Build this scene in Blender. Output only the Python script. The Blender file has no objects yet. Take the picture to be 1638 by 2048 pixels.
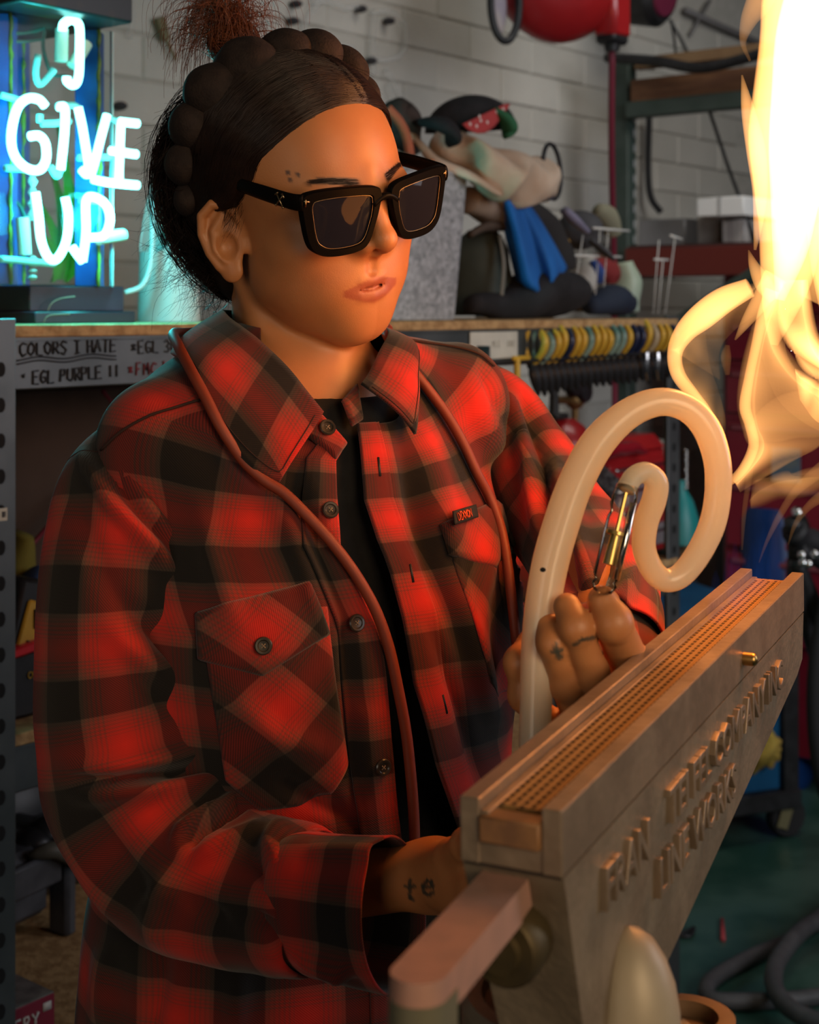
import bpy, bmesh, math, random
import numpy as np
from mathutils import Matrix, Vector
random.seed(7); rng = np.random.default_rng(7)
C = bpy.context.scene.collection
scn = bpy.context.scene

# ------------------------------------------------------------------ camera
H = 1.42; FPX = 2950.0                       # eye height, focal length in pixels of the 1638x2048 frame
cam = bpy.data.objects.new('camera', bpy.data.cameras.new('camera')); C.objects.link(cam)
cam.location = (0, 0, H); cam.rotation_euler = (math.pi/2, 0, 0)
cam.data.sensor_fit = 'VERTICAL'; cam.data.sensor_height = 36.0
cam.data.lens = FPX*36.0/2048; cam.data.shift_y = -(1024-620)/2048.0
cam.data.clip_start = 0.05
cam.data.dof.use_dof = True; cam.data.dof.focus_distance = 1.10; cam.data.dof.aperture_fstop = 10
scn.camera = cam
# ------------------------------------------------------------------ world, lights, exposure
W = bpy.data.worlds.new('world'); scn.world = W; W.use_nodes = True
W.node_tree.nodes['Background'].inputs[0].default_value = (0.80, 0.88, 1.0, 1)
W.node_tree.nodes['Background'].inputs[1].default_value = 0.016
def area(name, loc, target, size, power, col, size_y=None):
    l = bpy.data.lights.new(name, 'AREA'); l.energy = power; l.color = col; l.size = size
    if size_y: l.shape = 'RECTANGLE'; l.size_y = size_y
    o = bpy.data.objects.new(name, l); C.objects.link(o); o.location = loc
    o.rotation_euler = (Vector(target)-Vector(loc)).to_track_quat('-Z', 'Y').to_euler(); return o
def point(name, loc, power, col, r):
    l = bpy.data.lights.new(name, 'POINT'); l.energy = power; l.color = col; l.shadow_soft_size = r
    o = bpy.data.objects.new(name, l); C.objects.link(o); o.location = loc; return o
oh = area('overhead_daylight', (1.3, 3.0, 3.2), (1.1, 4.3, 1.4), 1.4, 8.0, (1.0, 0.96, 0.88), 0.8); oh.data.spread = math.radians(110)
dw = area('doorway_daylight', (2.7, -0.3, 2.3), (1.15, 4.4, 1.35), 1.4, 15, (0.92, 0.95, 1.0), 1.6); dw.data.spread = math.radians(85)
key = area('added_key_light', (.80, -0.50, 1.68), (-0.1, 1.15, 1.12), .8, 2.3, (1.0, 0.72, 0.44), .9); key.data.spread = math.radians(62)  # added warm key, narrowed and aimed at the person; source unseen
area('added_rim_light', (2.6, 1.5, 1.9), (0.0, 1.15, 1.4), .7, 16, (0.95, 0.93, 1.0), 1.4)  # added cool rim light aimed at the head from the right
fill = area('added_fill_light', (-1.0, -0.7, 1.35), (-0.2, 1.15, 1.05), 1.0, .85, (1.0, 0.80, 0.60), 1.0); fill.data.spread = math.radians(60)  # added weak warm fill from the front left, no known source
scn.view_settings.view_transform = 'Standard'; scn.view_settings.look = 'None'
scn.view_settings.gamma = 1.0; scn.view_settings.use_curve_mapping = False
scn.view_settings.exposure = -0.10
try:
    scn.cycles.max_bounces = 8; scn.cycles.diffuse_bounces = 3; scn.cycles.transparent_max_bounces = 12
    scn.cycles.sample_clamp_indirect = 4.0; scn.cycles.caustics_reflective = False; scn.cycles.caustics_refractive = False
except Exception: pass

# ------------------------------------------------------------------ helpers
V3 = lambda *a: np.array(a, float)
def P(px, py, d): return V3((px-819)/FPX*d, d, H-(py-620)/FPX*d)
def toPx(p):
    p = np.asarray(p, float); return np.stack([819+p[..., 0]/p[..., 1]*FPX, 620+(H-p[..., 2])/p[..., 1]*FPX], -1)
def unit(v): v = np.asarray(v, float); return v/np.linalg.norm(v)
# shelf frame: s along the wall, t into the wall
W_ = V3(.628, .778, 0); N_ = V3(-.778, .628, 0); Z_ = V3(0, 0, 1); O_ = V3(-.4858, 1.75, 0)
MS = np.stack([W_, N_, Z_], 1); SROT = math.atan2(.778, .628)
def F(s, t, z): return O_+s*W_+t*N_+z*Z_
def S(px, py, t):
    X = (px-819)/FPX; nO = N_@O_
    d = (nO+t)/(N_[0]*X+N_[1]); return P(px, py, d)
def SS(px, py, t):                             # -> (s, z)
    p = S(px, py, t); return float((p-O_)@W_), float(p[2])
def rotz(a): c, s = math.cos(a), math.sin(a); return np.array([[c, -s, 0], [s, c, 0], [0, 0, 1.]])
def rotx(a): c, s = math.cos(a), math.sin(a); return np.array([[1., 0, 0], [0, c, -s], [0, s, c]])
def roty(a): c, s = math.cos(a), math.sin(a); return np.array([[c, 0, s], [0, 1., 0], [-s, 0, c]])
def frame_to(z, up=(0, 0, 1)):
    z = unit(z); up = np.asarray(up, float)
    if abs(z@up) > .97: up = V3(0, 1, 0)
    x = unit(np.cross(up, z)); y = np.cross(z, x); return np.stack([x, y, z], 1)
def cr(pts, n, closed=False):                  # Catmull-Rom resample (any dimension)
    p = np.asarray(pts, float)
    if closed: q = np.vstack([p[-1:], p, p[:2]]); m = len(p)
    else: q = np.vstack([2*p[:1]-p[1:2], p, 2*p[-1:]-p[-2:-1]]); m = len(p)-1
    t = np.linspace(0, m, n, endpoint=not closed); i = np.minimum(t.astype(int), m-1); f = (t-i)[:, None]
    a, b, c, d = q[i], q[i+1], q[i+2], q[i+3]
    return .5*((2*b)+(-a+c)*f+(2*a-5*b+4*c-d)*f*f+(-a+3*b-3*c+d)*f**3)
def lerp(a, b, t): return a+(b-a)*t
def sstep(a, b, x): t = np.clip((x-a)/(b-a), 0, 1); return t*t*(3-2*t)

class MB:
    def __init__(s): s.v = []; s.f = []; s.n = 0; s.uv = None
    def add(s, V, Fc):
        V = np.asarray(V, float).reshape(-1, 3); s.v.append(V); b = s.n
        s.f += [tuple(int(i)+b for i in f) for f in Fc]; s.n += len(V); return s
    def box(s, c, size, R=None, b=0.0):
        h = np.asarray(size, float)/2; b = min(b, h.min()*.9); R = np.eye(3) if R is None else R
        if b <= 0:
            V = np.array([[x, y, z] for x in (-1, 1) for y in (-1, 1) for z in (-1, 1)], float)*h
            Fc = [(0, 1, 3, 2), (4, 6, 7, 5), (0, 4, 5, 1), (2, 3, 7, 6), (0, 2, 6, 4), (1, 5, 7, 3)]
        else:
            V = []; idx = {}
            for sx in (-1, 1):
                for sy in (-1, 1):
                    for sz in (-1, 1):
                        for a in range(3):
                            p = np.array([sx, sy, sz])*(h-b); p[a] = (sx, sy, sz)[a]*h[a]; idx[sx, sy, sz, a] = len(V); V.append(p)
            V = np.array(V); Fc = []
            for a in range(3):
                o = [i for i in range(3) if i != a]
                for sg in (-1, 1):
                    q = []
                    for u, w in ((-1, -1), (1, -1), (1, 1), (-1, 1)):
                        k = [0, 0, 0]; k[a] = sg; k[o[0]] = u; k[o[1]] = w; q.append(idx[(*k, a)])
                    Fc.append(q)
                for u in (-1, 1):
                    for w in (-1, 1):
                        k0 = [0, 0, 0]; k1 = [0, 0, 0]; k0[a] = -1; k1[a] = 1
                        for k in (k0, k1): k[o[0]] = u; k[o[1]] = w
                        Fc.append([idx[(*k0, o[0])], idx[(*k1, o[0])], idx[(*k1, o[1])], idx[(*k0, o[1])]])
            for sx in (-1, 1):
                for sy in (-1, 1):
                    for sz in (-1, 1): Fc.append([idx[sx, sy, sz, a] for a in range(3)])
        return s.add(V@R.T+np.asarray(c, float), Fc)
    def tube(s, path, r, n=8, caps=True, closed=False, flat=None, up=None):
        p = np.asarray(path, float); m = len(p); r = np.broadcast_to(np.asarray(r, float), (m,))
        fl = np.broadcast_to(np.asarray(1.0 if flat is None else flat, float), (m,))
        T = np.roll(p, -1, 0)-np.roll(p, 1, 0)
        if not closed: T[0] = p[1]-p[0]; T[-1] = p[-1]-p[-2]
        T /= np.linalg.norm(T, axis=1)[:, None]+1e-12
        x = np.cross(V3(0, 0, 1) if up is None else up, T[0])
        if np.linalg.norm(x) < 1e-3: x = np.cross(V3(0, 1, 0), T[0])
        x = unit(x); X = []
        for i in range(m):
            if up is not None:
                x2 = np.cross(up, T[i]); x = unit(x2) if np.linalg.norm(x2) > 1e-3 else x
            else:
                x = x-T[i]*(x@T[i]); x = unit(x)
            X.append(x)
        X = np.array(X); Y = np.cross(T, X)
        a = np.arange(n)*2*math.pi/n
        V = p[:, None]+r[:, None, None]*(np.cos(a)[None, :, None]*X[:, None]+(fl[:, None]*np.sin(a)[None])[:, :, None]*Y[:, None])
        Fc = []
        for i in range(m if closed else m-1):
            j = (i+1) % m
            for k in range(n): k2 = (k+1) % n; Fc.append((i*n+k, i*n+k2, j*n+k2, j*n+k))
        V = V.reshape(-1, 3)
        if caps and not closed: Fc += [tuple(range(n))[::-1], tuple((m-1)*n+k for k in range(n))]
        return s.add(V, Fc)
    def cyl(s, a, b, r0, r1=None, n=16): return s.tube([a, b], [r0, r0 if r1 is None else r1], n)
    def lathe(s, prof, c, R=None, n=24, sx=1.0, sy=1.0):
        R = np.eye(3) if R is None else R; a = np.arange(n)*2*math.pi/n; V = []
        for r, z in prof: V.append(np.stack([r*sx*np.cos(a), r*sy*np.sin(a), np.full(n, z)], 1))
        V = np.concatenate(V)@R.T+np.asarray(c, float); Fc = []
        for i in range(len(prof)-1):
            for k in range(n): k2 = (k+1) % n; Fc.append((i*n+k, i*n+k2, (i+1)*n+k2, (i+1)*n+k))
        if prof[0][0] > 1e-6: Fc.append(tuple(range(n))[::-1])
        if prof[-1][0] > 1e-6: Fc.append(tuple((len(prof)-1)*n+k for k in range(n)))
        return s.add(V, Fc)
    def ell(s, c, r, R=None, nu=16, nv=10):
        r = np.broadcast_to(np.asarray(r, float), (3,)); R = np.eye(3) if R is None else R
        th = np.linspace(0, math.pi, nv+1); prof = [(max(math.sin(t), 1e-5), -math.cos(t)) for t in th]
        q = MB().lathe(prof, (0, 0, 0), None, nu); return s.add((q.v[0]*r)@R.T+np.asarray(c, float), q.f)
    def prism(s, poly, h, O, X, Y, b=0):
        poly = np.asarray(poly, float); n = len(poly); Zv = unit(np.cross(X, Y)); X = np.asarray(X); Y = np.asarray(Y)
        A = O+poly[:, :1]*X+poly[:, 1:]*Y; V = np.vstack([A, A+h*Zv])
        Fc = [tuple(range(n))[::-1], tuple(range(n, 2*n))]+[(i, (i+1) % n, n+(i+1) % n, n+i) for i in range(n)]
        return s.add(V, Fc)
    def grid(s, G, cu=False, cv=False):
        nu, nv = G.shape[:2]; Fc = []
        for i in range(nu if cu else nu-1):
            for j in range(nv if cv else nv-1):
                i2, j2 = (i+1) % nu, (j+1) % nv; Fc.append((i*nv+j, i2*nv+j, i2*nv+j2, i*nv+j2))
        return s.add(G.reshape(-1, 3), Fc)
    def sheet(s, G, th):                        # open grid given a thickness
        dx = np.gradient(G, axis=0); dy = np.gradient(G, axis=1); nr = np.cross(dx, dy); nr /= np.linalg.norm(nr, axis=-1, keepdims=True)+1e-12
        th = np.broadcast_to(np.asarray(th, float), G.shape[:2])[..., None]; A = G+nr*th/2; B = G-nr*th/2; nu, nv = G.shape[:2]; N = nu*nv; Fc = []
        for i in range(nu-1):
            for j in range(nv-1):
                q = (i*nv+j, (i+1)*nv+j, (i+1)*nv+j+1, i*nv+j+1); Fc += [q, tuple(N+k for k in q[::-1])]
        for i in range(nu-1):
            for j in (0, nv-1): e = (i*nv+j, N+i*nv+j, N+(i+1)*nv+j, (i+1)*nv+j); Fc.append(e if j == 0 else e[::-1])
        for j in range(nv-1):
            for i in (0, nu-1): e = (i*nv+j, i*nv+j+1, N+i*nv+j+1, N+i*nv+j); Fc.append(e if i == 0 else e[::-1])
        return s.add(np.vstack([A.reshape(-1, 3), B.reshape(-1, 3)]), Fc)
ORG = {}
def mesh_obj(name, V, Fc, mat, parent=None, smooth=True, sharp=40, uv=None, col=None, fix=True):
    off = ORG.get(parent.name, V3(0, 0, 0)) if parent is not None else V3(0, 0, 0)
    me = bpy.data.meshes.new(name); V = np.asarray(V, float)-off
    me.from_pydata(V.tolist() if len(V) < 5 else [tuple(x) for x in V], [], Fc)
    if fix or (smooth and sharp):
        bm = bmesh.new(); bm.from_mesh(me)
        if fix: bmesh.ops.recalc_face_normals(bm, faces=bm.faces)
        if smooth:
            ca = math.radians(sharp) if sharp else 9
            for f in bm.faces: f.smooth = True
            if sharp:
                for e in bm.edges:
                    if len(e.link_faces) == 2 and e.calc_face_angle(0) > ca: e.smooth = False
        bm.to_mesh(me); bm.free()
    if smooth: me.polygons.foreach_set('use_smooth', np.ones(len(me.polygons), bool))
    if uv is not None:
        u = me.uv_layers.new(name='UVMap'); li = np.empty(len(me.loops), np.int32); me.loops.foreach_get('vertex_index', li)
        u.data.foreach_set('uv', np.asarray(uv, np.float32)[li].ravel())
    if col is not None:
        a = me.color_attributes.new('Col', 'FLOAT_COLOR', 'POINT'); c = np.ones((len(me.vertices), 4), np.float32); c[:, :3] = col; a.data.foreach_set('color', c.ravel())
    me.update()
    o = bpy.data.objects.new(name, me); C.objects.link(o)
    if mat is not None: me.materials.append(mat)
    if parent is not None: o.parent = parent
    ORG[o.name] = off
    return o
def part(name, mb, mat, parent=None, smooth=True, sharp=40, label=None, **kw):
    V = np.concatenate(mb.v); o = mesh_obj(name, V, mb.f, mat, parent, smooth, sharp, **kw)
    if label: o['label'] = label
    return o
def thing(name, label, cat, loc, group=None):
    o = bpy.data.objects.new(name, None); C.objects.link(o); o.location = tuple(loc); o.empty_display_size = .05
    ORG[o.name] = np.asarray(loc, float); o['label'] = label; o['category'] = cat
    if group: o['group'] = group
    return o
def solo(name, label, cat, mb, mat, group=None, **kw):   # a thing that is one mesh; origin at its base
    V = np.concatenate(mb.v); base = V3((V[:, 0].min()+V[:, 0].max())/2, (V[:, 1].min()+V[:, 1].max())/2, V[:, 2].min())
    o = mesh_obj(name, V-base, mb.f, mat, None, **kw); o.location = tuple(base); o['label'] = label; o['category'] = cat
    if group: o['group'] = group
    ORG[o.name] = base; return o
def struct(name, mb, mat, parent=None, **kw):
    o = part(name, mb, mat, parent, **kw)
    if parent is None: o['kind'] = 'structure'
    return o

# ------------------------------------------------------------------ materials
MATS = {}
def M(name, c, c2=None, scale=20., rough=.6, metal=0., bump=0., bscale=None, coat=0., emit=None, estr=1., trans=0., ior=1.45, sss=0., lo=.4, hi=.6, coord='Object', spec=.5, stretch=None, detail=4.):
    if name in MATS: return MATS[name]
    m = bpy.data.materials.new(name); m.use_nodes = True; nt = m.node_tree; b = nt.nodes['Principled BSDF']
    b.inputs['Base Color'].default_value = (*c, 1); b.inputs['Roughness'].default_value = rough; b.inputs['Metallic'].default_value = metal
    b.inputs['Coat Weight'].default_value = coat; b.inputs['Coat Roughness'].default_value = .08
    b.inputs['Transmission Weight'].default_value = trans; b.inputs['IOR'].default_value = ior; b.inputs['Specular IOR Level'].default_value = spec
    if sss: b.inputs['Subsurface Weight'].default_value = sss; b.inputs['Subsurface Radius'].default_value = (.008, .003, .0015); b.inputs['Subsurface Scale'].default_value = 1.0
    if emit is not None: b.inputs['Emission Color'].default_value = (*emit, 1); b.inputs['Emission Strength'].default_value = estr
    if c2 is not None or bump:
        tc = nt.nodes.new('ShaderNodeTexCoord'); src = tc.outputs[coord]
        if stretch:
            mp = nt.nodes.new('ShaderNodeMapping'); mp.inputs['Scale'].default_value = stretch; nt.links.new(src, mp.inputs[0]); src = mp.outputs[0]
    if c2 is not None:
        n = nt.nodes.new('ShaderNodeTexNoise'); n.inputs['Scale'].default_value = scale; n.inputs['Detail'].default_value = detail; nt.links.new(src, n.inputs['Vector'])
        r = nt.nodes.new('ShaderNodeValToRGB'); r.color_ramp.elements[0].position = lo; r.color_ramp.elements[1].position = hi
        r.color_ramp.elements[0].color = (*c, 1); r.color_ramp.elements[1].color = (*c2, 1)
        nt.links.new(n.outputs['Fac'], r.inputs[0]); nt.links.new(r.outputs[0], b.inputs['Base Color'])
    if bump:
        n2 = nt.nodes.new('ShaderNodeTexNoise'); n2.inputs['Scale'].default_value = bscale or scale*3; n2.inputs['Detail'].default_value = 5; nt.links.new(src, n2.inputs['Vector'])
        bp = nt.nodes.new('ShaderNodeBump'); bp.inputs['Strength'].default_value = bump; bp.inputs['Distance'].default_value = .004
        nt.links.new(n2.outputs['Fac'], bp.inputs['Height']); nt.links.new(bp.outputs[0], b.inputs['Normal'])
    MATS[name] = m; return m
def flame_mat(name, col, dens):
    m = bpy.data.materials.new(name); m.use_nodes = True; nt = m.node_tree; nt.nodes.clear()
    o = nt.nodes.new('ShaderNodeOutputMaterial'); e = nt.nodes.new('ShaderNodeEmission')
    e.inputs[0].default_value = (*col, 1); e.inputs[1].default_value = dens; nt.links.new(e.outputs[0], o.inputs['Volume'])
    try: m.cycles.homogeneous_volume = True
    except Exception: pass
    return m
black = M('black_plastic', (.012, .012, .013), (.02, .02, .022), 30, .45)
blackrub = M('black_rubber', (.015, .015, .016), rough=.75)
steel = M('grey_steel', (.085, .095, .097), (.12, .13, .132), 9, .42, .55, .05, 40)
chrome = M('chrome', (.7, .7, .7), rough=.18, metal=1.)
brass = M('brass', (.55, .36, .12), (.42, .27, .1), 40, .35, 1.)
osb = M('particle_board', (.34, .19, .075), (.52, .32, .14), 55, .8, 0, .35, 160)
red_paint = M('red_paint', (.36, .012, .014), (.30, .01, .012), 8, .35, 0, 0, coat=.4)
white_pl = M('white_plastic', (.75, .76, .74), (.66, .68, .66), 6, .4)
clear = M('clear_glass', (1, 1, 1), rough=.0, trans=1., ior=1.47)

# stroke lettering on unit boxes (width .62, height 1)
STK = {'A': [[(0, 0), (.3, 1), (.6, 0)], [(.12, .4), (.48, .4)]], 'C': [[(.58, .85), (.3, 1), (.05, .7), (.05, .3), (.3, 0), (.58, .15)]],
 'E': [[(.55, 1), (.05, 1), (.05, 0), (.55, 0)], [(.05, .52), (.45, .52)]], 'F': [[(.55, 1), (.05, 1), (.05, 0)], [(.05, .52), (.45, .52)]],
 'G': [[(.58, .85), (.3, 1), (.05, .7), (.05, .3), (.3, 0), (.56, .15), (.56, .45), (.32, .45)]], 'H': [[(.05, 0), (.05, 1)], [(.55, 0), (.55, 1)], [(.05, .5), (.55, .5)]],
 'I': [[(.3, 0), (.3, 1)], [(.1, 1), (.5, 1)], [(.1, 0), (.5, 0)]], 'L': [[(.05, 1), (.05, 0), (.55, 0)]], 'M': [[(.02, 0), (.1, 1), (.3, .4), (.5, 1), (.6, 0)]],
 'O': [[(.3, 1), (.05, .7), (.05, .3), (.3, 0), (.55, .3), (.55, .7), (.3, 1)]], 'P': [[(.05, 0), (.05, 1), (.45, .95), (.5, .7), (.4, .5), (.05, .48)]],
 'R': [[(.05, 0), (.05, 1), (.45, .95), (.5, .7), (.4, .5), (.05, .48)], [(.25, .48), (.58, 0)]], 'S': [[(.55, .85), (.3, 1), (.08, .78), (.5, .3), (.3, 0), (.03, .15)]],
 'T': [[(.3, 0), (.3, 1)], [(0, 1), (.6, 1)]], 'U': [[(.05, 1), (.05, .25), (.3, 0), (.55, .25), (.55, 1)]], 'W': [[(0, 1), (.15, 0), (.3, .7), (.45, 0), (.6, 1)]],
 '3': [[(.05, .9), (.35, 1), (.52, .75), (.25, .52), (.55, .28), (.35, 0), (.03, .1)]], '0': [[(.3, 1), (.05, .7), (.05, .3), (.3, 0), (.55, .3), (.55, .7), (.3, 1)]],
 '!': [[(.3, 1), (.3, .05)]], '*': [[(.1, .3), (.5, .7)], [(.1, .7), (.5, .3)], [(.3, .25), (.3, .8)]], ' ': [], 't': [[(.3, .9), (.3, .1), (.45, 0)], [(.08, .62), (.52, .62)]],
 'e': [[(.08, .35), (.5, .38), (.45, .6), (.25, .65), (.08, .4), (.15, .08), (.35, 0), (.52, .12)]], 'B': [[(.05, 0), (.05, 1), (.45, .9), (.42, .58), (.05, .52), (.5, .45), (.5, .1), (.05, 0)]],
 'Y': [[(0, 1), (.3, .5), (.6, 1)], [(.3, .5), (.3, 0)]], 'D': [[(.05, 0), (.05, 1), (.4, .9), (.56, .5), (.4, .1), (.05, 0)]], 'X': [[(.02, 0), (.58, 1)], [(.02, 1), (.58, 0)]],
 'N': [[(.05, 0), (.05, 1), (.55, 0), (.55, 1)]], 'K': [[(.05, 0), (.05, 1)], [(.55, 1), (.08, .45), (.58, 0)]], 'V': [[(0, 1), (.3, 0), (.6, 1)]]}
def write(mb, text, O, X, Y, h, r, jit=0., n=5, adv=.78):
    X = unit(X); Y = unit(Y); x = 0.
    for ch in text:
        for st in STK.get(ch, []):
            q = np.array([(a+rng.normal(0, jit), b+rng.normal(0, jit)) for a, b in st])*h
            mb.tube([O+(x+a)*X+b*Y for a, b in q], r, n)
        x += h*(adv if ch != ' ' else .5)
    return mb
def text_mesh(txt, size, depth):
    cu = bpy.data.curves.new('t', 'FONT'); cu.body = txt; cu.size = size; cu.extrude = depth/2; cu.bevel_depth = depth*.12; cu.resolution_u = 2
    o = bpy.data.objects.new('t', cu); C.objects.link(o); dg = bpy.context.evaluated_depsgraph_get(); dg.update()
    me = bpy.data.meshes.new_from_object(o.evaluated_get(dg)); V = np.empty(len(me.vertices)*3); me.vertices.foreach_get('co', V)
    Fc = [tuple(p.vertices) for p in me.polygons]; bpy.data.objects.remove(o); bpy.data.curves.remove(cu); bpy.data.meshes.remove(me)
    return V.reshape(-1, 3), Fc
# ================================================================== structure
TW = 1.05                                        # wall plane, behind the shelf front
floor_m = M('green_floor', (.020, .065, .048), (.05, .11, .085), 5, .38, 0, .12, 60, coat=.2)
mb = MB(); mb.box((1.2, 3.0, -.02), (9, 9, .04)); fl = struct('floor', mb, floor_m, smooth=False)
mortar = M('mortar', (.50, .47, .42), (.44, .42, .37), 30, .9)
mb = MB(); mb.box(F(1.7, TW+.045, 1.5), (5.6, .10, 3.0), MS); wall = struct('wall_back', mb, mortar, smooth=False)
brick_m = bpy.data.materials.new('painted_block'); brick_m.use_nodes = True
nt = brick_m.node_tree; b = nt.nodes['Principled BSDF']; b.inputs['Roughness'].default_value = .62
oi = nt.nodes.new('ShaderNodeObjectInfo'); tc = nt.nodes.new('ShaderNodeTexCoord'); nz = nt.nodes.new('ShaderNodeTexNoise'); nz.inputs['Scale'].default_value = 3.; nz.inputs['Detail'].default_value = 6
add = nt.nodes.new('ShaderNodeMath'); add.operation = 'MULTIPLY_ADD'; add.inputs[1].default_value = .35
rp = nt.nodes.new('ShaderNodeValToRGB'); rp.color_ramp.elements[0].color = (.44, .42, .37, 1); rp.color_ramp.elements[1].color = (.60, .57, .51, 1); rp.color_ramp.elements[0].position = .3; rp.color_ramp.elements[1].position = .9
nt.links.new(tc.outputs['Object'], nz.inputs['Vector']); nt.links.new(oi.outputs['Random'], add.inputs[0]); nt.links.new(nz.outputs['Fac'], add.inputs[2]); nt.links.new(add.outputs[0], rp.inputs[0]); nt.links.new(rp.outputs[0], b.inputs['Base Color'])
n2 = nt.nodes.new('ShaderNodeTexNoise'); n2.inputs['Scale'].default_value = 45; n2.inputs['Detail'].default_value = 4; bp = nt.nodes.new('ShaderNodeBump'); bp.inputs['Strength'].default_value = .25; bp.inputs['Distance'].default_value = .01
nt.links.new(tc.outputs['Object'], n2.inputs['Vector']); nt.links.new(n2.outputs['Fac'], bp.inputs['Height']); nt.links.new(bp.outputs[0], b.inputs['Normal'])
BH, BL = .1016, .305
bmesh_src = MB(); bmesh_src.box((0, 0, 0), (BL-.0045, .05, BH-.0045), None, .004)
bme = None
nrow = 0
for r in range(9, 24):
    for k in range(-6, 14):
        s = k*BL+(BL/2 if r % 2 else 0)-.1; z = r*BH+BH/2
        p = F(s, TW+.014+rng.normal(0, .0012), z); q = toPx(p)
        if p[1] < .5 or q[0] < -900 or q[0] > 1720 or q[1] < -60: continue
        if bme is None: o = struct('brick', bmesh_src, brick_m, wall, smooth=False); bme = o.data
        else: o = bpy.data.objects.new('brick', bme); C.objects.link(o); o.parent = wall
        o.location = tuple(p); o.rotation_euler = (0, 0, SROT); nrow += 1
print('bricks', nrow)

# ================================================================== shelving unit
unit_t = thing('shelving_unit', 'grey steel shelving unit with particle board shelves and marker writing on its top beam', 'shelf', F(.6, .25, 0))
ZB, ZT = 1.387, 1.4025
S0, S1 = -.30, SS(1352, 640, 0)[0]
def shelf(zt, beam_h, s1=S1, th=.0155):
    mb = MB(); L = s1-S0; mb.box(F((S0+s1)/2, .25, zt-th/2), (L, .51, th), MS, .0015); bd = part('shelf_board', mb, osb, unit_t)
    mb = MB(); mb.box(F((S0+s1)/2, .012, zt-th-beam_h/2), (L, .02, beam_h), MS, .002)
    mb.box(F((S0+s1)/2, .02, zt-th-.002), (L, .045, .004), MS); mb.box(F((S0+s1)/2, .02, zt-th-beam_h+.002), (L, .03, .004), MS)
    bm_ = part('beam', mb, steel, unit_t)
    mb = MB(); mb.box(F((S0+s1)/2, .49, zt-th-beam_h/2), (L, .02, beam_h), MS, .002); part('beam', mb, steel, unit_t)
    return bm_
beam1 = shelf(ZT, .0635); beam2 = shelf(.913, .058); beam3 = shelf(.53, .058)
hole_m = M('dark_hole', (.008, .008, .008), rough=.9)
for (sa, sb) in ((S0+.02, SS(32, 900, -.012)[0]), (SS(1336, 900, -.004)[0], SS(1360, 900, -.004)[0])):
    tf = -.012 if sa < 0 else -.004
    for tt in (tf, .48):
        mb = MB(); w = sb-sa; mb.box(F((sa+sb)/2, tt+.0015, .705), (w, .003, 1.41 if sa < 0 else 1.406), MS, .001)
        mb.box(F(sa+.0015 if sa < 0 else sb-.0015, tt+.018, .705), (.003, .036, 1.406), MS, .001)
        po = part('post', mb, steel, unit_t)
        if tt == tf:
            hb = MB()
            for z in np.arange(.30, 1.38, .042):
                hb.prism([(.006*math.cos(a), .009*math.sin(a)) for a in np.arange(10)*math.pi/5], .0012, F(sb-.022 if sa < 0 else (sa+sb)/2, tt-.0005, z), W_, Z_)
            part('holes', hb, hole_m, po)['kind'] = 'stuff'
# marker writing on the beam
ink = M('black_marker', (.02, .022, .026), rough=.6); redink = M('red_marker', (.20, .02, .03), rough=.6)
def mark(text, px, py, hpx, mat, tilt=.0, jit=.03, rad=.0011, kern=.78):
    p = S(px, py, .0005); d = p[1]; h = hpx/FPX*d; mb = MB()
    write(mb, text, p, W_+V3(0, 0, tilt), Z_, h, rad, jit, adv=kern); o = part('lettering', mb, mat, beam1, smooth=True, sharp=0); return o
mark('COLORS I HATE', 40, 713, 27, ink, .02, kern=.75); mark('EGL PURPLE !!', 66, 768, 26, ink, .03, kern=.70, rad=.0012)
mark('*EGL 3000 W', 262, 707, 25, ink, .0, kern=.76); mark('*FMC LI', 256, 752, 24, redink, .02, kern=.85)
mb = MB()
for dy in (0, 7): mb.tube([S(x, 719+dy+math.sin(x*.06)*3-(x-33)*.05, .0005) for x in np.linspace(35, 232, 20)], .0011, 5)
mb.tube([S(45, 752, .0005), S(49, 748, .0005), S(47, 756, .0005)], .0013, 5)
part('lettering', mb, ink, beam1, smooth=True, sharp=0)
# paper tag on the post and paper label on the beam
paper = M('paper_label', (.62, .60, .50), (.52, .50, .42), 12, .8)
mb = MB(); s_, z_ = SS(6, 1029, -.014); mb.box(F(s_, -.0135, z_), (.012, .001, .015), MS); mb2 = MB(); mb2.box(F(s_, -.0142, z_), (.003, .0006, .007), MS); mb2.box(F(s_+.003, -.0142, z_), (.001, .0006, .007), MS)
tg = solo('paper_tag', 'tiny white paper tag stuck on the left steel post', 'tag', mb, paper, smooth=False); part('print', mb2, ink, tg, smooth=False)
a = S(943, 664, -.004); b_ = S(1038, 716, -.004)
mb = MB(); sa = (a-O_)@W_; sb = (b_-O_)@W_; mb.box(F((sa+sb)/2, -.001, (a[2]+b_[2])/2), (sb-sa, .002, a[2]-b_[2]), MS, .0008)
lb = solo('paper_label', 'yellowed blank paper label taped to the steel beam beside the pliers', 'label', mb, paper, smooth=False)
mb = MB(); 
for i, tx in enumerate(('PLI', 'ERS')): write(mb, tx, S(985, 694+i*0, -.0030)+(i*.045)*W_, W_, Z_, .010, .0004)
part('print', mb, M('faded_ink', (.25, .25, .2), rough=.8), lb, smooth=True, sharp=0)

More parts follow.
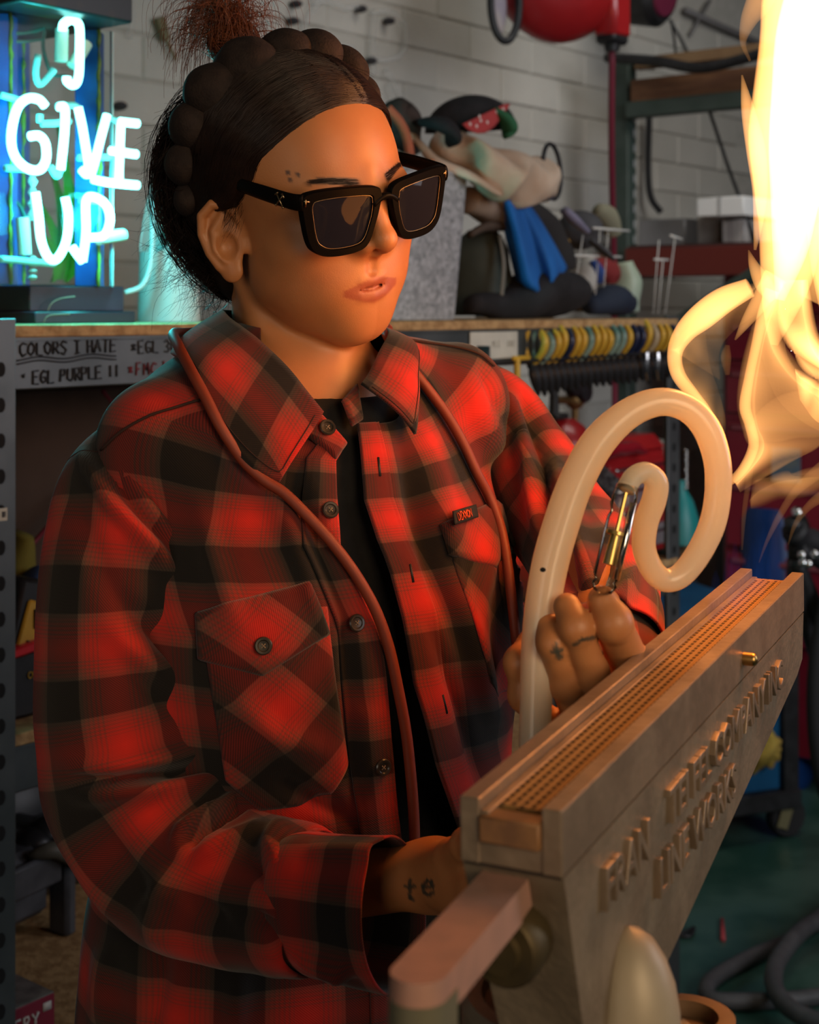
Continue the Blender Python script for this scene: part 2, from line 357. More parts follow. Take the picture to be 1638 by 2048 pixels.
# ================================================================== pliers on a rail
rail_t = thing('tool_rail', 'thin black steel rail under the shelf beam holding the row of pliers', 'rail', S(1180, 725, -.03))
ra, rb = S(975, 727, -.022), S(1338, 703, -.022)
mb = MB(); mb.tube([ra, rb], .0035, 8); mb.tube([ra+N_*.03, rb+N_*.03], .0035, 8); part('bar', mb, black, rail_t)
for q in (ra, rb, (ra+rb)/2):
    mb = MB(); mb.box(q+N_*.016+Z_*.012, (.006, .04, .035), MS, .001); part('bracket', mb, black, rail_t)
yel = M('yellow_grip', (.62, .36, .03), (.52, .30, .03), 20, .45); navy = M('navy_grip', (.012, .018, .05), rough=.35); teal = M('green_grip', (.03, .13, .11), (.25, .35, .28), 14, .35); tan = M('tan_grip', (.42, .33, .20), rough=.5); dmetal = M('dark_tool_steel', (.05, .05, .055), rough=.35, metal=.8)
order = 'YGYYNYYGYYYGGYNNYTYYN'
CN = {'Y': (yel, 'yellow'), 'G': (teal, 'dark green'), 'N': (navy, 'navy blue'), 'T': (tan, 'tan')}
ords = ['first', 'second', 'third', 'fourth', 'fifth', 'sixth', 'seventh', 'eighth', 'ninth', 'tenth', 'eleventh', 'twelfth', 'thirteenth', 'fourteenth', 'fifteenth', 'sixteenth', 'seventeenth', 'eighteenth', 'nineteenth', 'twentieth', 'twenty-first', 'twenty-second', 'twenty-third', 'twenty-fourth', 'twenty-fifth', 'twenty-sixth', 'twenty-seventh', 'twenty-eighth']
for i, ch in enumerate(order):
    f = (i+.6)/len(order); px = lerp(1056, 1332, f); base = S(px, lerp(724, 702, f), -.008)
    gm, gn = CN[ch]; hL = .058+rng.normal(0, .003)
    t = thing('pliers', f'pliers with {gn} grips hanging on the rail, {ords[i]} from the paper label', 'pliers', base, 'pliers hanging on the tool rail')
    tw = rng.normal(0, .06)
    for sg in (-1, 1):                           # two curved dipped handles rising above the rail, bowed towards and away from the viewer
        pts = [base+N_*(sg*.004)-Z_*.004, base+N_*(sg*.020-.004)+Z_*hL*.35+W_*tw*.01, base+N_*(sg*.022-.006)+Z_*hL*.7, base+N_*(sg*.013-.006)+Z_*hL+W_*tw*.02]
        mb = MB(); mb.tube(cr(pts, 10), [.005, .006, .0065, .007, .0072, .0072, .0068, .006, .005, .003], 8); part('handle', mb, gm, t, sharp=60)
    mb = MB(); mb.ell(base-Z_*.006, (.006, .011, .010), MS, 10, 6); mb.tube(cr([base-Z_*.008, base-Z_*.028-N_*.005+W_*.002, base-Z_*(.052+rng.random()*.012)-N_*.006+W_*.012], 7), [.006, .009, .0105, .0105, .0095, .007, .003], 8); part('jaw', mb, black, t)
mb = MB(); q = S(1034, 742, -.025); mb.tube([q+Z_*.022, q-Z_*.03], [.006, .0055], 8); mb.box(q+Z_*.022+W_*.012, (.05, .008, .008), MS, .002)
solo('hex_wrench', 'yellow T-handled wrench hanging at the left end of the pliers rail', 'wrench', mb, yel)
for i, px in enumerate((1293, 1315)):
    q = S(px, 705, -.035); mb = MB(); mb.tube(cr([q, q-Z_*.03, q-Z_*.055+W_*.006], 8), [.004, .005, .005, .004, .004, .003, .003, .002], 6)
    solo('tweezers', ('long' if i else 'short')+' bright steel tweezers hanging below the right end of the pliers rail', 'tweezers', mb, chrome)

# ================================================================== neon sign
T0 = .055
sign = thing('neon_sign', 'glowing cyan neon sign reading I GIVE UP in a clear case with blue posts', 'neon sign', F(.1, .12, ZT))
marble = M('black_marble', (.020, .012, .020), (.085, .042, .066), 9, .4, 0, 0, lo=.52, hi=.75)
bluem = M('blue_resin', (.005, .07, .32), (.01, .13, .50), 25, .3, lo=.35, hi=.7); vein = M('green_vein', (.22, .36, .04), (.05, .12, .03), 40, .4)
sL = SS(70, 600, T0)[0]; s1a = SS(272, 630, T0)[0]; s2a = SS(247, 600, T0+.02)[0]
dep = .22; z1 = ZT+.0155; z2 = z1+.0335
mb = MB(); mb.box(F((sL+s1a)/2, T0+dep/2, (ZT+z1)/2), (s1a-sL, dep, z1-ZT), MS, .0015); part('base', mb, marble, sign)
mb = MB(); mb.box(F((sL+s2a)/2, T0+.02+dep/2-.02, (z1+z2)/2), (s2a-sL-.006, dep-.03, z2-z1), MS, .0015); part('plinth', mb, marble, sign)
veins = M('copper_vein', (.30, .14, .09), rough=.5)
mb = MB()
for pts in ([(96, 622), (100, 612), (108, 603), (125, 596), (150, 593)], [(88, 645), (92, 635), (104, 630), (140, 628)]):
    mb.tube(cr([S(x, y, T0-.0003 if y > 620 and pts[0][0] < 90 else T0+.0047) for x, y in pts], 16), .0007, 4)
part('vein', mb, veins, sign, sharp=0)
ztop = S(200, 62, T0+.02)[2]
sR = SS(222, 300, T0+.02)[0]
posts = [(SS(184, 300, T0+.03)[0], T0+.035), (SS(8, 300, T0+.03)[0], T0+.035), (SS(184, 300, T0+.03)[0]-.02, T0+.17)]
for s_, t_ in posts:
    R45 = MS@rotz(math.radians(38)); mb = MB(); mb.box(F(s_, t_, (z2+ztop)/2), (.032, .032, ztop-z2), R45, .001); po = part('post', mb, bluem, sign)
    mb = MB(); c = F(s_, t_, 0)+R45@V3(-.016, -.016, 0); zz = np.linspace(z2, ztop, 40)
    mb.tube([c+V3(0, 0, z)+W_*rng.normal(0, .0006) for z in zz], np.clip(.0026+rng.normal(0, .0008, 40), .001, .005), 5); part('inlay', mb, vein, po, sharp=0)
acry = bpy.data.materials.new('clear_acrylic'); acry.use_nodes = True; nt = acry.node_tree; nt.nodes.clear(); out = nt.nodes.new('ShaderNodeOutputMaterial'); mx = nt.nodes.new('ShaderNodeMixShader'); tr = nt.nodes.new('ShaderNodeBsdfTransparent'); gl = nt.nodes.new('ShaderNodeBsdfGlossy'); gl.inputs['Roughness'].default_value = .03; fr = nt.nodes.new('ShaderNodeFresnel'); fr.inputs[0].default_value = 1.12
tr.inputs[0].default_value = (.92, .97, .97, 1); nt.links.new(fr.outputs[0], mx.inputs[0]); nt.links.new(tr.outputs[0], mx.inputs[1]); nt.links.new(gl.outputs[0], mx.inputs[2]); nt.links.new(mx.outputs[0], out.inputs[0])
mb = MB(); sl = SS(-40, 300, T0+.008)[0]; sr = SS(226, 300, T0+.008)[0]; mb.box(F((sl+sr)/2, T0+.010, (z2+ztop)/2), (sr-sl, .004, ztop-z2), MS, .0008); part('panel', mb, acry, sign)
edge = M('acrylic_edge', (.55, .75, .75), rough=.2); mb = MB(); mb.box(F(sr+.001, T0+.012, (z2+ztop)/2), (.002, .005, ztop-z2), MS); part('panel_edge', mb, edge, sign)
zc = S(245, 62, T0-.03)[2]; sc = SS(247, 40, T0-.03)[0]
mb = MB(); mb.box(F((sL-.06+sc)/2, T0+.10, ztop+.0185), (sc-sL+.06, .30, .035), MS, .003); part('cap', mb, M('black_lacquer', (.008, .010, .011), (.03, .022, .008), 14, .35, lo=.6, hi=.7), sign)
neon = M('neon_glow', (.7, 1, .98), emit=(.26, 1.0, .92), estr=4.5, rough=.3)
dimglass = M('blocked_tube', (.22, .55, .52), rough=.2, emit=(.12, .7, .62), estr=.22)
z3 = lambda pts: [(x/3.0125, y/3.0125) for x, y in pts]
letters = [[(378, 185), (380, 150), (410, 125), (445, 122), (478, 160), (480, 300), (474, 460), (445, 512), (405, 490), (402, 462)],
 [(272, 640), (235, 600), (170, 592), (110, 640), (75, 750), (68, 870), (100, 960), (170, 1018), (240, 1022), (278, 960), (272, 860), (232, 818), (180, 822)],
 [(352, 642), (390, 655), (388, 800), (366, 1022)], [(470, 645), (495, 760), (525, 940), (545, 1045), (575, 960), (610, 820), (645, 692)],
 [(722, 733), (830, 745)], [(728, 745), (722, 900), (715, 1105)], [(665, 908), (822, 930)], [(560, 1080), (650, 1098), (830, 1116)],
 [(212, 1158), (232, 1300), (248, 1450), (292, 1552), (345, 1558), (400, 1450), (412, 1300), (392, 1188)],
 [(498, 1575), (518, 1400), (518, 1210), (570, 1188), (640, 1240), (662, 1330), (625, 1420), (545, 1432)], [(435, 1490), (470, 1540), (498, 1575)], [(490, 1020), (520, 1050), (548, 1040)]]
for L_ in letters:
    mb = MB(); mb.tube(cr([S(x, y, T0-.018) for x, y in z3(L_)], 40), .0058, 10); part('neon_tube', mb, neon, sign, sharp=0)
for L_ in ([(230, 330), (215, 440), (240, 510), (310, 440), (325, 420)], [(0, 570), (110, 600)], [(250, 745), (340, 742), (420, 730)], [(30, 1012), (170, 1020)], [(240, 690), (240, 740)], [(300, 1000), (340, 1060), (366, 1020)], [(340, 640), (440, 635), (475, 650)], [(470, 950), (665, 945)], [(480, 1205), (600, 1215)], [(0, 1560), (120, 1570), (330, 1590)], [(645, 700), (720, 738)]):
    mb = MB(); mb.tube(cr([S(x, y, T0-.006) for x, y in z3(L_)], 16), .0045, 8); part('return_tube', mb, dimglass, sign, sharp=0)
boot = M('electrode_boot', (.50, .45, .36), rough=.6)
for a_, b_ in (((372, 175), (368, 370)), ((135, 1310), (150, 1535)), ((590, 1440), (745, 1415)), ((520, 260), (440, 400))):
    pa, pb = [S(x/3.0125, y/3.0125, T0+.0) for x, y in (a_, b_)]; mb = MB(); mb.cyl(pa, pb, .0085, n=12); part('electrode_boot', mb, boot, sign)
for pts in ([(-20, 178), (100, 200), (200, 190), (265, 170)], [(-20, 225), (120, 250), (260, 235)], [(265, 180), (262, 300), (310, 440), (390, 460)], [(30, 1190), (110, 1230), (150, 1310)]):
    mb = MB(); mb.tube(cr([S(x/3.0125, y/3.0125, T0+.03) for x, y in pts], 20), .0026, 6); part('wire', mb, M('green_wire', (.03, .12, .10), rough=.4), sign, sharp=0)
for y0, y1 in ((1060, 1330), (1540, 1690)):
    mb = MB(); pa, pb = S(195/3.0125, y0/3.0125, T0+.0), S(195/3.0125, y1/3.0125, T0+.0); n_ = 8; prof = [(.003+.004*(k % 2), (pa[2]-pb[2])*k/n_) for k in range(n_+1)]
    mb.lathe(prof, pb, None, 10); part('glass_support', mb, M('glass_post', (.75, .9, .85), rough=.08, trans=.6), sign)
for q, w_ in ((S(60, 240, T0-.05), 2.0), (S(110, 420, T0-.05), 2.0), (S(236, 420, T0-.03), 5.0)): point('neon_light', q, w_, (.05, .90, .95), .03)
# leafy plant behind the sign
leafm = M('green_leaf', (.06, .30, .02), (.10, .42, .04), 8, .45)
plant = thing('leafy_plant', 'green leafy plant standing behind the neon sign', 'plant', F(.13, .36, ZT))
mb = MB(); c = S(115, 600, .36); mb.lathe([(.03, 0), (.042, .05), (.044, .055), (.036, .056)], V3(c[0], c[1], ZT), None, 16); part('pot', mb, M('dark_pot', (.03, .03, .03), rough=.5), plant)
for (x0, y0, x1, y1, w) in ((110, 560, 95, 330, 16), (120, 560, 130, 340, 15), (105, 560, 70, 400, 14), (128, 560, 150, 420, 16), (112, 560, 112, 250, 13), (125, 565, 140, 470, 14), (100, 565, 82, 470, 13)):
    a_, b_ = S(x0, y0, .36), S(x1, y1, .33+rng.random()*.06); G = []
    for f in np.linspace(0, 1, 9):
        p = lerp(a_, b_, f)-N_*.02*math.sin(f*math.pi); wd = w/FPX*2.1*math.sin(math.pi*min(.98, max(.04, f**.8))); G.append([p-W_*wd*sg-N_*.01*abs(sg) for sg in np.linspace(-1, 1, 5)])
    mb = MB(); mb.sheet(np.array(G), .001); part('leaf', mb, leafm, plant)
# white plastic jug with slanted hood
jug = thing('plastic_scoop_bin', 'white plastic bin with a slanted hood lit cyan beside the neon sign', 'bin', S(335, 640, .25))
zb = ZT; c = S(338, 640, .22); c[2] = zb; rj = 60/FPX*c[1]
mb = MB(); G = []
hood = S(320, 330, .22)[2]-zb
for k, z in enumerate(np.linspace(0, 1, 14)):
    row = []
    for a in np.arange(32)*2*math.pi/32:
        u = math.cos(a); front = .5+.5*u                       # u along w: rim falls to the left
        top = lerp(.105, hood, sstep(-.9, .45, u))
        row.append(c+rj*(1-.06*z)*(u*W_+math.sin(a)*N_)+Z_*top*z)
    G.append(row)
G = np.array(G); G = np.concatenate([G, G[:1]*0+G[:1]], 0)[:14]
G2 = np.concatenate([G, G[:, :1]], 1); mb.sheet(G2, .003); mb.prism([(rj*.97*math.cos(a), rj*.97*math.sin(a)) for a in np.arange(24)*math.pi/12], .004, c, W_, N_)
part('shell', mb, white_pl, jug, sharp=60)
mb = MB(); mb.tube(cr([S(250, 585, .16), S(285, 570, .15), S(302, 520, .15), S(306, 430, .16), S(312, 370, .18)], 16), [.004]*16, 6); part('lip', mb, white_pl, jug, sharp=0)

# ================================================================== galvanised bin and what hangs out of it
galv = bpy.data.materials.new('galvanised_steel'); galv.use_nodes = True; nt = galv.node_tree; b = nt.nodes['Principled BSDF']; b.inputs['Metallic'].default_value = .3; b.inputs['Roughness'].default_value = .45
tc = nt.nodes.new('ShaderNodeTexCoord'); vo = nt.nodes.new('ShaderNodeTexVoronoi'); vo.inputs['Scale'].default_value = 130; rp = nt.nodes.new('ShaderNodeValToRGB'); rp.color_ramp.elements[0].color = (.26, .27, .28, 1); rp.color_ramp.elements[1].color = (.62, .63, .64, 1)
nt.links.new(tc.outputs['Object'], vo.inputs['Vector']); nt.links.new(vo.outputs['Color'], rp.inputs[0]); nt.links.new(rp.outputs[0], b.inputs['Base Color'])
TB = .06
bR, bT = SS(917, 632, TB), S(941, 352, TB); bL = SS(690, 636, TB)
htop = S(941, 352, TB-.01)[2]-ZT; sbr = bR[0]; sbl = bL[0]; str_ = SS(941, 352, TB-.01)[0]
bin_t = thing('galvanised_bin', 'galvanised steel bin with rolled rim standing on the shelf behind the person', 'bin', F((sbl+sbr)/2, TB+.1, ZT))
def rect(s0, s1, t0, t1, z, r=.02, n=5):
    q = []
    for cx, cy, a0 in ((s1-r, t1-r, 0), (s0+r, t1-r, 90), (s0+r, t0+r, 180), (s1-r, t0+r, 270)):
        for a in np.radians(np.linspace(a0, a0+90, n)): q.append(F(cx+r*math.cos(a), cy+r*math.sin(a), z))
    return np.array(q)
G = np.array([rect(lerp(sbl, sbl-.02, f), lerp(sbr, str_, f), lerp(TB, TB-.012, f), lerp(TB+.19, TB+.21, f), ZT+.001+htop*f) for f in np.linspace(0, 1, 6)])
mb = MB(); mb.sheet(np.concatenate([G, G[:, :1]], 1), .002); mb.add(G[0], [tuple(range(20))]); part('shell', mb, galv, bin_t, sharp=50)
mb = MB(); mb.tube(rect(sbl-.02, str_, TB-.012, TB+.21, ZT+htop, .02), .004, 8, closed=True); part('rim', mb, galv, bin_t, sharp=0)
def blob(path, radii, flat=1.0, n=20, amp=.004, fr=40, up=None, m=24, seed=0):
    r_ = np.random.default_rng(seed); p = cr(path, m); rr = cr(np.array(radii)[:, None], m)[:, 0]; q = MB(); q.tube(p, np.maximum(rr, .001), n, flat=flat, up=up); V = q.v[0]
    ph = r_.random(6)*6; V = V+amp*np.stack([np.sin(V[:, 1]*fr+ph[0])+np.sin(V[:, 2]*fr*1.7+ph[1]), np.sin(V[:, 2]*fr*1.3+ph[2])+np.sin(V[:, 0]*fr*1.9+ph[3]), np.sin(V[:, 0]*fr+ph[4])+np.sin(V[:, 1]*fr*1.6+ph[5])], 1)*.5
    q.v[0] = V; return q
canvas = M('tan_canvas', (.50, .36, .25), (.60, .47, .35), 12, .85, 0, .3, 120)
gl_t = thing('canvas_tool_bag', 'crumpled tan canvas bag slung over the rim of the galvanised bin', 'bag', S(1000, 340, .1))
part('bag_body', blob([S(885, 292, .13), S(920, 300, .09), S(975, 330, .05), S(1030, 355, .05), S(1082, 378, .06)], [.022, .036, .048, .050, .040], .85, 40, .017, 44, m=50, seed=2), canvas, gl_t, sharp=0)
part('bag_flap', blob([S(800, 215, .16), S(826, 270, .13), S(868, 320, .08), S(940, 358, .03), S(1010, 388, .03)], [.006, .010, .012, .014, .008], .6, 14, .006, 45, seed=4), canvas, gl_t, sharp=0)
part('cuff', blob([S(1056, 352, .05), S(1076, 348, .045), S(1092, 340, .05)], [.020, .024, .012], .8, 16, .006, 60, seed=6), M('tan_leather', (.45, .26, .12), (.36, .2, .09), 20, .7), gl_t, sharp=0)
mb = MB(); cc = S(1104, 343, .04); a = np.arange(28)*2*math.pi/28; mb.tube([cc+W_*.030*math.cos(x)+Z_*(.050*math.sin(x)-.010*math.cos(x)) for x in a], .0042, 6, closed=True); part('strap', mb, black, gl_t, sharp=0)
mb = MB(); mb.tube(cr([S(1084, 350, .03), S(1092, 380, .03), S(1096, 398, .03)], 8), .004, 6); part('buckle', mb, M('dark_leather', (.05, .035, .02), rough=.6), gl_t, sharp=0)
# black cap with a red polka lining
cap_t = thing('welding_cap', 'black cloth cap with red polka dot lining lying on the canvas bag', 'cap', S(940, 280, .16))
blackcl = M('black_cloth', (.012, .011, .012), (.02, .018, .02), 20, .9)
cc = S(942, 262, .16); rx = 92/FPX*cc[1]; G = []
for f in np.linspace(0, 1, 12):
    el = f*math.pi*.5; G.append([cc+rx*math.cos(el)*(math.cos(x)*W_*1.25+math.sin(x)*N_*.8)+Z_*(.066*math.sin(el)+.012*math.cos(x)*math.cos(el)) for x in np.linspace(0, 2*math.pi, 33)])
mb = MB(); mb.sheet(np.array(G), .003); part('crown', mb, blackcl, cap_t, sharp=0)
part('brim', blob([S(838, 246, .12), S(880, 250, .07), S(905, 268, .06), S(895, 292, .08)], [.012, .026, .026, .008], .5, 16, .003, seed=8), blackcl, cap_t, sharp=0)
G = np.array([[S(lerp(925, 1010, u)+10*v, lerp(248, 208, u)+lerp(0, 34, v)*math.sin(math.pi*(u*.9+.1)), .06+.02*u) for v in np.linspace(0, 1, 5)] for u in np.linspace(0, 1, 9)])
mb = MB(); mb.sheet(G, .003); lin = part('lining', mb, M('red_bandana', (.42, .05, .05), rough=.85), cap_t, sharp=0)
mb = MB()
for u, v in ((.15, .4), (.3, .6), (.45, .35), (.6, .65), (.75, .4), (.9, .6), (.38, .15)):
    i = u*8; j = v*4; p = G[int(i), int(j)]; mb = MB(); mb.ell(p-N_*.0025, (.0035, .001, .0035), MS, 8, 4); part('polka_dot', mb, M('white_dot', (.7, .62, .58), rough=.8), lin, sharp=0)
part('underside', blob([S(990, 218, .08), S(1012, 240, .07), S(1018, 262, .07), S(1012, 275, .07)], [.012, .024, .022, .008], .5, 16, .003, seed=9), M('green_lining', (.02, .12, .05), rough=.8), cap_t, sharp=0)
mb = MB(); p = cr([S(775, 216, .12), S(800, 245, .11), S(815, 280, .11), S(820, 318, .11)], 14); mb.tube(p, .0085, 8); solo('orange_hose', 'short orange rubber hose curling out of the galvanised bin', 'hose', mb, M('orange_rubber', (.42, .11, .05), rough=.6))
part0 = blob([S(780, 262, .16), S(800, 225, .16), S(815, 262, .15), S(832, 300, .15)], [.02, .03, .03, .02], 1, 14, .008, 50, seed=11); solo('dark_rag', 'dark brown rag bunched in the bin behind the orange hose', 'rag', part0, M('brown_cloth', (.05, .035, .03), (.03, .025, .02), 20, .9), sharp=0)
mb = MB(); mb.tube(cr([S(780, 305, .08), S(830, 318, .06), S(885, 338, .06), S(905, 346, .07)], 14), .006, 7); solo('green_rope', 'dark green rope lying along the rim of the galvanised bin', 'rope', mb, M('olive_rope', (.08, .09, .06), rough=.9), sharp=0)
br = thing('paint_brush', 'small brush with an orange tip leaning out of the galvanised bin', 'brush', S(850, 372, .05))
mb = MB(); mb.tube([S(846, 372, .04), S(856, 340, .045)], [.005, .006], 8); part('handle', mb, M('wood_green', (.16, .13, .04), rough=.5), br)
mb = MB(); mb.tube([S(856, 340, .045), S(864, 322, .05)], [.0065, .005], 8); part('bristles', mb, M('orange_bristle', (.50, .14, .05), rough=.7), br)
# blue cloth and dark bags
G = []
for v in np.linspace(0, 1, 16):
    cx = lerp(1022, 1092, v**.9); w = lerp(28, 52, v**.7)*(1 if v < .9 else 1-.45*(v-.9)/.1); y = lerp(400, 572, v); row = []
    for u in np.linspace(-1, 1, 17): row.append(S(cx+u*w, y-(u*18*v), .05+.018*math.sin(u*6+v*2)*(.4+.6*v)+.03*u*u))
    G.append(row)
mb = MB(); mb.sheet(np.array(G), .003); solo('blue_cloth', 'bright blue cloth draped down from the canvas bag onto dark bags', 'cloth', mb, M('blue_fabric', (.01, .11, .38), (.012, .14, .46), 9, .8, 0, .2, 200), sharp=0)
dk = M('dark_bag', (.022, .022, .024), (.04, .04, .04), 12, .75)
olive = M('olive_bag', (.07, .085, .07), (.05, .06, .05), 10, .8)
q = blob([S(960, 628, .16), S(962, 560, .16), S(962, 500, .16), S(965, 458, .16)], [.058, .066, .062, .03], .8, 20, .008, 34, seed=13); q.v[0][:, 2] = np.maximum(q.v[0][:, 2], ZT+.002); ob = solo('olive_bag', 'olive fabric bag slumped right of the galvanised bin', 'bag', q, olive, sharp=0)
mb = MB(); mb.tube(cr([S(1000, 470, .085), S(1008, 530, .075), S(1003, 600, .07)], 10), .006, 6, flat=.4); part('strap', mb, M('webbing', (.16, .15, .12), rough=.8), ob, sharp=0)
q = blob([S(945, 610, .09), S(1000, 618, .09), S(1060, 590, .09), S(1130, 590, .10), S(1150, 600, .1)], [.02, .034, .055, .05, .02], .8, 20, .008, 34, seed=15); q.v[0][:, 2] = np.maximum(q.v[0][:, 2], ZT+.002); solo('black_duffel', 'black cloth bag lying under the blue cloth at the shelf edge', 'bag', q, blackcl, sharp=0)
q = blob([S(930, 400, .10), S(985, 420, .10), S(1045, 440, .12)], [.03, .036, .03], .8, 18, .006, 40, seed=16); solo('beige_roll', 'rolled beige cloth tucked under the canvas bag', 'cloth', q, M('beige_cloth', (.30, .22, .16), (.22, .16, .12), 10, .85), sharp=0)
q = blob([S(940, 470, .09), S(990, 452, .09), S(1060, 470, .12)], [.008, .012, .014], .8, 12, .004, 40, seed=17); solo('dark_strap', 'dark brown webbing strap crossing the olive bag', 'strap', q, M('brown_strap', (.07, .045, .03), rough=.8), sharp=0)
q = blob([S(1030, 420, .17), S(1085, 470, .17), S(1100, 540, .17)], [.03, .045, .05], 1, 16, .008, 40, seed=18); solo('black_apron', 'black cloth hanging behind the blue cloth', 'cloth', q, M('black_apron_cloth', (.02, .018, .018), rough=.9), sharp=0)
# caps, toys, frames at the right end of the shelf
ct = thing('grey_cap', 'dark grey baseball cap resting on the soft toys at the shelf end', 'cap', S(1170, 500, .2))
cc = S(1160, 460, .20); mb = MB(); mb.ell(cc, (.052, .05, .042), MS, 20, 12); part('crown', mb, M('grey_felt', (.05, .05, .055), (.07, .07, .075), 20, .9), ct, sharp=0)
part('peak', blob([S(1180, 480, .14), S(1205, 500, .12), S(1225, 520, .12)], [.03, .034, .01], .22, 16, .002, seed=20), M('grey_felt'  , (.05, .05, .055)), ct, sharp=0)
part('band', blob([S(1128, 420, .14), S(1150, 440, .13), S(1175, 462, .13)], [.014, .016, .01], .6, 12, .003, seed=21), M('lavender_cloth', (.20, .19, .27), rough=.8), ct, sharp=0)
q = blob([S(1195, 420, .24), S(1215, 440, .24), S(1225, 470, .24)], [.014, .026, .02], 1, 14, .004, seed=22); solo('khaki_hat', 'khaki cloth hat behind the dark grey cap', 'hat', q, M('khaki', (.22, .21, .14), rough=.85), sharp=0)
mb = MB(); mb.box(S(1120, 493, .17), (.045, .02, .045), MS@roty(.3), .004); sk = solo('warning_box', 'small orange and black box in front of the grey cap', 'box', mb, M('orange_card', (.55, .30, .06), rough=.6)); mb = MB(); mb.box(S(1122, 494, .158), (.02, .004, .012), MS); part('print', mb, ink, sk)
def toy(name, lab, path, rad, mat, seed, cat='soft toy'):
    q = blob(path, rad, .9, 18, .005, 40, seed=seed); q.v[0][:, 2] = np.maximum(q.v[0][:, 2], ZT+.002); return solo(name, lab, cat, q, mat, sharp=0)
toy('white_sock', 'white knitted sock shape among the soft toys on the shelf', [S(1150, 610, .22), S(1165, 565, .22), S(1178, 530, .23)], [.03, .036, .02], M('white_knit', (.42, .40, .36), rough=.9), 23)
toy('red_ball_toy', 'dark red round toy behind the blue toy on the shelf', [S(1180, 525, .26), S(1210, 545, .26), S(1212, 570, .26)], [.02, .036, .02], M('red_felt', (.20, .02, .02), rough=.9), 24)
toy('blue_toy', 'small bright blue toy between the white sock and red toy', [S(1185, 525, .2), S(1192, 548, .2), S(1196, 565, .2)], [.010, .016, .008], M('blue_felt', (.03, .07, .25), rough=.9), 25)
toy('pale_green_jug', 'pale green translucent jug at the end of the shelf', [S(1250, 625, .24), S(1250, 570, .24), S(1246, 525, .24)], [.036, .040, .026], M('pale_green', (.42, .52, .38), (.36, .44, .36), 6, .4), 26, 'jug')
toy('navy_bag', 'navy blue cloth bag slumped at the shelf edge before the jug', [S(1180, 612, .14), S(1225, 600, .14), S(1262, 606, .14)], [.02, .036, .022], M('navy_cloth', (.012, .02, .04), rough=.8), 27, 'bag')
wwire = M('white_wire', (.62, .62, .58), rough=.4)
for (lab, lines) in (('white wire stand in front of the soft toys', [[(1148, 511), (1242, 514)], [(1186, 456), (1258, 462)], [(1166, 470), (1142, 626)], [(1200, 460), (1188, 626)], [(1216, 462), (1204, 626)], [(1175, 625), (1214, 626)]]), ('small white wire stand near the right end of the shelf', [[(1308, 519), (1336, 520)], [(1340, 471), (1364, 479)], [(1318, 480), (1306, 628)], [(1350, 476), (1330, 628)], [(1326, 520), (1316, 628)]])):
    t = thing('wire_stand', lab, 'stand', S(lines[0][0][0]+30, 628, .12))
    for i, (a_, b_) in enumerate(lines):
        mb = MB(); mb.tube([S(*a_, .12+.006*i), S(*b_, .12+.006*i)], .0028 if i < 2 else .0014, 6); part('rod', mb, wwire, t, sharp=0)
# ================================================================== things on and under the lower shelves, left
def onz(px, py, z):                              # point on a horizontal plane
    d = (H-z)*FPX/(py-620); return P(px, py, d)
t = thing('charger_box', 'yellow and black tool case with dark print on the left lower shelf', 'case', S(40, 1310, .08))
c = S(44, 1240, .10); mb = MB(); mb.box(c, (.10, .10, .11), MS@roty(.25), .006); part('body', mb, black, t)
mb = MB(); mb.box(c-N_*.052-Z_*.01, (.085, .006, .07), MS@roty(.35), .003); fc = part('front_panel', mb, yel, t)
mb = MB(); write(mb, 'EX', c-N_*.0565-W_*.022+Z_*.002, unit(W_-Z_*.35), Z_, .022, .0022); write(mb, 'TREME', c-N_*.0565-W_*.034-Z_*.022, unit(W_-Z_*.35), Z_, .009, .001); part('lettering', mb, ink, fc, sharp=0)
c = S(42, 1368, .08); t = thing('charger', 'black battery charger with a bright red top strip on the left lower shelf', 'charger', F(*SS(42, 1410, .08)[:1], .08, .913))
zc = .913+.045; cs = SS(42, 1368, .08)[0]
mb = MB(); mb.box(F(cs, .09, .913+.042), (.11, .10, .083), MS, .006); part('body', mb, black, t)
mb = MB(); mb.box(F(cs, .085, .913+.090), (.112, .102, .013), MS@roty(-.12), .003); part('top_strip', mb, M('bright_red', (.62, .02, .03), rough=.35), t)
mb = MB(); write(mb, 'CHARGE', F(cs-.02, .0385, .913+.050), W_, Z_, .008, .0008); part('lettering', mb, yel, t, sharp=0)
q = blob([S(25, 1190, .16), S(34, 1130, .16), S(40, 1070, .16)], [.03, .034, .016], .8, 14, .008, 50, seed=31); solo('yellow_cloth', 'olive yellow cloth behind the yellow and black case', 'cloth', q, M('olive_yellow', (.16, .14, .02), rough=.9), sharp=0)
q = blob([S(48, 1180, .10), S(60, 1160, .10), S(75, 1148, .12)], [.012, .018, .010], .8, 14, .006, 60, seed=32); solo('blue_rag', 'crumpled blue plastic lump above the yellow and black case', 'rag', q, M('blue_rag', (.03, .06, .14), rough=.7), sharp=0)
mb = MB(); mb.box(F(SS(75, 1200, .30)[0], .36, .913+.195), (.62, .12, .39), MS, .004); solo('wall_shade_box', 'dark brown box standing in for wall shade behind the left lower shelf', 'box', mb, M('wall_shade_brown', (.045, .028, .018), (.06, .038, .026), 8, .85))  # dark filler box, takes the place of shade on the wall
mb = MB(); mb.tube(cr([S(205, 780, .3), S(225, 830, .3), S(170, 960, .28), S(60, 1095, .2)], 20), .0035, 6); solo('red_cable', 'thin dark red cable hanging below the top shelf behind the shoulder', 'cable', mb, M('dark_red_rubber', (.14, .01, .02), rough=.6), sharp=0)
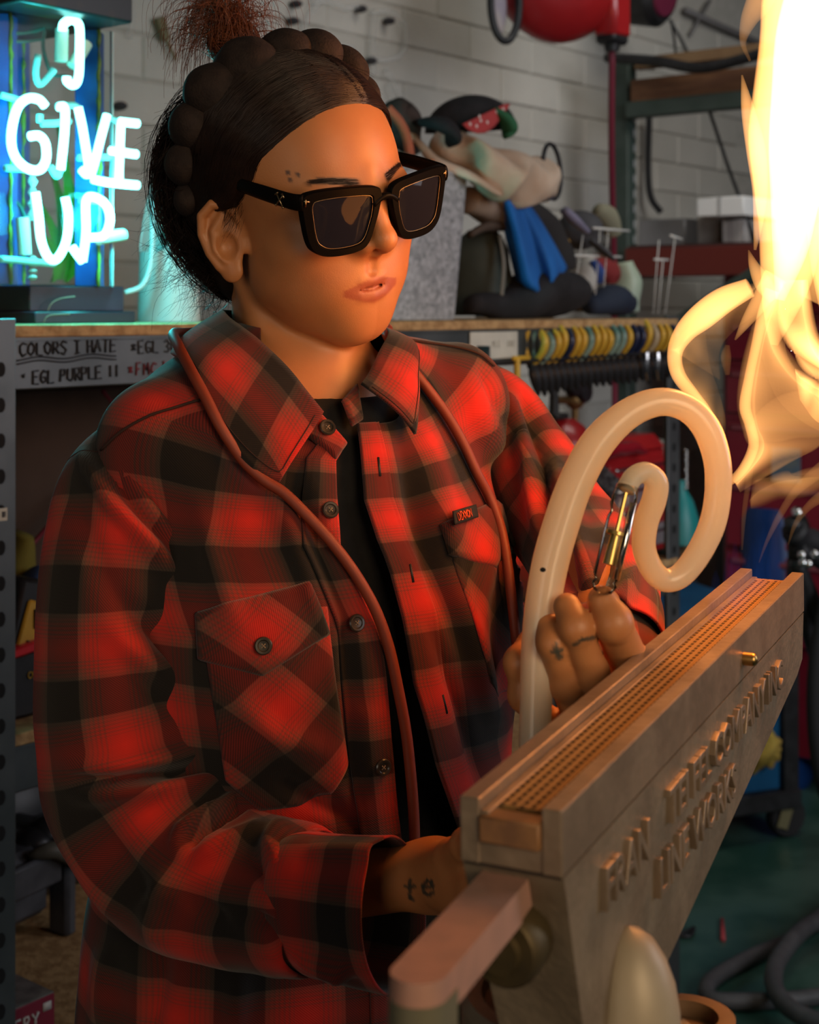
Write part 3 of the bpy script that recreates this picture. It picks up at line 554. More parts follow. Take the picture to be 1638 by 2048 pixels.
# clamp tool case on the bottom shelf
z3s = .53
case = thing('clamp_case', 'black plastic clamp with thick ribs on the bottom shelf left of the person', 'clamp', onz(110, 1900, z3s))
cb = M('charcoal_plastic', (.05, .054, .062), (.075, .08, .09), 25, .42)
c0 = onz(95, 1895, z3s)
ax = unit(W_+N_*.15); ay = np.cross(Z_, ax); RC = np.stack([ax, ay, Z_], 1)
mb = MB(); mb.box(c0+RC@V3(-.045, .10, .085), (.15, .16, .10), RC, .012); part('body', mb, cb, case)
mb = MB(); mb.box(c0+RC@V3(.10, .12, .10), (.19, .12, .09), RC, .014); part('body', mb, cb, case)
for xx in (-.10, .045):
    mb = MB(); mb.box(c0+RC@V3(xx, .015, .075), (.022, .04, .15), RC, .006); mb.box(c0+RC@V3(xx, .09, .145), (.022, .16, .022), RC, .006); part('rib', mb, cb, case)
mb = MB(); mb.tube([c0+RC@V3(-.10, .006, .10), c0+RC@V3(.045, .002, .115)], .0035, 8); part('bar', mb, chrome, case)
mb = MB(); mb.box(c0+RC@V3(-.03, .005, .105), (.12, .012, .045), RC, .004); part('jaw', mb, cb, case)
mb = MB(); p = cr([S(60, 1712, .22), S(110, 1700, .2), S(150, 1720, .2), S(185, 1732, .22)], 12); mb.tube(p, [.006, .008, .011, .012, .012, .012, .011, .01, .009, .008, .007, .006], 10); solo('trigger_grip', 'greyish trigger grip lying above the black clamp', 'tool', mb, M('dim_grip', (.10, .095, .075), rough=.5), sharp=0)
mb = MB(); 
for i, (x, y) in enumerate(((70, 1690), (95, 1668), (125, 1675), (150, 1690))): mb.ell(S(x, y, .26), (.030, .03, .026), MS, 14, 8)
mb.box(F(SS(105, 1720, .28)[0], .40, .53+.11), (.30, .16, .20), MS, .02); solo('power_tool', 'black power tool with rounded housing on the bottom shelf behind the clamp', 'power tool', mb, M('black_tool', (.018, .018, .02), rough=.35), sharp=50)
bx = thing('maroon_box', 'maroon cardboard box with white lettering at the bottom left corner', 'box', onz(60, 2080, z3s))
pA = onz(110, 1985, z3s+.055); sB = float((pA-O_)@W_); tB = float((pA-O_)@N_)
mb = MB(); mb.box(F(sB-.062, tB+.04, z3s+.0275), (.124, .08, .055), MS, .0012); part('carton', mb, M('maroon_card', (.20, .012, .03), rough=.55), bx)
mb = MB(); mb.box(F(sB-.062, tB+.04, z3s+.0556), (.122, .078, .0012), MS); part('lid', mb, M('scuffed_grey', (.13, .11, .10), (.22, .19, .17), 40, .7), bx)
mb = MB(); write(mb, 'EMERY', F(sB-.085, tB-.0006, z3s+.026), W_, Z_, .015, .0016, adv=.85); mb.box(F(sB-.012, tB-.0006, z3s+.043), (.012, .001, .010), MS)
for k in range(3): mb.box(F(sB-.055, tB-.0006, z3s+.018-.005*k), (.05-.01*k, .001, .0012), MS)
part('lettering', mb, M('white_print', (.55, .5, .45), rough=.6), bx, sharp=0)
# ================================================================== under the shelf, right
reg = thing('gas_regulator', 'black and brass gas regulator standing on the red gas tank', 'regulator', S(1115, 835, .35))
p0 = S(1108, 832, .35); p1 = S(1108, 775, .35)
mb = MB(); mb.cyl(p0, p1, .012, .010, 12); mb.box(p1+Z_*.004, (.05, .02, .012), MS, .003); mb.box(p0-Z_*.0, (.05, .05, .014), MS, .003); part('stem', mb, M('dark_iron', (.05, .05, .05), rough=.5, metal=.6), reg)
mb = MB(); c = S(1150, 800, .35); mb.ell(c, (.026, .022, .022), MS, 12, 8); mb.cyl(c, S(1108, 800, .35), .009, n=8); mb.cyl(c, c-Z_*.045, .008, n=8); part('valve_body', mb, M('old_brass', (.22, .13, .05), rough=.5, metal=.7), reg)
for x, y in ((1148, 772), (1168, 784)):
    mb = MB(); c = S(x, y, .33); mb.lathe([(.004, -.012), (.024, -.010), (.026, 0), (.022, .010), (.004, .012)], c, frame_to(-N_), 14); part('knob', mb, black, reg)
tank = thing('red_gas_tank', 'dark red gas tank with domed top under the shelf beside the shoulder', 'tank', S(1130, 1000, .36))
c = S(1122, 1100, .36); zt_ = S(1130, 836, .36)[2]; rad = 68/FPX*c[1]
mb = MB(); mb.lathe([(rad, 0), (rad, zt_-c[2]-.10), (rad*.93, zt_-c[2]-.05), (rad*.7, zt_-c[2]-.018), (.03, zt_-c[2])], V3(c[0], c[1], c[2]), None, 28); part('body', mb, red_paint, tank, sharp=30)
mb = MB(); mb.lathe([(rad*1.01, 0), (rad*1.01, .012)], V3(c[0], c[1], zt_-.13), None, 28); part('band', mb, M('dark_red_rubber', (.14, .01, .02)), tank)
tb = thing('red_toolbox', 'red metal toolbox with silver drawer pulls under the shelf behind the glass tube', 'toolbox', S(1235, 1080, .30))
sa, sb = SS(1206, 960, .26)[0], SS(1330, 960, .26)[0]; zt2, zb2 = S(1250, 905, .26)[2], S(1250, 1120, .26)[2]
mb = MB(); mb.box(F((sa+sb)/2, .36, (zt2+zb2)/2), (sb-sa, .2, zt2-zb2), MS, .006); mb.prism([(0, 0), (.2, 0), (.17, .03), (.03, .03)], sb-sa, F(sa, .26, zt2), N_, Z_); part('body', mb, red_paint, tb)
for k in range(4):
    zz = lerp(zt2-.02, zb2+.02, (k+.5)/4); mb = MB(); mb.box(F((sa+sb)/2, .256, zz), ((sb-sa)*.92, .012, (zt2-zb2)/4*.84), MS, .002); dr = part('drawer', mb, red_paint if k % 2 == 0 else M('silver_drawer', (.45, .36, .38), rough=.35, metal=.6), tb)
    mb = MB(); mb.box(F((sa+sb)/2, .246, zz+.010), ((sb-sa)*.8, .012, .008), MS, .002); part('handle', mb, chrome, dr)
q = blob([S(1150, 925, .2), S(1200, 905, .2), S(1250, 895, .22), S(1290, 905, .24)], [.010, .022, .024, .010], .7, 14, .004, 40, seed=41); solo('red_pouch', 'glossy red pouch lying on top of the red toolbox', 'pouch', q, M('red_vinyl', (.30, .01, .02), rough=.25), sharp=0)
mb = MB(); mb.box(S(1290, 905, .34), (.11, .08, .06), MS, .004); solo('parts_box', 'grey cardboard parts box behind the red toolbox', 'box', mb, M('grey_card', (.20, .19, .16), rough=.8))
mb = MB(); mb.box(F(SS(1215, 990, .22)[0], .235, S(1215, 960, .22)[2]), (.12, .03, .05), MS@roty(.5), .004); solo('black_grille', 'black perforated tool tray leaning on the red toolbox', 'tray', mb, M('black_tray', (.02, .02, .02), (.12, .12, .12), 90, .4))
mb = MB(); pt = [S(1372, 900+10*k, -.01)+W_*(.004*(k % 2)) for k in range(9)]
for k in range(8): mb.tube([lerp(pt[k], pt[k+1], f)+N_*.003*math.cos(f*6.28)+W_*.005*math.sin(f*6.28) for f in np.linspace(0, 1, 9)], .0018, 5)
solo('chain', 'short steel chain hanging on the right shelf post', 'chain', mb, chrome, sharp=0)
mb = MB(); mb.lathe([(.05, 0), (.045, .05), (.03, .10), (.012, .13), (.012, .15)], S(1362, 1085, .25), None, 18); solo('teal_bottle', 'teal plastic bottle low behind the right shelf post', 'bottle', mb, M('teal_plastic', (.01, .22, .22), rough=.4))
q = blob([S(1335, 1120, .3), S(1370, 1100, .3), S(1400, 1110, .3)], [.04, .05, .03], 1, 14, .012, 50, seed=42); solo('tan_rags', 'pile of tan rags low behind the glass tube', 'rags', q, M('tan_rag', (.14, .09, .04), (.05, .035, .02), 16, .9), sharp=0)
q = blob([S(1290, 1100, .34), S(1300, 1040, .34), S(1300, 990, .34)], [.05, .055, .045], 1, 14, .006, 40, seed=43); solo('dark_canister', 'dark green canister behind the electrode of the glass tube', 'canister', q, M('dark_green_can', (.02, .035, .03), rough=.4), sharp=0)
# ================================================================== hose reels overhead
reel = thing('hose_reel', 'red metal hose reel hanging overhead with its hose running down', 'hose reel', S(1130, -60, .5))
c = S(1125, -72, .55); R_ = frame_to(-N_*.9-W_*.35-Z_*.25); rr = 158/FPX*c[1]
mb = MB(); mb.lathe([(.02, .05), (rr*.5, .058), (rr*.86, .040), (rr*.98, .018), (rr, 0), (rr*.98, -.02), (rr*.9, -.06), (.05, -.07)], c, R_, 40); part('drum', mb, red_paint, reel, sharp=60)
mb = MB(); mb.lathe([(.0, .078), (.018, .076), (.022, .062), (.022, .05)], c, R_, 16); part('hub', mb, brass, reel)
mb = MB(); q = S(1224, 40, .5); mb.box(q+Z_*.05, (.085, .07, .20), MS, .012); part('guide_arm', mb, red_paint, reel)
mb = MB(); q = S(1224, 76, .5); mb.box(q, (.075, .06, .035), MS, .008); mb.cyl(q-Z_*.015, q-Z_*.035, .022, .018, 14); part('guide_mouth', mb, black, reel)
mb = MB(); mb.tube(cr([S(1224, 85, .5), S(1223, 300, .55), S(1228, 560, .62), S(1229, 760, .66), S(1230, 1000, .66)], 20), .0085, 8); part('hose', mb, M('red_hose', (.16, .012, .03), rough=.5), reel, sharp=0)
reel2 = thing('black_cable_reel', 'black cable reel hanging overhead right of the red hose reel', 'cable reel', S(1300, -20, .8))
c = S(1296, -12, .8); R2 = frame_to(-N_*.95-Z_*.2); r2 = 64/FPX*c[1]
mb = MB(); mb.lathe([(.02, .06), (r2*.8, .06), (r2, .04), (r2, -.04), (r2*.8, -.06)], c, R2, 28); part('drum', mb, black, reel2)
mb = MB(); mb.lathe([(.005, .07), (r2*.62, .068), (r2*.7, .055)], c, R2, 24); part('side_plate', mb, M('maroon_paint', (.16, .02, .05), rough=.4), reel2)
mb = MB(); pth = cr([S(1340, 40, .75), S(1372, 100, .7), S(1418, 220, .6), S(1455, 330, .5), S(1488, 420, .42), S(1510, 485, .4), S(1530, 560, .4)], 30); mb.tube(pth, .0055, 6); part('cord', mb, black, reel2, sharp=0)
mb = MB(); mb.tube(cr([S(1342, 40, .75), S(1350, 90, .78), S(1352, 140, .8)], 8), .004, 6); part('cord', mb, black, reel2, sharp=0)
mb = MB(); mb.ell(S(1492, 410, .41), (.014, .014, .018), None, 10, 6); part('plug', mb, M('navy_grip', (0, 0, 0)), reel2, sharp=0)
coil = thing('cable_coil', 'dark cable coil hanging left of the red hose reel', 'coil', S(1008, 20, .6))
c = S(1010, 6, .6); mb = MB(); a = np.arange(36)*2*math.pi/36; rx, rz = 33/FPX*c[1], 76/FPX*c[1]
mb.tube([c+rx*math.cos(x)*unit(W_*.9-N_*.4)+rz*math.sin(x)*Z_ for x in a], .010, 8, closed=True); part('ring', mb, black, coil, sharp=0)
mb = MB(); mb.ell(c+N_*.02, (rx*.85, .008, rz*.85), MS, 24, 12); part('disc', mb, M('pale_disc', (.30, .27, .33), (.4, .36, .36), 8, .4), coil, sharp=0)
# ================================================================== steel rack on the right
rack = thing('pallet_rack', 'green steel rack with timber deck standing at the end of the wall', 'rack', S(1250, 900, .75))
gsteel = M('green_rack_steel', (.035, .055, .045), (.05, .07, .06), 12, .5)
D_ = -N_                                           # the rack runs out from the wall
rs, rt = SS(1250, 400, .78)[0], .78
def R_at(px, py, s): 
    X = (px-819)/FPX; d = (W_@O_+s)/(W_[0]*X+W_[1]); return P(px, py, d)
pz = S(1250, 128, .78)[2]
for t_ in (.78, -.95):
    mb = MB(); mb.box(F(rs, t_, pz/2), (.05, .05, pz), MS, .003); po = part('post', mb, gsteel, rack)
    hb = MB()
    for z in np.arange(1.45, pz-.05, .045): hb.box(F(rs+.012, t_-.0255, z), (.008, .002, .022), MS)
    part('slots', hb, M('slot_light', (.35, .36, .36), rough=.6), po)['kind'] = 'stuff'
zb_ = R_at(1270, 236, rs)[2]
mb = MB(); mb.box(F(rs-.03, -.1, zb_+.018), (.04, 1.7, .048), MS, .003); part('beam', mb, gsteel, rack)
zr = R_at(1330, 525, rs)[2]
mb = MB(); mb.box(F(rs-.03, -.1, zr), (.045, 1.7, .085), MS, .003); part('beam', mb, M('dark_red_steel', (.13, .018, .012), rough=.5), rack)
mb = MB(); mb.box(F(rs+.3, -.1, zr+.045), (.66, 1.7, .012), MS, .002); part('deck', mb, M('dark_deck', (.05, .02, .018), rough=.7), rack)
a_, b_ = R_at(1350, 662, rs-.05), R_at(1510, 556, rs-.05); b_ = a_+(b_-a_)*1.8; mb = MB(); mb.tube([a_-(b_-a_)*.5, b_], .035, 4); part('brace', mb, gsteel, rack, smooth=False)
wood = M('timber', (.10, .042, .020), (.17, .08, .036), 6, .7, stretch=(1, 1, 6)); 
zd = R_at(1300, 196, rs)[2]
for i, (zo, h, so, col) in enumerate(((.030, .075, 0.0, wood), (.115, .035, .02, M('pale_timber', (.17, .095, .045), (.23, .14, .07), 8, .7)), (.045, .06, .16, wood))):
    mb = MB(); mb.box(F(rs-.02+so, -.1, zb_+.04+zo), (.035 if so < .1 else .1, 1.68, h), MS@rotx(.004*i), .003); tm = solo('timber_plank', ['thick brown timber plank lying on the steel rack', 'thin pale timber plank lying on top of the brown plank', 'brown timber plank lying behind the others on the rack'][i], 'plank', mb, col)
mb = MB(); mb.tube(cr([R_at(1215, 116, rs-.07), R_at(1310, 122, rs-.08), R_at(1400, 136, rs-.09), R_at(1500, 114, rs-.09), R_at(1640, 70, rs-.09)], 24), [.022]*24, 8, flat=.7); solo('black_conduit', 'black cable bundle sagging across the top of the rack', 'cable', mb, black, sharp=0)
mb = MB(); mb.tube(cr([S(1298, 236, 1.0), S(1296, 340, 1.0), S(1302, 395, .98), S(1322, 425, .95)], 16), .011, 8); solo('black_pipe', 'black pipe running down the block wall behind the rack', 'pipe', mb, blackrub, sharp=0)
wb = thing('white_box', 'white cardboard box on the rack, its end lit bright', 'box', R_at(1400, 440, rs+.1))
za, zbb = R_at(1390, 396, rs-.03)[2], R_at(1390, 434, rs-.03)[2]
pL = R_at(1390, 415, rs-.03); pR = R_at(1484, 415, rs-.03); tL, tR = float((pL-O_)@N_), float((pR-O_)@N_)
mb = MB(); mb.box(F(rs+.17, (tL+tR)/2, (za+zbb)/2), (.38, abs(tL-tR), za-zbb), MS, .003); part('carton', mb, M('white_card', (.78, .78, .76), rough=.6), wb)
mb = MB(); mb.box(F(rs-.021, (tL+tR)/2, (za+zbb)/2), (.002, .01, za-zbb), MS); part('tape', mb, M('grey_tape', (.45, .45, .44), rough=.5), wb)
zz0 = zr+.052
for (lab, pa, pb, py, mat, nm, cat, so) in (('grey metal box under the white box on the rack', 1392, 1440, 436, M('grey_metal_box', (.22, .20, .18), (.12, .1, .09), 8, .5), 'metal_box', 'box', .06), ('pale paper stack beside the grey metal box on the rack', 1442, 1490, 440, M('pale_stack', (.48, .46, .44), (.30, .28, .27), 18, .6, stretch=(8, 8, .3)), 'paper_stack', 'papers', .03), ('dull silver box at the left end of the rack shelf', 1275, 1372, 440, M('dull_silver', (.28, .28, .29), rough=.45, metal=.3), 'silver_box', 'box', .12)):
    p1, p2 = R_at(pa, 480, rs+so), R_at(pb, 480, rs+so); t1, t2 = [float((p-O_)@N_) for p in (p1, p2)]; zt_ = R_at(pa, py, rs+so)[2]
    mb = MB(); mb.box(F(rs+so+.1, (t1+t2)/2, (zz0+zt_)/2), (.2, abs(t1-t2)-.004, zt_-zz0), MS, .004); solo(nm, lab, cat, mb, mat)
# red tool chest on the right below the rack
chest = thing('red_tool_chest', 'large dark red tool chest with drawers behind the flame', 'tool chest', F(rs-.1, -.3, 0))
zc1 = R_at(1400, 548, rs+.24)[2]; mchest = M('dark_red_paint', (.22, .012, .03), (.18, .01, .02), 6, .35, coat=.3)
mb = MB(); CH = .30; mb.box(F(rs+.22+CH, -.15, zc1/2+.05), (.5, 1.5, zc1-.1), MS, .01); part('cabinet', mb, mchest, chest)
k = 0
for zlo, zhi in ((zc1-.12, zc1-.02), (zc1-.26, zc1-.14), (zc1-.42, zc1-.28), (zc1-.60, zc1-.44), (zc1-.82, zc1-.62), (zc1-1.1, zc1-.84)):
    for t0_, t1_ in ((-.88, -.16), (-.14, .58)):
        mb = MB(); mb.box(F(rs-.036+CH, (t0_+t1_)/2, (zlo+zhi)/2), (.02, t1_-t0_, zhi-zlo), MS, .004); dr = part('drawer', mb, M('drawer_red', (.24, .012, .028), rough=.3, coat=.3), chest)
        mb = MB(); mb.box(F(rs-.05+CH, (t0_+t1_)/2, zhi-.022), (.012, (t1_-t0_)*.94, .018), MS, .004); part('handle', mb, M('pull_red', (.40, .10, .12), rough=.3, metal=.4), dr)
mb = MB()
mb.box(R_at(1572, 930, rs+.245), (.004, .09, .10), MS); solo('blue_sticker', 'square blue grey sticker on the red tool chest', 'sticker', mb, M('sticker_blue', (.12, .17, .22), (.2, .22, .2), 40, .6))
# ================================================================== blue welder cart, bicycle and floor things
def flr(px, py): return onz(px, py, 0.0)
cart = thing('welder_cart', 'blue welding machine in a black frame on castor wheels', 'welding machine', flr(1520, 1700))
cp = flr(1560, 1680); Dc = cp[1]
xr = unit(V3(.93, .36, 0)); yr = np.cross(Z_, xr); RCt = np.stack([xr, yr, Z_], 1)
zb3 = P(1560, 1590, Dc)[2]; zt3 = P(1560, 1235, Dc)[2]
w_c = .42; mb = MB(); cc = P(1578, 1400, Dc)-xr*w_c/2+yr*.25
bluep = M('blue_paint', (.008, .085, .20), (.006, .07, .17), 8, .4)
mb.box(V3(cc[0], cc[1], (zb3+zt3)/2+.015), (w_c, .5, zt3-zb3), RCt, .008); part('case', mb, bluep, cart)
for sx in (-1, 1):
    for sy in (-1, 1):
        mb = MB(); mb.box(V3(*(cc+RCt@V3(sx*(w_c/2-.005), sy*.25, 0))[:2], (zb3+zt3)/2), (.05, .04, zt3-zb3+.05), RCt, .004); part('frame_post', mb, black, cart)
mb = MB(); mb.box(V3(cc[0], cc[1], zb3-.005), (w_c+.05, .55, .05), RCt, .004); part('frame_base', mb, black, cart)
mb = MB(); mb.box(V3(*(cc+xr*(w_c/2+.03))[:2], (zb3+zt3)/2), (.02, .36, (zt3-zb3)*.92), RCt, .004); sp = part('side_panel', mb, M('grey_louvre', (.20, .21, .21), rough=.5), cart)
for k in range(12):
    mb = MB(); mb.box(V3(*(cc+xr*(w_c/2+.043))[:2], lerp(zb3+.05, zt3-.05, k/11)), (.012, .32, .010), RCt@roty(.5), .001); part('louvre', mb, M('grey_louvre', (.2, .2, .2)), sp)
for sx in (-1, 1):
    for sy in (-1, 1):
        q = cc+RCt@V3(sx*(w_c/2-.02), sy*.22, 0); mb = MB(); zc_ = zb3-.03
        wc = V3(q[0], q[1], .055)+xr*.03; mb.lathe([(.02, -.016), (.05, -.018), (.055, -.012), (.055, .012), (.05, .018), (.02, .016)], wc, frame_to(yr), 20); wh = part('castor_wheel', mb, blackrub, cart)
        mb = MB(); mb.box(lerp(V3(q[0], q[1], zc_), wc, .55)-yr*.024, (.035, .004, .085), RCt@roty(.35), .001); mb.box(V3(q[0], q[1], zc_-.004), (.06, .06, .008), RCt, .001); part('castor_fork', mb, M('zinc_yellow', (.35, .30, .16), rough=.4, metal=.6), wh)
fp = P(1540, 1500, Dc-.02)
glv = thing('leather_glove', 'worn yellow leather glove hanging on the blue welding machine', 'glove', P(1535, 1545, Dc-.05))
gm = M('yellow_leather', (.42, .30, .05), (.30, .19, .05), 14, .75)
p = lambda x, y: P(x, y, Dc-.06)
q = blob([p(1505, 1545), p(1520, 1515), p(1535, 1485), p(1528, 1462)], [.018, .05, .055, .02], .5, 16, .008, 50, seed=51); part('palm', q, gm, glv, sharp=0)
for i, (x, y) in enumerate(((1558, 1478), (1560, 1500), (1552, 1520), (1538, 1535))):
    q = blob([p(1535, 1495+8*i-6), p((1535+x)/2+4, (1495+y)/2), p(x, y)], [.016, .017, .010], .9, 10, .002, seed=60+i); part('finger', q, gm, glv, sharp=0)
bar = thing('blue_drum', 'dark blue plastic drum standing beyond the burner', 'drum', flr(1530, 1600))
c = P(1552, 1100, 4.45); r_ = 74/FPX*4.45; zt_ = P(1552, 1004, 4.45)[2]
mb = MB(); mb.lathe([(r_*.9, .0), (r_, .03), (r_, zt_*.3), (r_*1.03, zt_*.32), (r_, zt_*.34), (r_, zt_*.66), (r_*1.03, zt_*.68), (r_, zt_*.7), (r_, zt_-.05), (r_*.9, zt_-.01), (r_*.3, zt_)], V3(c[0], c[1], 0), None, 28); part('shell', mb, M('blue_drum_plastic', (.008, .04, .16), (.006, .03, .12), 6, .3), bar)
mb = MB(); mb.lathe([(.02, 0), (.025, .012), (.022, .03), (0, .032)], V3(c[0]-.03, c[1]-.03, zt_-.004), None, 12); part('bung', mb, black, bar)
bike = thing('bicycle', 'black bicycle with chrome bars leaning beside the welding machine', 'bicycle', flr(1650, 1560))
Db = 3.25; B = lambda x, y, dd=0: P(x, y, Db+dd)
for (cx, cy, dd, rad_) in ((1742, 1390, .0, .33),):
    c = B(cx, cy, dd); Rw = frame_to(unit(V3(.35, -.94, 0))); a = np.arange(48)*2*math.pi/48
    ring = lambda rr: [c+Rw@V3(rr*math.cos(x)*.45, rr*math.sin(x), 0) for x in a]
    mb = MB(); mb.tube(ring(rad_), .018, 8, closed=True); wh = part('wheel', mb, blackrub, bike, sharp=0)
    mb = MB(); mb.tube(ring(rad_-.022), .007, 6, closed=True); part('rim', mb, chrome, wh, sharp=0)
    mb = MB()
    for k in range(24): x = k*2*math.pi/24; mb.tube([c+Rw@V3(.02*math.cos(x+.6), .02*math.sin(x+.6), .01*(-1)**k), c+Rw@V3((rad_-.022)*math.cos(x)*.45, (rad_-.022)*math.sin(x), 0)], .0013, 4)
    part('spokes', mb, chrome, wh, sharp=0)
for (pts, rr, mt, nm) in (([(1592, 1022), (1606, 1040), (1616, 1075), (1618, 1110)], .012, chrome, 'handlebar'), ([(1592, 1150), (1612, 1250), (1650, 1340), (1742, 1390)], .016, black, 'fork'), ([(1596, 1100), (1640, 1120), (1700, 1160)], .02, black, 'top_tube'), ([(1590, 1120), (1640, 1240), (1690, 1380)], .02, black, 'down_tube'), ([(1586, 1040), (1594, 1090), (1592, 1150)], .022, black, 'head_tube'), ([(1600, 1130), (1618, 1190), (1630, 1260), (1640, 1300)], .006, M('grey_cable', (.12, .13, .14), rough=.4), 'brake_cable'), ([(1588, 1060), (1600, 1075), (1630, 1085)], .03, M('dark_pad', (.02, .02, .022), rough=.6), 'lever_clamp')):
    mb = MB(); mb.tube(cr([B(x, y, .02*i) for i, (x, y) in enumerate(pts)], 14), rr, 8); part(nm, mb, mt, bike, sharp=0)
for x, y in ((1604, 1110), (1618, 1128), (1630, 1108), (1606, 1126)):
    mb = MB(); mb.ell(B(x, y, -.05), .010, None, 10, 6); part('bolt', mb, chrome, bike, sharp=0)
# hoses and bits on the floor
hose_m = M('grey_hose', (.055, .055, .058), (.075, .075, .078), 20, .55)
for lab, pts, r_ in (('thick grey hose looping over the green floor nearest the burner', [(1700, 1830), (1620, 1850), (1570, 1900), (1548, 1945), (1556, 1990), (1600, 2030), (1690, 2060)], .019), ('thick grey hose lying across the green floor below the loop', [(1690, 1985), (1600, 1998), (1500, 2003), (1430, 2000), (1412, 1982), (1430, 1955), (1500, 1915), (1580, 1880), (1640, 1835), (1700, 1790)], .017)):
    mb = MB(); zz = r_+.001+ (.036 if 'nearest' in lab else 0); mb.tube(cr([onz(x, y, zz) for x, y in pts], 50), r_, 10); solo('floor_hose', lab, 'hose', mb, hose_m, 'grey hoses on the floor', sharp=0)
mb = MB(); mb.tube(cr([onz(x, y, .006) for x, y in ((1310, 1862), (1345, 1868), (1375, 1862), (1388, 1855), (1380, 1872), (1350, 1870))], 24), .004, 6); solo('black_cable_loop', 'small loop of black cable on the green floor', 'cable', mb, black, sharp=0)
mb = MB(); mb.tube([onz(1444, 1838, .004), onz(1446, 1880, .004)], [.004, .006], 6); solo('red_stub', 'short red plastic stub lying on the green floor', 'stub', mb, M('pink_red', (.40, .05, .06), rough=.5), sharp=0)
# ================================================================== glass tube letters and sticks on the block wall
tubem = bpy.data.materials.new('wall_glass_tube'); tubem.use_nodes = True; nt = tubem.node_tree; nt.nodes.clear(); out = nt.nodes.new('ShaderNodeOutputMaterial'); mx = nt.nodes.new('ShaderNodeMixShader'); tr = nt.nodes.new('ShaderNodeBsdfTransparent'); df = nt.nodes.new('ShaderNodeBsdfPrincipled'); df.inputs['Base Color'].default_value = (.75, .75, .72, 1); df.inputs['Roughness'].default_value = .08; lw = nt.nodes.new('ShaderNodeLayerWeight'); lw.inputs[0].default_value = .25
nt.links.new(lw.outputs['Facing'], mx.inputs[0]); nt.links.new(tr.outputs[0], mx.inputs[1]); nt.links.new(df.outputs[0], mx.inputs[2]); nt.links.new(mx.outputs[0], out.inputs[0])
TT = TW-.03
for lab, pts in (('clear glass tube loop shaped like a D hanging on the block wall', [(742, 25), (780, 24), (808, 50), (812, 85), (800, 112), (770, 120), (738, 116)]), ('straight clear glass tube leaning diagonally on the block wall', [(640, 0), (620, 30), (604, 62)]), ('short clear glass tube bent at its end above the hair', [(622, 2), (660, 4), (694, 16), (715, 12)]), ('small clear glass tube behind the top of the headband', [(650, 78), (680, 90), (706, 96)]), ('thin clear glass tube hanging vertically on the block wall', [(748, 30), (745, 90), (746, 150)]), ('bent clear glass hook hanging on the block wall near the hat', [(772, 140), (795, 180), (806, 204), (790, 208), (776, 168)]), ('clear glass tube hanging beside the neon sign', [(262, 0), (263, 50), (258, 75)])):
    mb = MB(); mb.tube(cr([S(x, y, TT) for x, y in pts], 24), .0075, 8); solo('wall_glass_tube', lab, 'glass tube', mb, tubem, 'bare glass tubes hanging on the wall', sharp=0)
for lab, a_, b_ in (('wooden stick hung on the wall beside the hair bun', (318, 35), (332, 80)), ('wooden holder hung on the wall behind the hair bun', (332, 80), (352, 120))):
    mb = MB(); q0, q1 = S(*a_, TT), S(*b_, TT); mb.tube([q0, q1], [.014, .012] if 'stick' in lab else [.005, .004], 6); solo('wooden_stick', lab, 'stick', mb, M('olive_wood', (.20, .17, .09), (.14, .12, .06), 10, .7))
for i, (x, y) in enumerate(((410, 10), (586, 42), (778, 42), (742, 122), (240, 212), (592, 8), (722, 18))):
    mb = MB(); q0 = S(x, y, TT); mb.ell(q0, (.014, .02, .010), MS, 8, 6); solo('tube_peg', ['dark peg on the wall above the hair bun', 'dark peg on the wall right of the bun', 'dark peg inside the D shaped glass loop', 'dark peg under the D shaped glass loop', 'dark peg on the wall right of the blue post', 'dark peg at the upper edge of the wall', 'dark peg holding the bent glass tube'][i], 'peg', mb, M('dark_peg', (.05, .045, .05), rough=.6), 'pegs for glass tubes')
for lab, a_, b_ in (('grey conduit pipe crossing the block wall high on the right', (1370, 20), (1640, 140)), ('thin grey conduit pipe on the block wall, upper right', (1420, 0), (1380, 70))):
    mb = MB(); mb.tube([S(*a_, TT), S(*b_, TT)], .012 if '140' in str(b_) else .006, 8); solo('conduit_pipe', lab, 'pipe', mb, M('grey_conduit', (.16, .15, .15), rough=.5), sharp=0)
# ================================================================== ribbon burner
E_ = unit(V3(.488, 1, .0393)); G_ = unit(np.cross(E_, Z_)); UB = np.cross(G_, E_)
zt = 1.206; LB = P(919, 1591, .65); LB[2] = zt; WB = .0476; LN = .522
B_ = np.stack([E_, G_, UB], 1)
def Bp(s, w, z): return LB+s*E_+w*G_+UB*z           # along, across to the right, up from the top face
iron = M('cast_iron_tan', (.17, .135, .098), (.22, .178, .13), 30, .48, .25, .25, 140)
top_m = M('machined_edge', (.29, .225, .165), (.22, .17, .125), 25, .40, .45, .15, 120)
burner = thing('ribbon_burner', 'cast iron ribbon burner with raised lettering on its side', 'burner', Bp(.1, .024, -.2))
mb = MB()
for w0, w1 in ((0, .0092), (WB-.0092, WB)):
    mb.box(Bp(LN/2, (w0+w1)/2, -.0145), (LN, w1-w0, .029), B_, .0006)
mb.box(Bp(LN/2, WB/2, -.0210), (LN-.0016, WB-.012, .0155), B_, .0004); part('trough', mb, top_m, burner, sharp=30)
mb = MB(); mb.box(Bp(LN/2, .0113, -.0105), (LN-.002, .0042, .010), B_, .0006); mb.box(Bp(LN/2, WB-.0113, -.0125), (LN-.002, .0042, .006), B_, .0006); part('ledge', mb, top_m, burner, sharp=30)
ribm = bpy.data.materials.new('ribbon_brass'); ribm.use_nodes = True; nt = ribm.node_tree; b = nt.nodes['Principled BSDF']; b.inputs['Base Color'].default_value = (.30, .175, .06, 1); b.inputs['Metallic'].default_value = .2; b.inputs['Roughness'].default_value = .55
holem = M('port_hole', (.05, .03, .012), rough=.9)
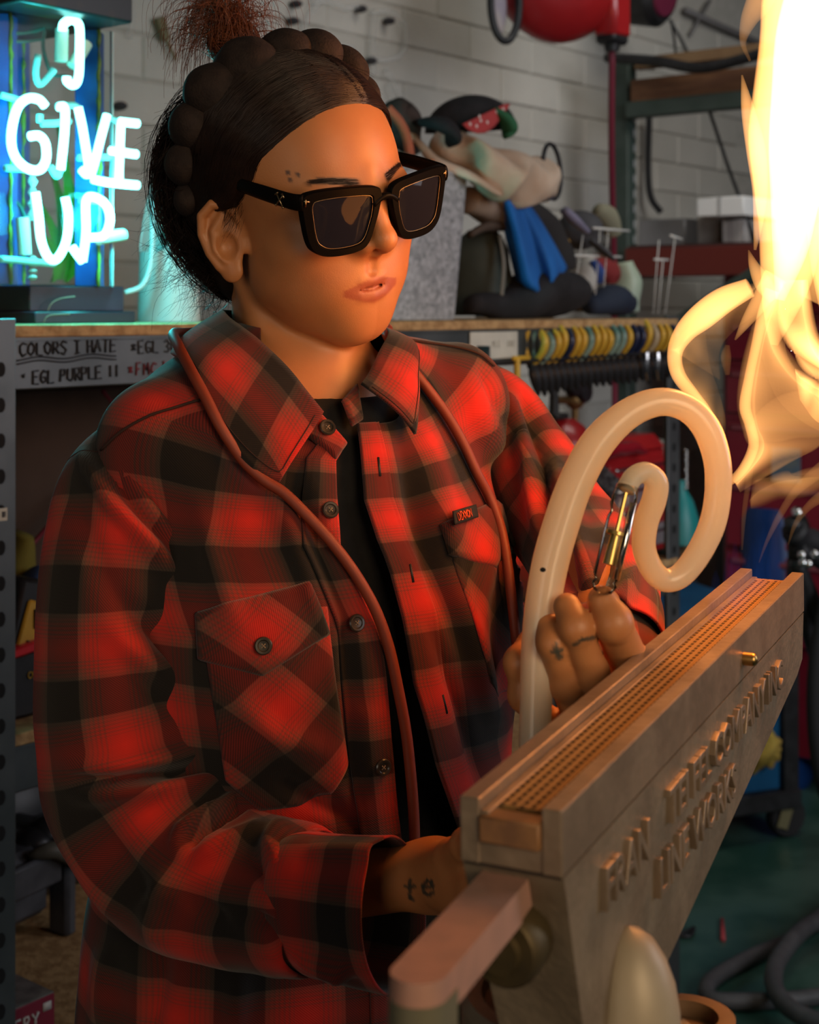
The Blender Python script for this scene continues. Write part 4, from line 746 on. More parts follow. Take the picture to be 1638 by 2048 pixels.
for k in range(5):                                  # five ribbons, each with a row of port slots
    w = .0145+k*.0047; mb = MB(); mb.box(Bp(LN/2+.006, w, -.0085), (LN-.016, .00462, .004), B_, .0003); rb_ = part('ribbon', mb, ribm, burner, sharp=30)
    mb = MB()
    for s in np.arange(.014, LN-.008, .0062): mb.box(Bp(s+0.0031*(k % 2), w, -.00655), (.0036, .0018, .0005), B_)
    o = part('ports', mb, holem, rb_, smooth=False, fix=False); o['kind'] = 'stuff'
mb = MB(); mb.box(Bp(.004, WB/2, -.0128), (.012, .0285, .012), B_, .001); part('end_block', mb, M('rusty_block', (.24, .12, .05), (.16, .08, .04), 60, .6), burner)
# lower casting: side profile s,z, thinner than the trough
prof = [(.002, -.0296), (LN-.002, -.0296), (LN-.002, -.064), (LN-.02, -.072), (.155, -.142), (.135, -.15), (.046, -.15)]
mb = MB(); V = []; half = []
for sg in (-1, 1):
    for s, z in prof: V.append(Bp(s, WB/2+sg*lerp(.0237, .020, (-z-.03)/.12), z))
n = len(prof); Fc = [tuple(range(n)), tuple(range(n, 2*n))[::-1]]+[(i, (i+1) % n, n+(i+1) % n, n+i) for i in range(n)]
mb.add(V, Fc); part('casting', mb, iron, burner, smooth=False)
mb = MB(); mb.box(Bp(LN/2, WB/2, -.0300), (LN-.004, WB-.0022, .0014), B_); part('gasket', mb, M('gasket_dark', (.03, .022, .018), rough=.8), burner)
def cast_text(txt, s0, z0, size):
    V, Fc = text_mesh(txt, size, .0056); mb = MB()
    wz = WB/2+lerp(.0237, .020, (-z0-.03)/.12)+.0006
    mb.add(np.array([Bp(s0+x, wz+zz*1.0, z0+y) for x, y, zz in V]), Fc); o = part('lettering', mb, top_m, burner, sharp=40)
cast_text('TEI FEL COMPANY INC', .155, -.0610, .0272); cast_text('LINE WORKS', .138, -.0925, .028); cast_text('FRAN', .050, -.0635, .028)
mb = MB(); q = Bp(.33, WB, -.0165); mb.cyl(q-G_*.004, q+G_*.006, .0042, n=14); mb.ell(q+G_*.006, (.0042, .0042, .003), frame_to(G_), 12, 6); part('screw', mb, brass, burner)
# valve, lever and knob on the near end
mb = MB(); c = Bp(-.001, .022, -.062); mb.lathe([(.017, -.012), (.0175, .004), (.015, .0075), (.010, .008), (.009, .011), (.0, .0115)], c, frame_to(-E_), 24); part('valve_boss', mb, M('dark_brass', (.10, .075, .035), (.07, .055, .03), 40, .5, .6), burner)
mb = MB(); a_, b_ = P(990, 1698, .632), P(838, 1856, .548); dr = unit(b_-a_); wv = unit(np.cross(dr, Z_)); up = np.cross(wv, dr); Rl = np.stack([dr, wv, up], 1); L_ = np.linalg.norm(b_-a_)
pts = [(-.02, -.0108), (L_, -.0108)]+[(L_+.0108*math.sin(x), -.0108*math.cos(x)) for x in np.linspace(.2, math.pi-.2, 9)]+[(L_, .0108), (-.02, .0108)]
mb.prism(pts, .016, a_-up*.016, dr, wv); lever = part('lever', mb, M('worn_pink_grip', (.42, .235, .185), (.36, .21, .17), 50, .5, .1, .1, 90), burner, sharp=50)
mb = MB(); mb.prism([(-.012, -.0113)]+[(.0113*math.sin(x), -.0113*math.cos(x)) for x in np.linspace(.0, math.pi, 13)]+[(-.012, .0113)], .024, b_-up*.0250, dr, wv); part('lever_end', mb, M('green_grey_iron', (.13, .125, .085), rough=.5), burner, sharp=40)
mb = MB(); c = P(925, 1895, .60); mb.lathe([(.005, -.004), (.0105, -.004), (.0105, .004), (.005, .004), (.0045, -.004)], c, frame_to(unit(V3(.35, -.9, .2))), 20); mb.cyl(c, c+E_*.06, .0045, n=10); part('knob', mb, brass, burner)
# round base with cone boss
cB = P(1136, 2010, .735); rB = 214/FPX*.735; z1 = P(1136, 1985, .735)[2]
mb = MB(); mb.lathe([(rB, -.16), (rB, -.005), (rB-.003, 0), (rB-.010, .0005), (rB-.012, -.004), (.01, -.004)], V3(cB[0], cB[1], z1), None, 48); part('base_cup', mb, iron, burner, sharp=30)
mb = MB(); c = P(1258, 1960, .715); hh = (1985-1812)/FPX*.725; mb.lathe([(.0255, -.012), (.0245, .004), (.0225, .016), (.018, .028), (.0122, .037), (.006, hh-.001), (.0, hh+.001)], V3(c[0], c[1], z1-.002), None, 28); part('cone_boss', mb, M('pale_iron', (.36, .31, .23), (.30, .26, .19), 20, .45, .1), burner, sharp=50)
mb = MB(); mb.lathe([(.03, 0), (.03, z1-.155)], V3(cB[0], cB[1], 0), None, 24); mb.lathe([(.16, 0), (.16, .02), (.05, .05), (.03, .06)], V3(cB[0], cB[1], 0), None, 32); part('stand_pipe', mb, iron, burner)
cw = P(1372, 2032, .80); mb = MB(); mb.lathe([(.026, -.012), (.0265, 0), (.022, .001), (.0175, .0005), (.017, -.008), (.0, -.008)], cw, None, 32); wd = part('ring_flange', mb, M('tan_ring', (.20, .12, .06), (.15, .09, .05), 20, .6), burner)
mb = MB(); mb.tube([cw-Z_*.008, V3(*lerp(cw, cB, .7)[:2], cw[2]-.03)], .008, 8); part('flange_arm', mb, iron, burner)
# ================================================================== flame
flame = thing('flame', 'tall orange flame rising from the far end of the ribbon burner', 'flame', Bp(.44, .024, -.006))
FC = (1.0, .43, .12)
fm = {k: flame_mat('flame_'+k, FC if k != 'blue' else (.02, .10, .5), v) for k, v in dict(core=420., hot=150., mid=52., soft=15., wisp=18., blue=3.).items()}
FD = 1.08
def tongue(pts, kind, thick=.5, dd=0., m=40, tip=True):    # pts: px, py, half-width px, depth offset
    p = np.array([q if len(q) == 4 else (*q, 0) for q in pts], float); p = cr(p, m); w = np.maximum(p[:, 2], .4)
    path = np.array([P(x, y, FD+dd+z) for (x, y, _, z) in p]); r = w/FPX*FD
    mb = MB(); mb.tube(path, r, 14, flat=thick, up=V3(0, 1, 0)); part('flame_tongue', mb, fm[kind], flame, sharp=0, fix=True)
def fsheet(left, right, kind, tl, tr, curl=.03, dd=0., nu=36, nv_=18, pw=.3):   # curved flame sheet between two px curves: thick and turned edge-on at the left curve, thin at the right one
    L_, R_ = cr(np.array(left, float), nu), cr(np.array(right, float), nu); f = np.linspace(0, 1, nv_); G = []
    for i in range(nu):
        G.append([P(*lerp(L_[i], R_[i], x), FD+dd+curl*(1-x)**2.2-.008*math.sin(i*.3+x*3)) for x in f])
    env = np.sin(np.linspace(.06, .97, nu)*math.pi)**.5; mb = MB(); mb.sheet(np.array(G), np.maximum(env[:, None]*lerp(tl, tr, f**pw)[None], .0004)); part('flame_tongue', mb, fm[kind], flame, sharp=0, fix=False)
tongue([(1548, 690, 8), (1560, 620, 36), (1575, 540, 56), (1582, 460, 66), (1592, 380, 88), (1606, 290, 112), (1618, 180, 112), (1622, 80, 104), (1626, -20, 100), (1632, -120, 70), (1640, -220, 5)], 'hot', .45)
tongue([(1560, 600, 10), (1580, 500, 36), (1590, 400, 50), (1602, 300, 66), (1612, 180, 70), (1618, 60, 66), (1626, -60, 40), (1630, -120, 5)], 'core', .6)
tongue([(1668, 660, 20), (1680, 520, 60), (1700, 380, 90), (1720, 220, 110), (1730, 60, 100), (1735, -60, 50)], 'hot', .5, -.04)
tongue([(1500, 122, 3), (1486, 84, 7), (1498, 40, 18), (1520, 0, 28), (1540, -60, 30), (1560, -140, 4)], 'mid', .6)
tongue([(1548, 600, 12), (1526, 566, 18), (1508, 532, 11), (1497, 500, 1.5)], 'hot', .6)
tongue([(1484, 150, 2), (1496, 220, 14), (1512, 300, 20), (1520, 380, 16), (1516, 450, 10), (1510, 500, 3)], 'hot', .8)
tongue([(1500, 575, 20), (1448, 600, 27), (1405, 632, 28), (1370, 664, 22), (1350, 704, 16), (1356, 748, 15), (1386, 790, 13), (1416, 830, 11), (1430, 880, 9), (1421, 930, 10), (1410, 972, 2)], 'hot', .9, m=60)
fsheet([(1345, 700), (1372, 668), (1420, 625), (1480, 590), (1540, 550)], [(1440, 760), (1440, 700), (1470, 660), (1510, 630), (1560, 590)], 'mid', .012, .0006, .02)
fsheet([(1350, 700), (1356, 750), (1390, 800), (1424, 850), (1428, 900)], [(1410, 660), (1420, 730), (1440, 790), (1452, 850), (1440, 890)], 'mid', .012, .0006, .02)
fsheet([(1560, 560), (1524, 640), (1502, 720), (1490, 800), (1500, 860), (1512, 900), (1470, 965)], [(1580, 600), (1572, 700), (1620, 780), (1660, 840), (1640, 890), (1570, 930), (1480, 985)], 'mid', .016, .0030, .05, .02, nu=50)
tongue([(1424, 982, 2), (1452, 970, 7), (1486, 938, 10), (1507, 892, 11), (1500, 850, 11), (1490, 812, 12), (1498, 756, 10), (1512, 690, 10), (1526, 630, 12), (1545, 580, 16)], 'hot', .9, m=60)
tongue([(1552, 552, 26), (1524, 598, 20), (1494, 642, 12), (1470, 680, 2)], 'hot', .5)
fsheet([(1535, 640), (1560, 700), (1600, 750), (1660, 790), (1720, 810)], [(1520, 700), (1550, 790), (1600, 840), (1660, 870), (1720, 880)], 'mid', .014, .0012, .03, .02)
fsheet([(1610, 560), (1620, 640), (1640, 700), (1690, 750), (1740, 770)], [(1560, 560), (1560, 640), (1590, 710), (1630, 755), (1700, 790)], 'hot', .010, .006, .03, .0)
fsheet([(1590, 740), (1620, 760), (1660, 780), (1720, 800)], [(1600, 800), (1630, 840), (1670, 860), (1720, 870)], 'hot', .008, .002, .02, .03)
tongue([(1505, 870, 16), (1540, 850, 40), (1590, 830, 50), (1650, 830, 46), (1700, 840, 10)], 'soft', .5, .04)
tongue([(1620, 600, 30), (1650, 540, 60), (1685, 470, 60), (1700, 420, 20)], 'mid', .5, .05)
tongue([(1518, 1125, 1.5), (1535, 1080, 4), (1560, 1030, 7), (1590, 985, 9), (1640, 940, 14), (1690, 900, 10)], 'wisp', 1.)
tongue([(1576, 1090, 1.5), (1590, 1050, 5), (1615, 1015, 8), (1650, 990, 12), (1700, 970, 6)], 'wisp', 1.)
fsheet([(1500, 1010), (1550, 985), (1610, 975), (1690, 955)], [(1510, 960), (1560, 950), (1620, 940), (1690, 920)], 'soft', .016, .008, .02)
tongue([(1484, 1100, 2), (1488, 1030, 5), (1496, 970, 6), (1506, 900, 8)], 'soft', 1.)
tongue([(1455, 750, 5), (1452, 715, 11), (1455, 690, 5)], 'soft', 1.)
for i, s in enumerate(np.linspace(.37, .51, 9)):
    q = Bp(s, .020+.004*(i % 3), -.006); mb = MB(); mb.tube(cr([q, q+Z_*.014, q+Z_*(.035+.01*(i % 2))], 8), [.004, .006, .0065, .006, .005, .004, .003, .001], 8); part('pilot_flame', mb, fm['blue'], flame, sharp=0)
FLAME_COL = (1.0, .31, .06)
point('flame_light_main', P(1720, 420, 1.06), 3.2, FLAME_COL, .09)
point('flame_light_low', P(1640, 760, 1.0), 1.7, FLAME_COL, .06)
point('flame_light_high', P(1680, -40, FD), 1.8, FLAME_COL, .09)
# ================================================================== bent glass tube with its electrode
tube_t = thing('bent_glass_tube', 'milky white glass tube freshly bent into a loop above the burner', 'glass tube', P(1070, 1455, .865))
milk = bpy.data.materials.new('milky_glass'); milk.use_nodes = True; nt = milk.node_tree; b = nt.nodes['Principled BSDF']; out = nt.nodes['Material Output']
b.inputs['Base Color'].default_value = (.82, .76, .62, 1); b.inputs['Roughness'].default_value = .3; b.inputs['Coat Weight'].default_value = .7; b.inputs['Coat Roughness'].default_value = .06
tl_ = nt.nodes.new('ShaderNodeBsdfTranslucent'); tl_.inputs[0].default_value = (.95, .88, .70, 1); mx = nt.nodes.new('ShaderNodeMixShader'); mx.inputs[0].default_value = .48; nt.links.new(b.outputs[0], mx.inputs[1]); nt.links.new(tl_.outputs[0], mx.inputs[2]); nt.links.new(mx.outputs[0], out.inputs['Surface'])
TP = [(1070, 1560, 31), (1070, 1480, 31.5), (1072, 1400, 32), (1076, 1300, 34), (1086, 1210, 36), (1100, 1130, 37), (1122, 1050, 37), (1152, 965, 36), (1196, 885, 35), (1256, 828, 31), (1318, 804, 29), (1372, 816, 28), (1412, 856, 29), (1434, 920, 28), (1436, 985, 27), (1424, 1050, 27), (1396, 1108, 26), (1362, 1150, 25), (1330, 1160, 24), (1304, 1138, 24), (1288, 1095, 24), (1292, 1045, 25), (1308, 1000, 25), (1312, 965, 24), (1292, 945, 21), (1268, 953, 20), (1252, 978, 20)]
tp = cr(np.array(TP, float), 150); tdep = lambda f: .875+.035*np.sin(f*math.pi)
fr = np.linspace(0, 1, 150); path = np.array([P(x, y, tdep(f)) for (x, y, _), f in zip(tp, fr)]); rad = tp[:, 2]/FPX*.89
mb = MB(); mb.tube(path, rad, 24); part('tube', mb, milk, tube_t, sharp=0)
e0, e1 = P(1252, 985, tdep(1)), P(1208, 1170, tdep(1)-.012)
ed = unit(e1-e0); EL = np.linalg.norm(e1-e0); Re = frame_to(ed)
glassy = bpy.data.materials.new('electrode_glass'); glassy.use_nodes = True; nt = glassy.node_tree; nt.nodes.clear(); out = nt.nodes.new('ShaderNodeOutputMaterial'); mx = nt.nodes.new('ShaderNodeMixShader'); tr = nt.nodes.new('ShaderNodeBsdfTransparent'); gl = nt.nodes.new('ShaderNodeBsdfGlossy'); gl.inputs['Roughness'].default_value = .04; lw = nt.nodes.new('ShaderNodeFresnel'); lw.inputs[0].default_value = 1.28
tr.inputs[0].default_value = (.90, .88, .85, 1); nt.links.new(lw.outputs[0], mx.inputs[0]); nt.links.new(tr.outputs[0], mx.inputs[1]); nt.links.new(gl.outputs[0], mx.inputs[2]); nt.links.new(mx.outputs[0], out.inputs[0])
rE = 26/FPX*.88
mb = MB(); mb.lathe([(rE*.85, -.004), (rE*.95, .003), (rE, .008), (rE*.82, .012), (rE*.98, .016), (rE, .022), (rE, EL*.9), (rE*.8, EL*.96), (rE*1.0, EL*.99), (rE*.7, EL+.004), (.0008, EL+.006)], e0, Re, 28); part('electrode_glass', mb, glassy, tube_t, sharp=0)
mb = MB(); mb.cyl(e0+ed*.024, e0+ed*.026, rE*.8, n=16); mb.tube([e0+ed*.026, e0+ed*EL*.78], [rE*.42, rE*.5], 14); mb.cyl(e0+ed*.0, e0+ed*.024, .0012, n=6); part('electrode_shell', mb, M('brass_shell', (.62, .46, .16), (.5, .36, .12), 40, .3, .85), tube_t)
mb = MB(); q = e0+ed*.006+V3(.0052, -.004, 0); mb.tube([q, e1+V3(.0055, -.004, 0)-ed*.004], .0022, 8); part('lead_wire', mb, chrome, tube_t, sharp=0)
mb = MB(); mb.ell(P(1083, 1134, .868)+V3(0, -.0093, 0), (.0018, .002, .0014), None, 10, 6); part('soot_mark', mb, hole_m, tube_t, sharp=0)
# ================================================================== implicit-surface tools
def smin(a, b, k):
    h = np.clip(.5+.5*(b-a)/k, 0, 1); return b+(a-b)*h-k*h*(1-h)
def smax(a, b, k): return -smin(-a, -b, k)
def sd_ell(p, c, r, R=None):
    q = p-np.asarray(c, float)
    if R is not None: q = q@R
    r = np.asarray(r, float); k0 = np.sqrt(((q/r)**2).sum(-1)); k1 = np.sqrt(((q/(r*r))**2).sum(-1))+1e-9; return k0*(k0-1)/k1
def sd_cap(p, a, b, r0, r1=None):
    a = np.asarray(a, float); b = np.asarray(b, float); r1 = r0 if r1 is None else r1; d = b-a
    t = np.clip(((p-a)@d)/(d@d), 0, 1); return np.sqrt(((p-a-t[..., None]*d)**2).sum(-1))-(r0+(r1-r0)*t)
def sd_poly(p, pts, rad, k=None):
    d = None
    for i in range(len(pts)-1):
        e = sd_cap(p, pts[i], pts[i+1], rad[i], rad[i+1]); d = e if d is None else (np.minimum(d, e) if k is None else smin(d, e, k))
    return d
def snet(fn, lo, hi, h, coarse=4):                 # surface nets with a coarse pass to skip empty space
    lo = np.asarray(lo, float); n = np.maximum(8, np.ceil((np.asarray(hi)-lo)/h/coarse).astype(int))*coarse+1
    ax = [lo[i]+h*np.arange(n[i]) for i in range(3)]
    cx = [a[::coarse] for a in ax]; g = np.stack(np.meshgrid(*cx, indexing='ij'), -1).reshape(-1, 3); c = fn(g).reshape([len(a) for a in cx])
    idx = [np.minimum((np.arange(n[i])+coarse//2)//coarse, len(cx[i])-1) for i in range(3)]
    v = c[np.ix_(*idx)].copy(); m = np.abs(v) < h*coarse*1.9+.003
    I = np.argwhere(m); pts = lo+I*h; out = np.empty(len(pts))
    for s in range(0, len(pts), 400000): out[s:s+400000] = fn(pts[s:s+400000])
    v[m] = out
    ins = v < 0; nx, ny, nz = v.shape
    cnt = np.zeros((nx-1, ny-1, nz-1), np.int8); acc = np.zeros((nx-1, ny-1, nz-1, 3))
    for a in range(3):
        o = [i for i in range(3) if i != a]
        for d0 in (0, 1):
            for d1 in (0, 1):
                s0 = [None]*3; s1 = [None]*3
                s0[a] = slice(0, n[a]-1); s1[a] = slice(1, n[a])
                for oo, dd in zip(o, (d0, d1)): s0[oo] = s1[oo] = slice(dd, n[oo]-1+dd)
                A, B = v[tuple(s0)], v[tuple(s1)]; x = (A < 0) != (B < 0); w = np.argwhere(x); 
                if len(w) == 0: continue
                av, bv = A[x], B[x]; t = av/(av-bv); off = np.zeros((len(w), 3)); off[:, a] = t; off[:, o[0]] = d0; off[:, o[1]] = d1
                acc[x] += off; cnt[x] += 1
    act = cnt > 0; cells = np.argwhere(act); vid = -np.ones(act.shape, np.int64); vid[act] = np.arange(len(cells))
    V = lo+(cells+acc[act]/cnt[act][:, None])*h; Fc = []
    for a in range(3):
        o = [(a+1) % 3, (a+2) % 3]; s0 = [slice(1, n[i]-1) for i in range(3)]; s1 = list(s0); s0[a] = slice(0, n[a]-1); s1[a] = slice(1, n[a])
        A, B = ins[tuple(s0)], ins[tuple(s1)]
        for fl in (0, 1):
            w = np.argwhere((A & ~B) if fl == 0 else (~A & B)); 
            if len(w) == 0: continue
            b = w.copy(); b[:, o[0]] += 1; b[:, o[1]] += 1; q = []
            for d0, d1 in ((0, 0), (1, 0), (1, 1), (0, 1)):
                c_ = b.copy(); c_[:, o[0]] -= 1-d0; c_[:, o[1]] -= 1-d1; q.append(vid[c_[:, 0], c_[:, 1], c_[:, 2]])
            q = np.stack(q, 1); q = q if fl == 0 else q[:, ::-1]; Fc.append(q[(q >= 0).all(1)])
    Fc = np.concatenate(Fc)
    for _ in range(2):                             # pull the vertices onto the surface
        e = h*.3; f0 = fn(V); gr = np.stack([fn(V+np.eye(3)[i]*e)-f0 for i in range(3)], 1)/e; V = V-np.clip(f0, -h, h)[:, None]*gr/(np.maximum((gr**2).sum(1), .3)[:, None])
    return V, Fc
def np_mesh(name, V, Fc, mat, parent, col=None, uv=None, smooth=True):
    off = ORG.get(parent.name, V3(0, 0, 0)) if parent is not None else V3(0, 0, 0)
    me = bpy.data.meshes.new(name); Fc = np.asarray(Fc); k = Fc.shape[1]
    me.vertices.add(len(V)); me.vertices.foreach_set('co', (V-off).astype(np.float32).ravel())
    me.loops.add(Fc.size); me.loops.foreach_set('vertex_index', Fc.astype(np.int32).ravel())
    me.polygons.add(len(Fc)); me.polygons.foreach_set('loop_start', np.arange(0, Fc.size, k, dtype=np.int32)); me.polygons.foreach_set('loop_total', np.full(len(Fc), k, np.int32))
    me.polygons.foreach_set('use_smooth', np.full(len(Fc), smooth)); me.update(calc_edges=True)
    if col is not None:
        a = me.color_attributes.new('Col', 'FLOAT_COLOR', 'POINT'); c = np.ones((len(V), 4), np.float32); c[:, :3] = col; a.data.foreach_set('color', c.ravel())
    if uv is not None:
        u = me.uv_layers.new(name='UVMap'); u.data.foreach_set('uv', np.asarray(uv, np.float32)[Fc.ravel()].ravel())
    me.validate(); o = bpy.data.objects.new(name, me); C.objects.link(o); me.materials.append(mat)
    if parent is not None: o.parent = parent
    ORG[o.name] = off; return o
def vnoise(p, seed=0):                             # smooth value noise in [-1,1], p (...,3)
    p = np.asarray(p, float); i = np.floor(p).astype(np.int64); f = p-i; f = f*f*(3-2*f); r = 0
    for dx in (0, 1):
        for dy in (0, 1):
            for dz in (0, 1):
                hsh = ((i[..., 0]+dx)*73856093 ^ (i[..., 1]+dy)*19349663 ^ (i[..., 2]+dz)*83492791 ^ seed*2654435761) & 0x7fffffff
                hsh = (hsh*1103515245+12345) & 0x7fffffff; hsh = (hsh >> 8) ^ hsh; val = (hsh % 20011)/10005.5-1
                r = r+val*(f[..., 0] if dx else 1-f[..., 0])*(f[..., 1] if dy else 1-f[..., 1])*(f[..., 2] if dz else 1-f[..., 2])
    return r
# ================================================================== person: pose
YAW, PIT, ROL = map(math.radians, (42, 9, 12.5))
f0 = V3(math.sin(YAW), -math.cos(YAW), 0); l0 = V3(math.cos(YAW), math.sin(YAW), 0)
hf = math.cos(PIT)*f0-math.sin(PIT)*Z_; hu = math.cos(PIT)*Z_+math.sin(PIT)*f0
hl = math.cos(ROL)*l0+math.sin(ROL)*hu; hu = math.cos(ROL)*hu-math.sin(ROL)*l0
HR = np.stack([hl, hf, hu], 1); HB = P(757, 415, 1.12); HO = HB-HR@V3(0, .097, .002)
def hw(*a): return HO+HR@V3(*a)                    # head-local -> world (x her left, y forward, z up)
def hloc(p): return (p-HO)@HR
TY = math.radians(36.5); tf = V3(math.sin(TY), -math.cos(TY), 0); tl = V3(math.cos(TY), math.sin(TY), 0); TR = np.stack([tl, tf, Z_], 1)
NB = V3(-.085, 1.215, 1.365); SHR = V3(-.223, 1.10, 1.300); SHL = V3(.062, 1.31, 1.335)
def tw(*a): return NB+TR@V3(*a)
def tloc(p): return (p-NB)@TR
sR_, sL_ = tloc(SHR), tloc(SHL)
def sd_head(q):                                    # q head-local, symmetric
    x = np.abs(q[:, 0]); m = np.stack([x, q[:, 1], q[:, 2]], 1)
    d = sd_ell(q, (0, -.006, .032), (.0735, .093, .080))
    d = smin(d, sd_ell(q, (0, .030, -.012), (.0570, .060, .078)), .025)
    d = smin(d, sd_cap(m, (.036, .016, -.060), (.010, .060, -.084), .023, .0195), .034)
    d = smin(d, sd_ell(m, (.030, .044, -.046), (.028, .032, .038)), .024)
    d = smin(d, sd_ell(q, (-.003, .0615, -.091), (.021, .0185, .018)), .022)
    d = smin(d, sd_ell(m, (.037, .050, -.028), (.022, .026, .016)), .015)
    d = smin(d, sd_ell(q, (0, .026, -.086), (.040, .042, .020)), .016)
    d = smin(d, sd_cap(m, (.012, .087, .010), (.044, .070, .012), .008, .008), .012)
    d = smax(d, -sd_ell(m, (.031, .102, -.014), (.019, .020, .012)), .012)
    d = smin(d, sd_ell(m, (.0315, .0705, -.014), (.0135, .0145, .013)), .003)
    d = smin(d, sd_ell(q, (-.0035, .0655, -.060), (.031, .0185, .024)), .020)
    q0, m0 = q, m; q = q+V3(0, .005, -.0125); m = m+V3(0, .005, -.0125)      # nose a little higher
    nz = sd_cap(q, (0, .088, .012), (0, .1045, -.031), .0068, .0088)
    nz = smin(nz, sd_ell(q, (0, .1075, -.0355), (.0095, .009, .0085)), .006)
    nz = smin(nz, sd_ell(m, (.0115, .0965, -.0385), (.0072, .0085, .0068)), .005)
    nz = smin(nz, sd_cap(q, (0, .106, -.041), (0, .098, -.046), .0042, .003), .004)
    d = smin(d, nz, .011)
    d = smax(d, -sd_ell(m, (.0058, .1035, -.0445), (.0036, .0055, .0034)), .0025)
    q = q0+V3(.0035, .0145, -.0085); m = np.stack([np.abs(q[:, 0]), q[:, 1], q[:, 2]], 1)                  # mouth higher and flatter
    d = smax(d, -sd_cap(q, (0, .104, -.051), (0, .1045, -.057), .0022, .0028), .006)
    # lips
    up = np.minimum(sd_cap(m, (.0, .1005, -.0640), (.010, .0985, -.0628), .0044, .0048), sd_cap(m, (.010, .0985, -.0628), (.0268, .0905, -.0710), .0048, .0014))
    d = smin(d, up, .0028)
    lo_ = np.minimum(sd_cap(m, (.0, .0985, -.0765), (.010, .0970, -.0758), .0060, .0058), sd_cap(m, (.010, .0970, -.0758), (.0255, .0905, -.0728), .0058, .0018))
    d = smin(d, lo_, .003)
    sl = np.minimum(sd_cap(m, (0, .1040, -.0700), (.012, .1005, -.0698), .0014, .0012), sd_cap(m, (.012, .1005, -.0698), (.0262, .0930, -.0718), .0012, .0005))
    d = smax(d, -sl, .0016)
    q = q0; x = np.abs(q[:, 0])
    e0 = np.stack([x-.0680, q[:, 1]+.006, q[:, 2]+.022], 1); a = math.radians(16); b = math.radians(34)
    Re_ = rotx(a)@np.eye(3); qe = e0@Re_; qe = qe@rotz(b)
    pl = sd_ell(qe, (.006, -.003, 0), (.0042, .0155, .028))
    hel = [(.003, .013, -.004), (.006, .015, .010), (.009, .009, .024), (.011, -.003, .029), (.011, -.014, .022), (.010, -.018, .008), (.009, -.016, -.008), (.008, -.011, -.020)]
    hx = sd_poly(qe, [np.array(h_) for h_ in hel], [.0028, .0032, .0036, .0038, .0038, .0036, .0034, .0034])
    anti = sd_poly(qe, [np.array(h_) for h_ in ((.008, .002, .018), (.010, -.008, .008), (.010, -.009, -.006), (.009, -.004, -.016))], [.0025, .0032, .0034, .003])
    lobe = sd_ell(qe, (.007, -.002, -.026), (.0042, .009, .0085))
    trag = sd_ell(qe, (.003, .012, -.009), (.0035, .004, .006))
    ear = smin(smin(smin(pl, hx, .003), smin(lobe, anti, .003), .004), trag, .003)
    ear = smax(ear, -sd_ell(qe, (.012, .001, -.006), (.0075, .0085, .0100)), .003)
    return smin(d, ear, .004)
def sd_neck(p):
    d = sd_cap(p, hw(0, -.030, -.055), tw(0, -.014, .0), .044, .054)
    d = smin(d, sd_cap(p, hw(.0, .015, -.080), tw(0, .028, -.030), .024, .030), .03)
    for sg in (-1, 1): d = smin(d, sd_cap(p, hw(.048*sg, -.02, -.055), tw(.018*sg, .044, -.052), .010, .008), .02)
    return d
def sd_torso(p, loose=0.):
    q = tloc(p); m = np.stack([np.abs(q[:, 0]), q[:, 1], q[:, 2]], 1)
    d = sd_ell(q, (0, .0, -.175), (.148, .104, .205))
    for s_ in (sR_, sL_): d = smin(d, sd_cap(q, (.05*np.sign(s_[0]), -.018, -.030), s_*(.73 if s_[0] < 0 else .80)+V3(0, 0, -.004), .048, .044), .05)
    d = smin(d, sd_ell(m, (.070, .070, -.215), (.066, .055, .066)), .05)
    d = smin(d, sd_ell(q, (0, 0, -.38), (.140, .108, .20)), .06)
    d = smin(d, sd_ell(q, (0, 0, -.53), (.168, .120, .17)), .06)
    if loose: d = smin(d, sd_ell(q, (.004, .008, -.19), (.166, .116, .16)), .03); d = smin(d, sd_ell(q, (0, .012, -.46), (.168, .132, .36)), .05)
    return d
# arms: elbow, wrist
ARM_R = [P(285, 985, 1.14), P(235, 1180, 1.108), P(250, 1450, 1.10), P(290, 1595, 1.09)]; ARM_L = [P(960, 830, 1.33), P(1092, 1000, 1.262), P(1190, 1160, 1.135)]
ELR = P(290, 1595, 1.09); WRR = P(872, 1750, .985)
ELL = P(1196, 1158, 1.13); WRL = P(1205, 1450, .945)
# left hand (px, py, depth, radius px)
FING_L = dict(index=[(1292, 1400, .950, 36), (1262, 1325, .898, 38), (1226, 1245, .868, 37), (1205, 1202, .872, 31)],
              middle=[(1218, 1425, .905, 34), (1182, 1345, .880, 34), (1152, 1255, .868, 34), (1134, 1214, .876, 28)],
              ring=[(1160, 1440, .905, 32), (1132, 1365, .884, 34), (1108, 1285, .876, 33), (1096, 1250, .884, 27)],
              little=[(1098, 1455, .912, 30), (1052, 1390, .902, 33), (1042, 1325, .902, 32), (1058, 1285, .915, 25)],
              thumb=[(1262, 1440, .945, 36), (1250, 1345, .925, 33), (1228, 1262, .905, 32), (1214, 1205, .892, 27)])
FING_R = dict(index=[(955, 1725, .905, 34), (985, 1712, .850, 32), (1010, 1730, .815, 30), (1015, 1760, .80, 26)], middle=[(960, 1760, .895, 34), (992, 1758, .84, 32), (1015, 1780, .81, 30), (1012, 1805, .80, 26)],
              ring=[(958, 1795, .895, 33), (990, 1802, .845, 31), (1008, 1824, .815, 29), (1000, 1845, .81, 25)], little=[(950, 1825, .90, 30), (978, 1838, .86, 28), (992, 1856, .835, 26), (985, 1872, .83, 23)],
              thumb=[(905, 1715, .93, 32), (935, 1690, .885, 32), (968, 1690, .85, 30), (992, 1700, .83, 26)])
def pxr(l): return np.array([P(x, y, d) for x, y, d, r in l]), np.array([r/FPX*d for x, y, d, r in l])
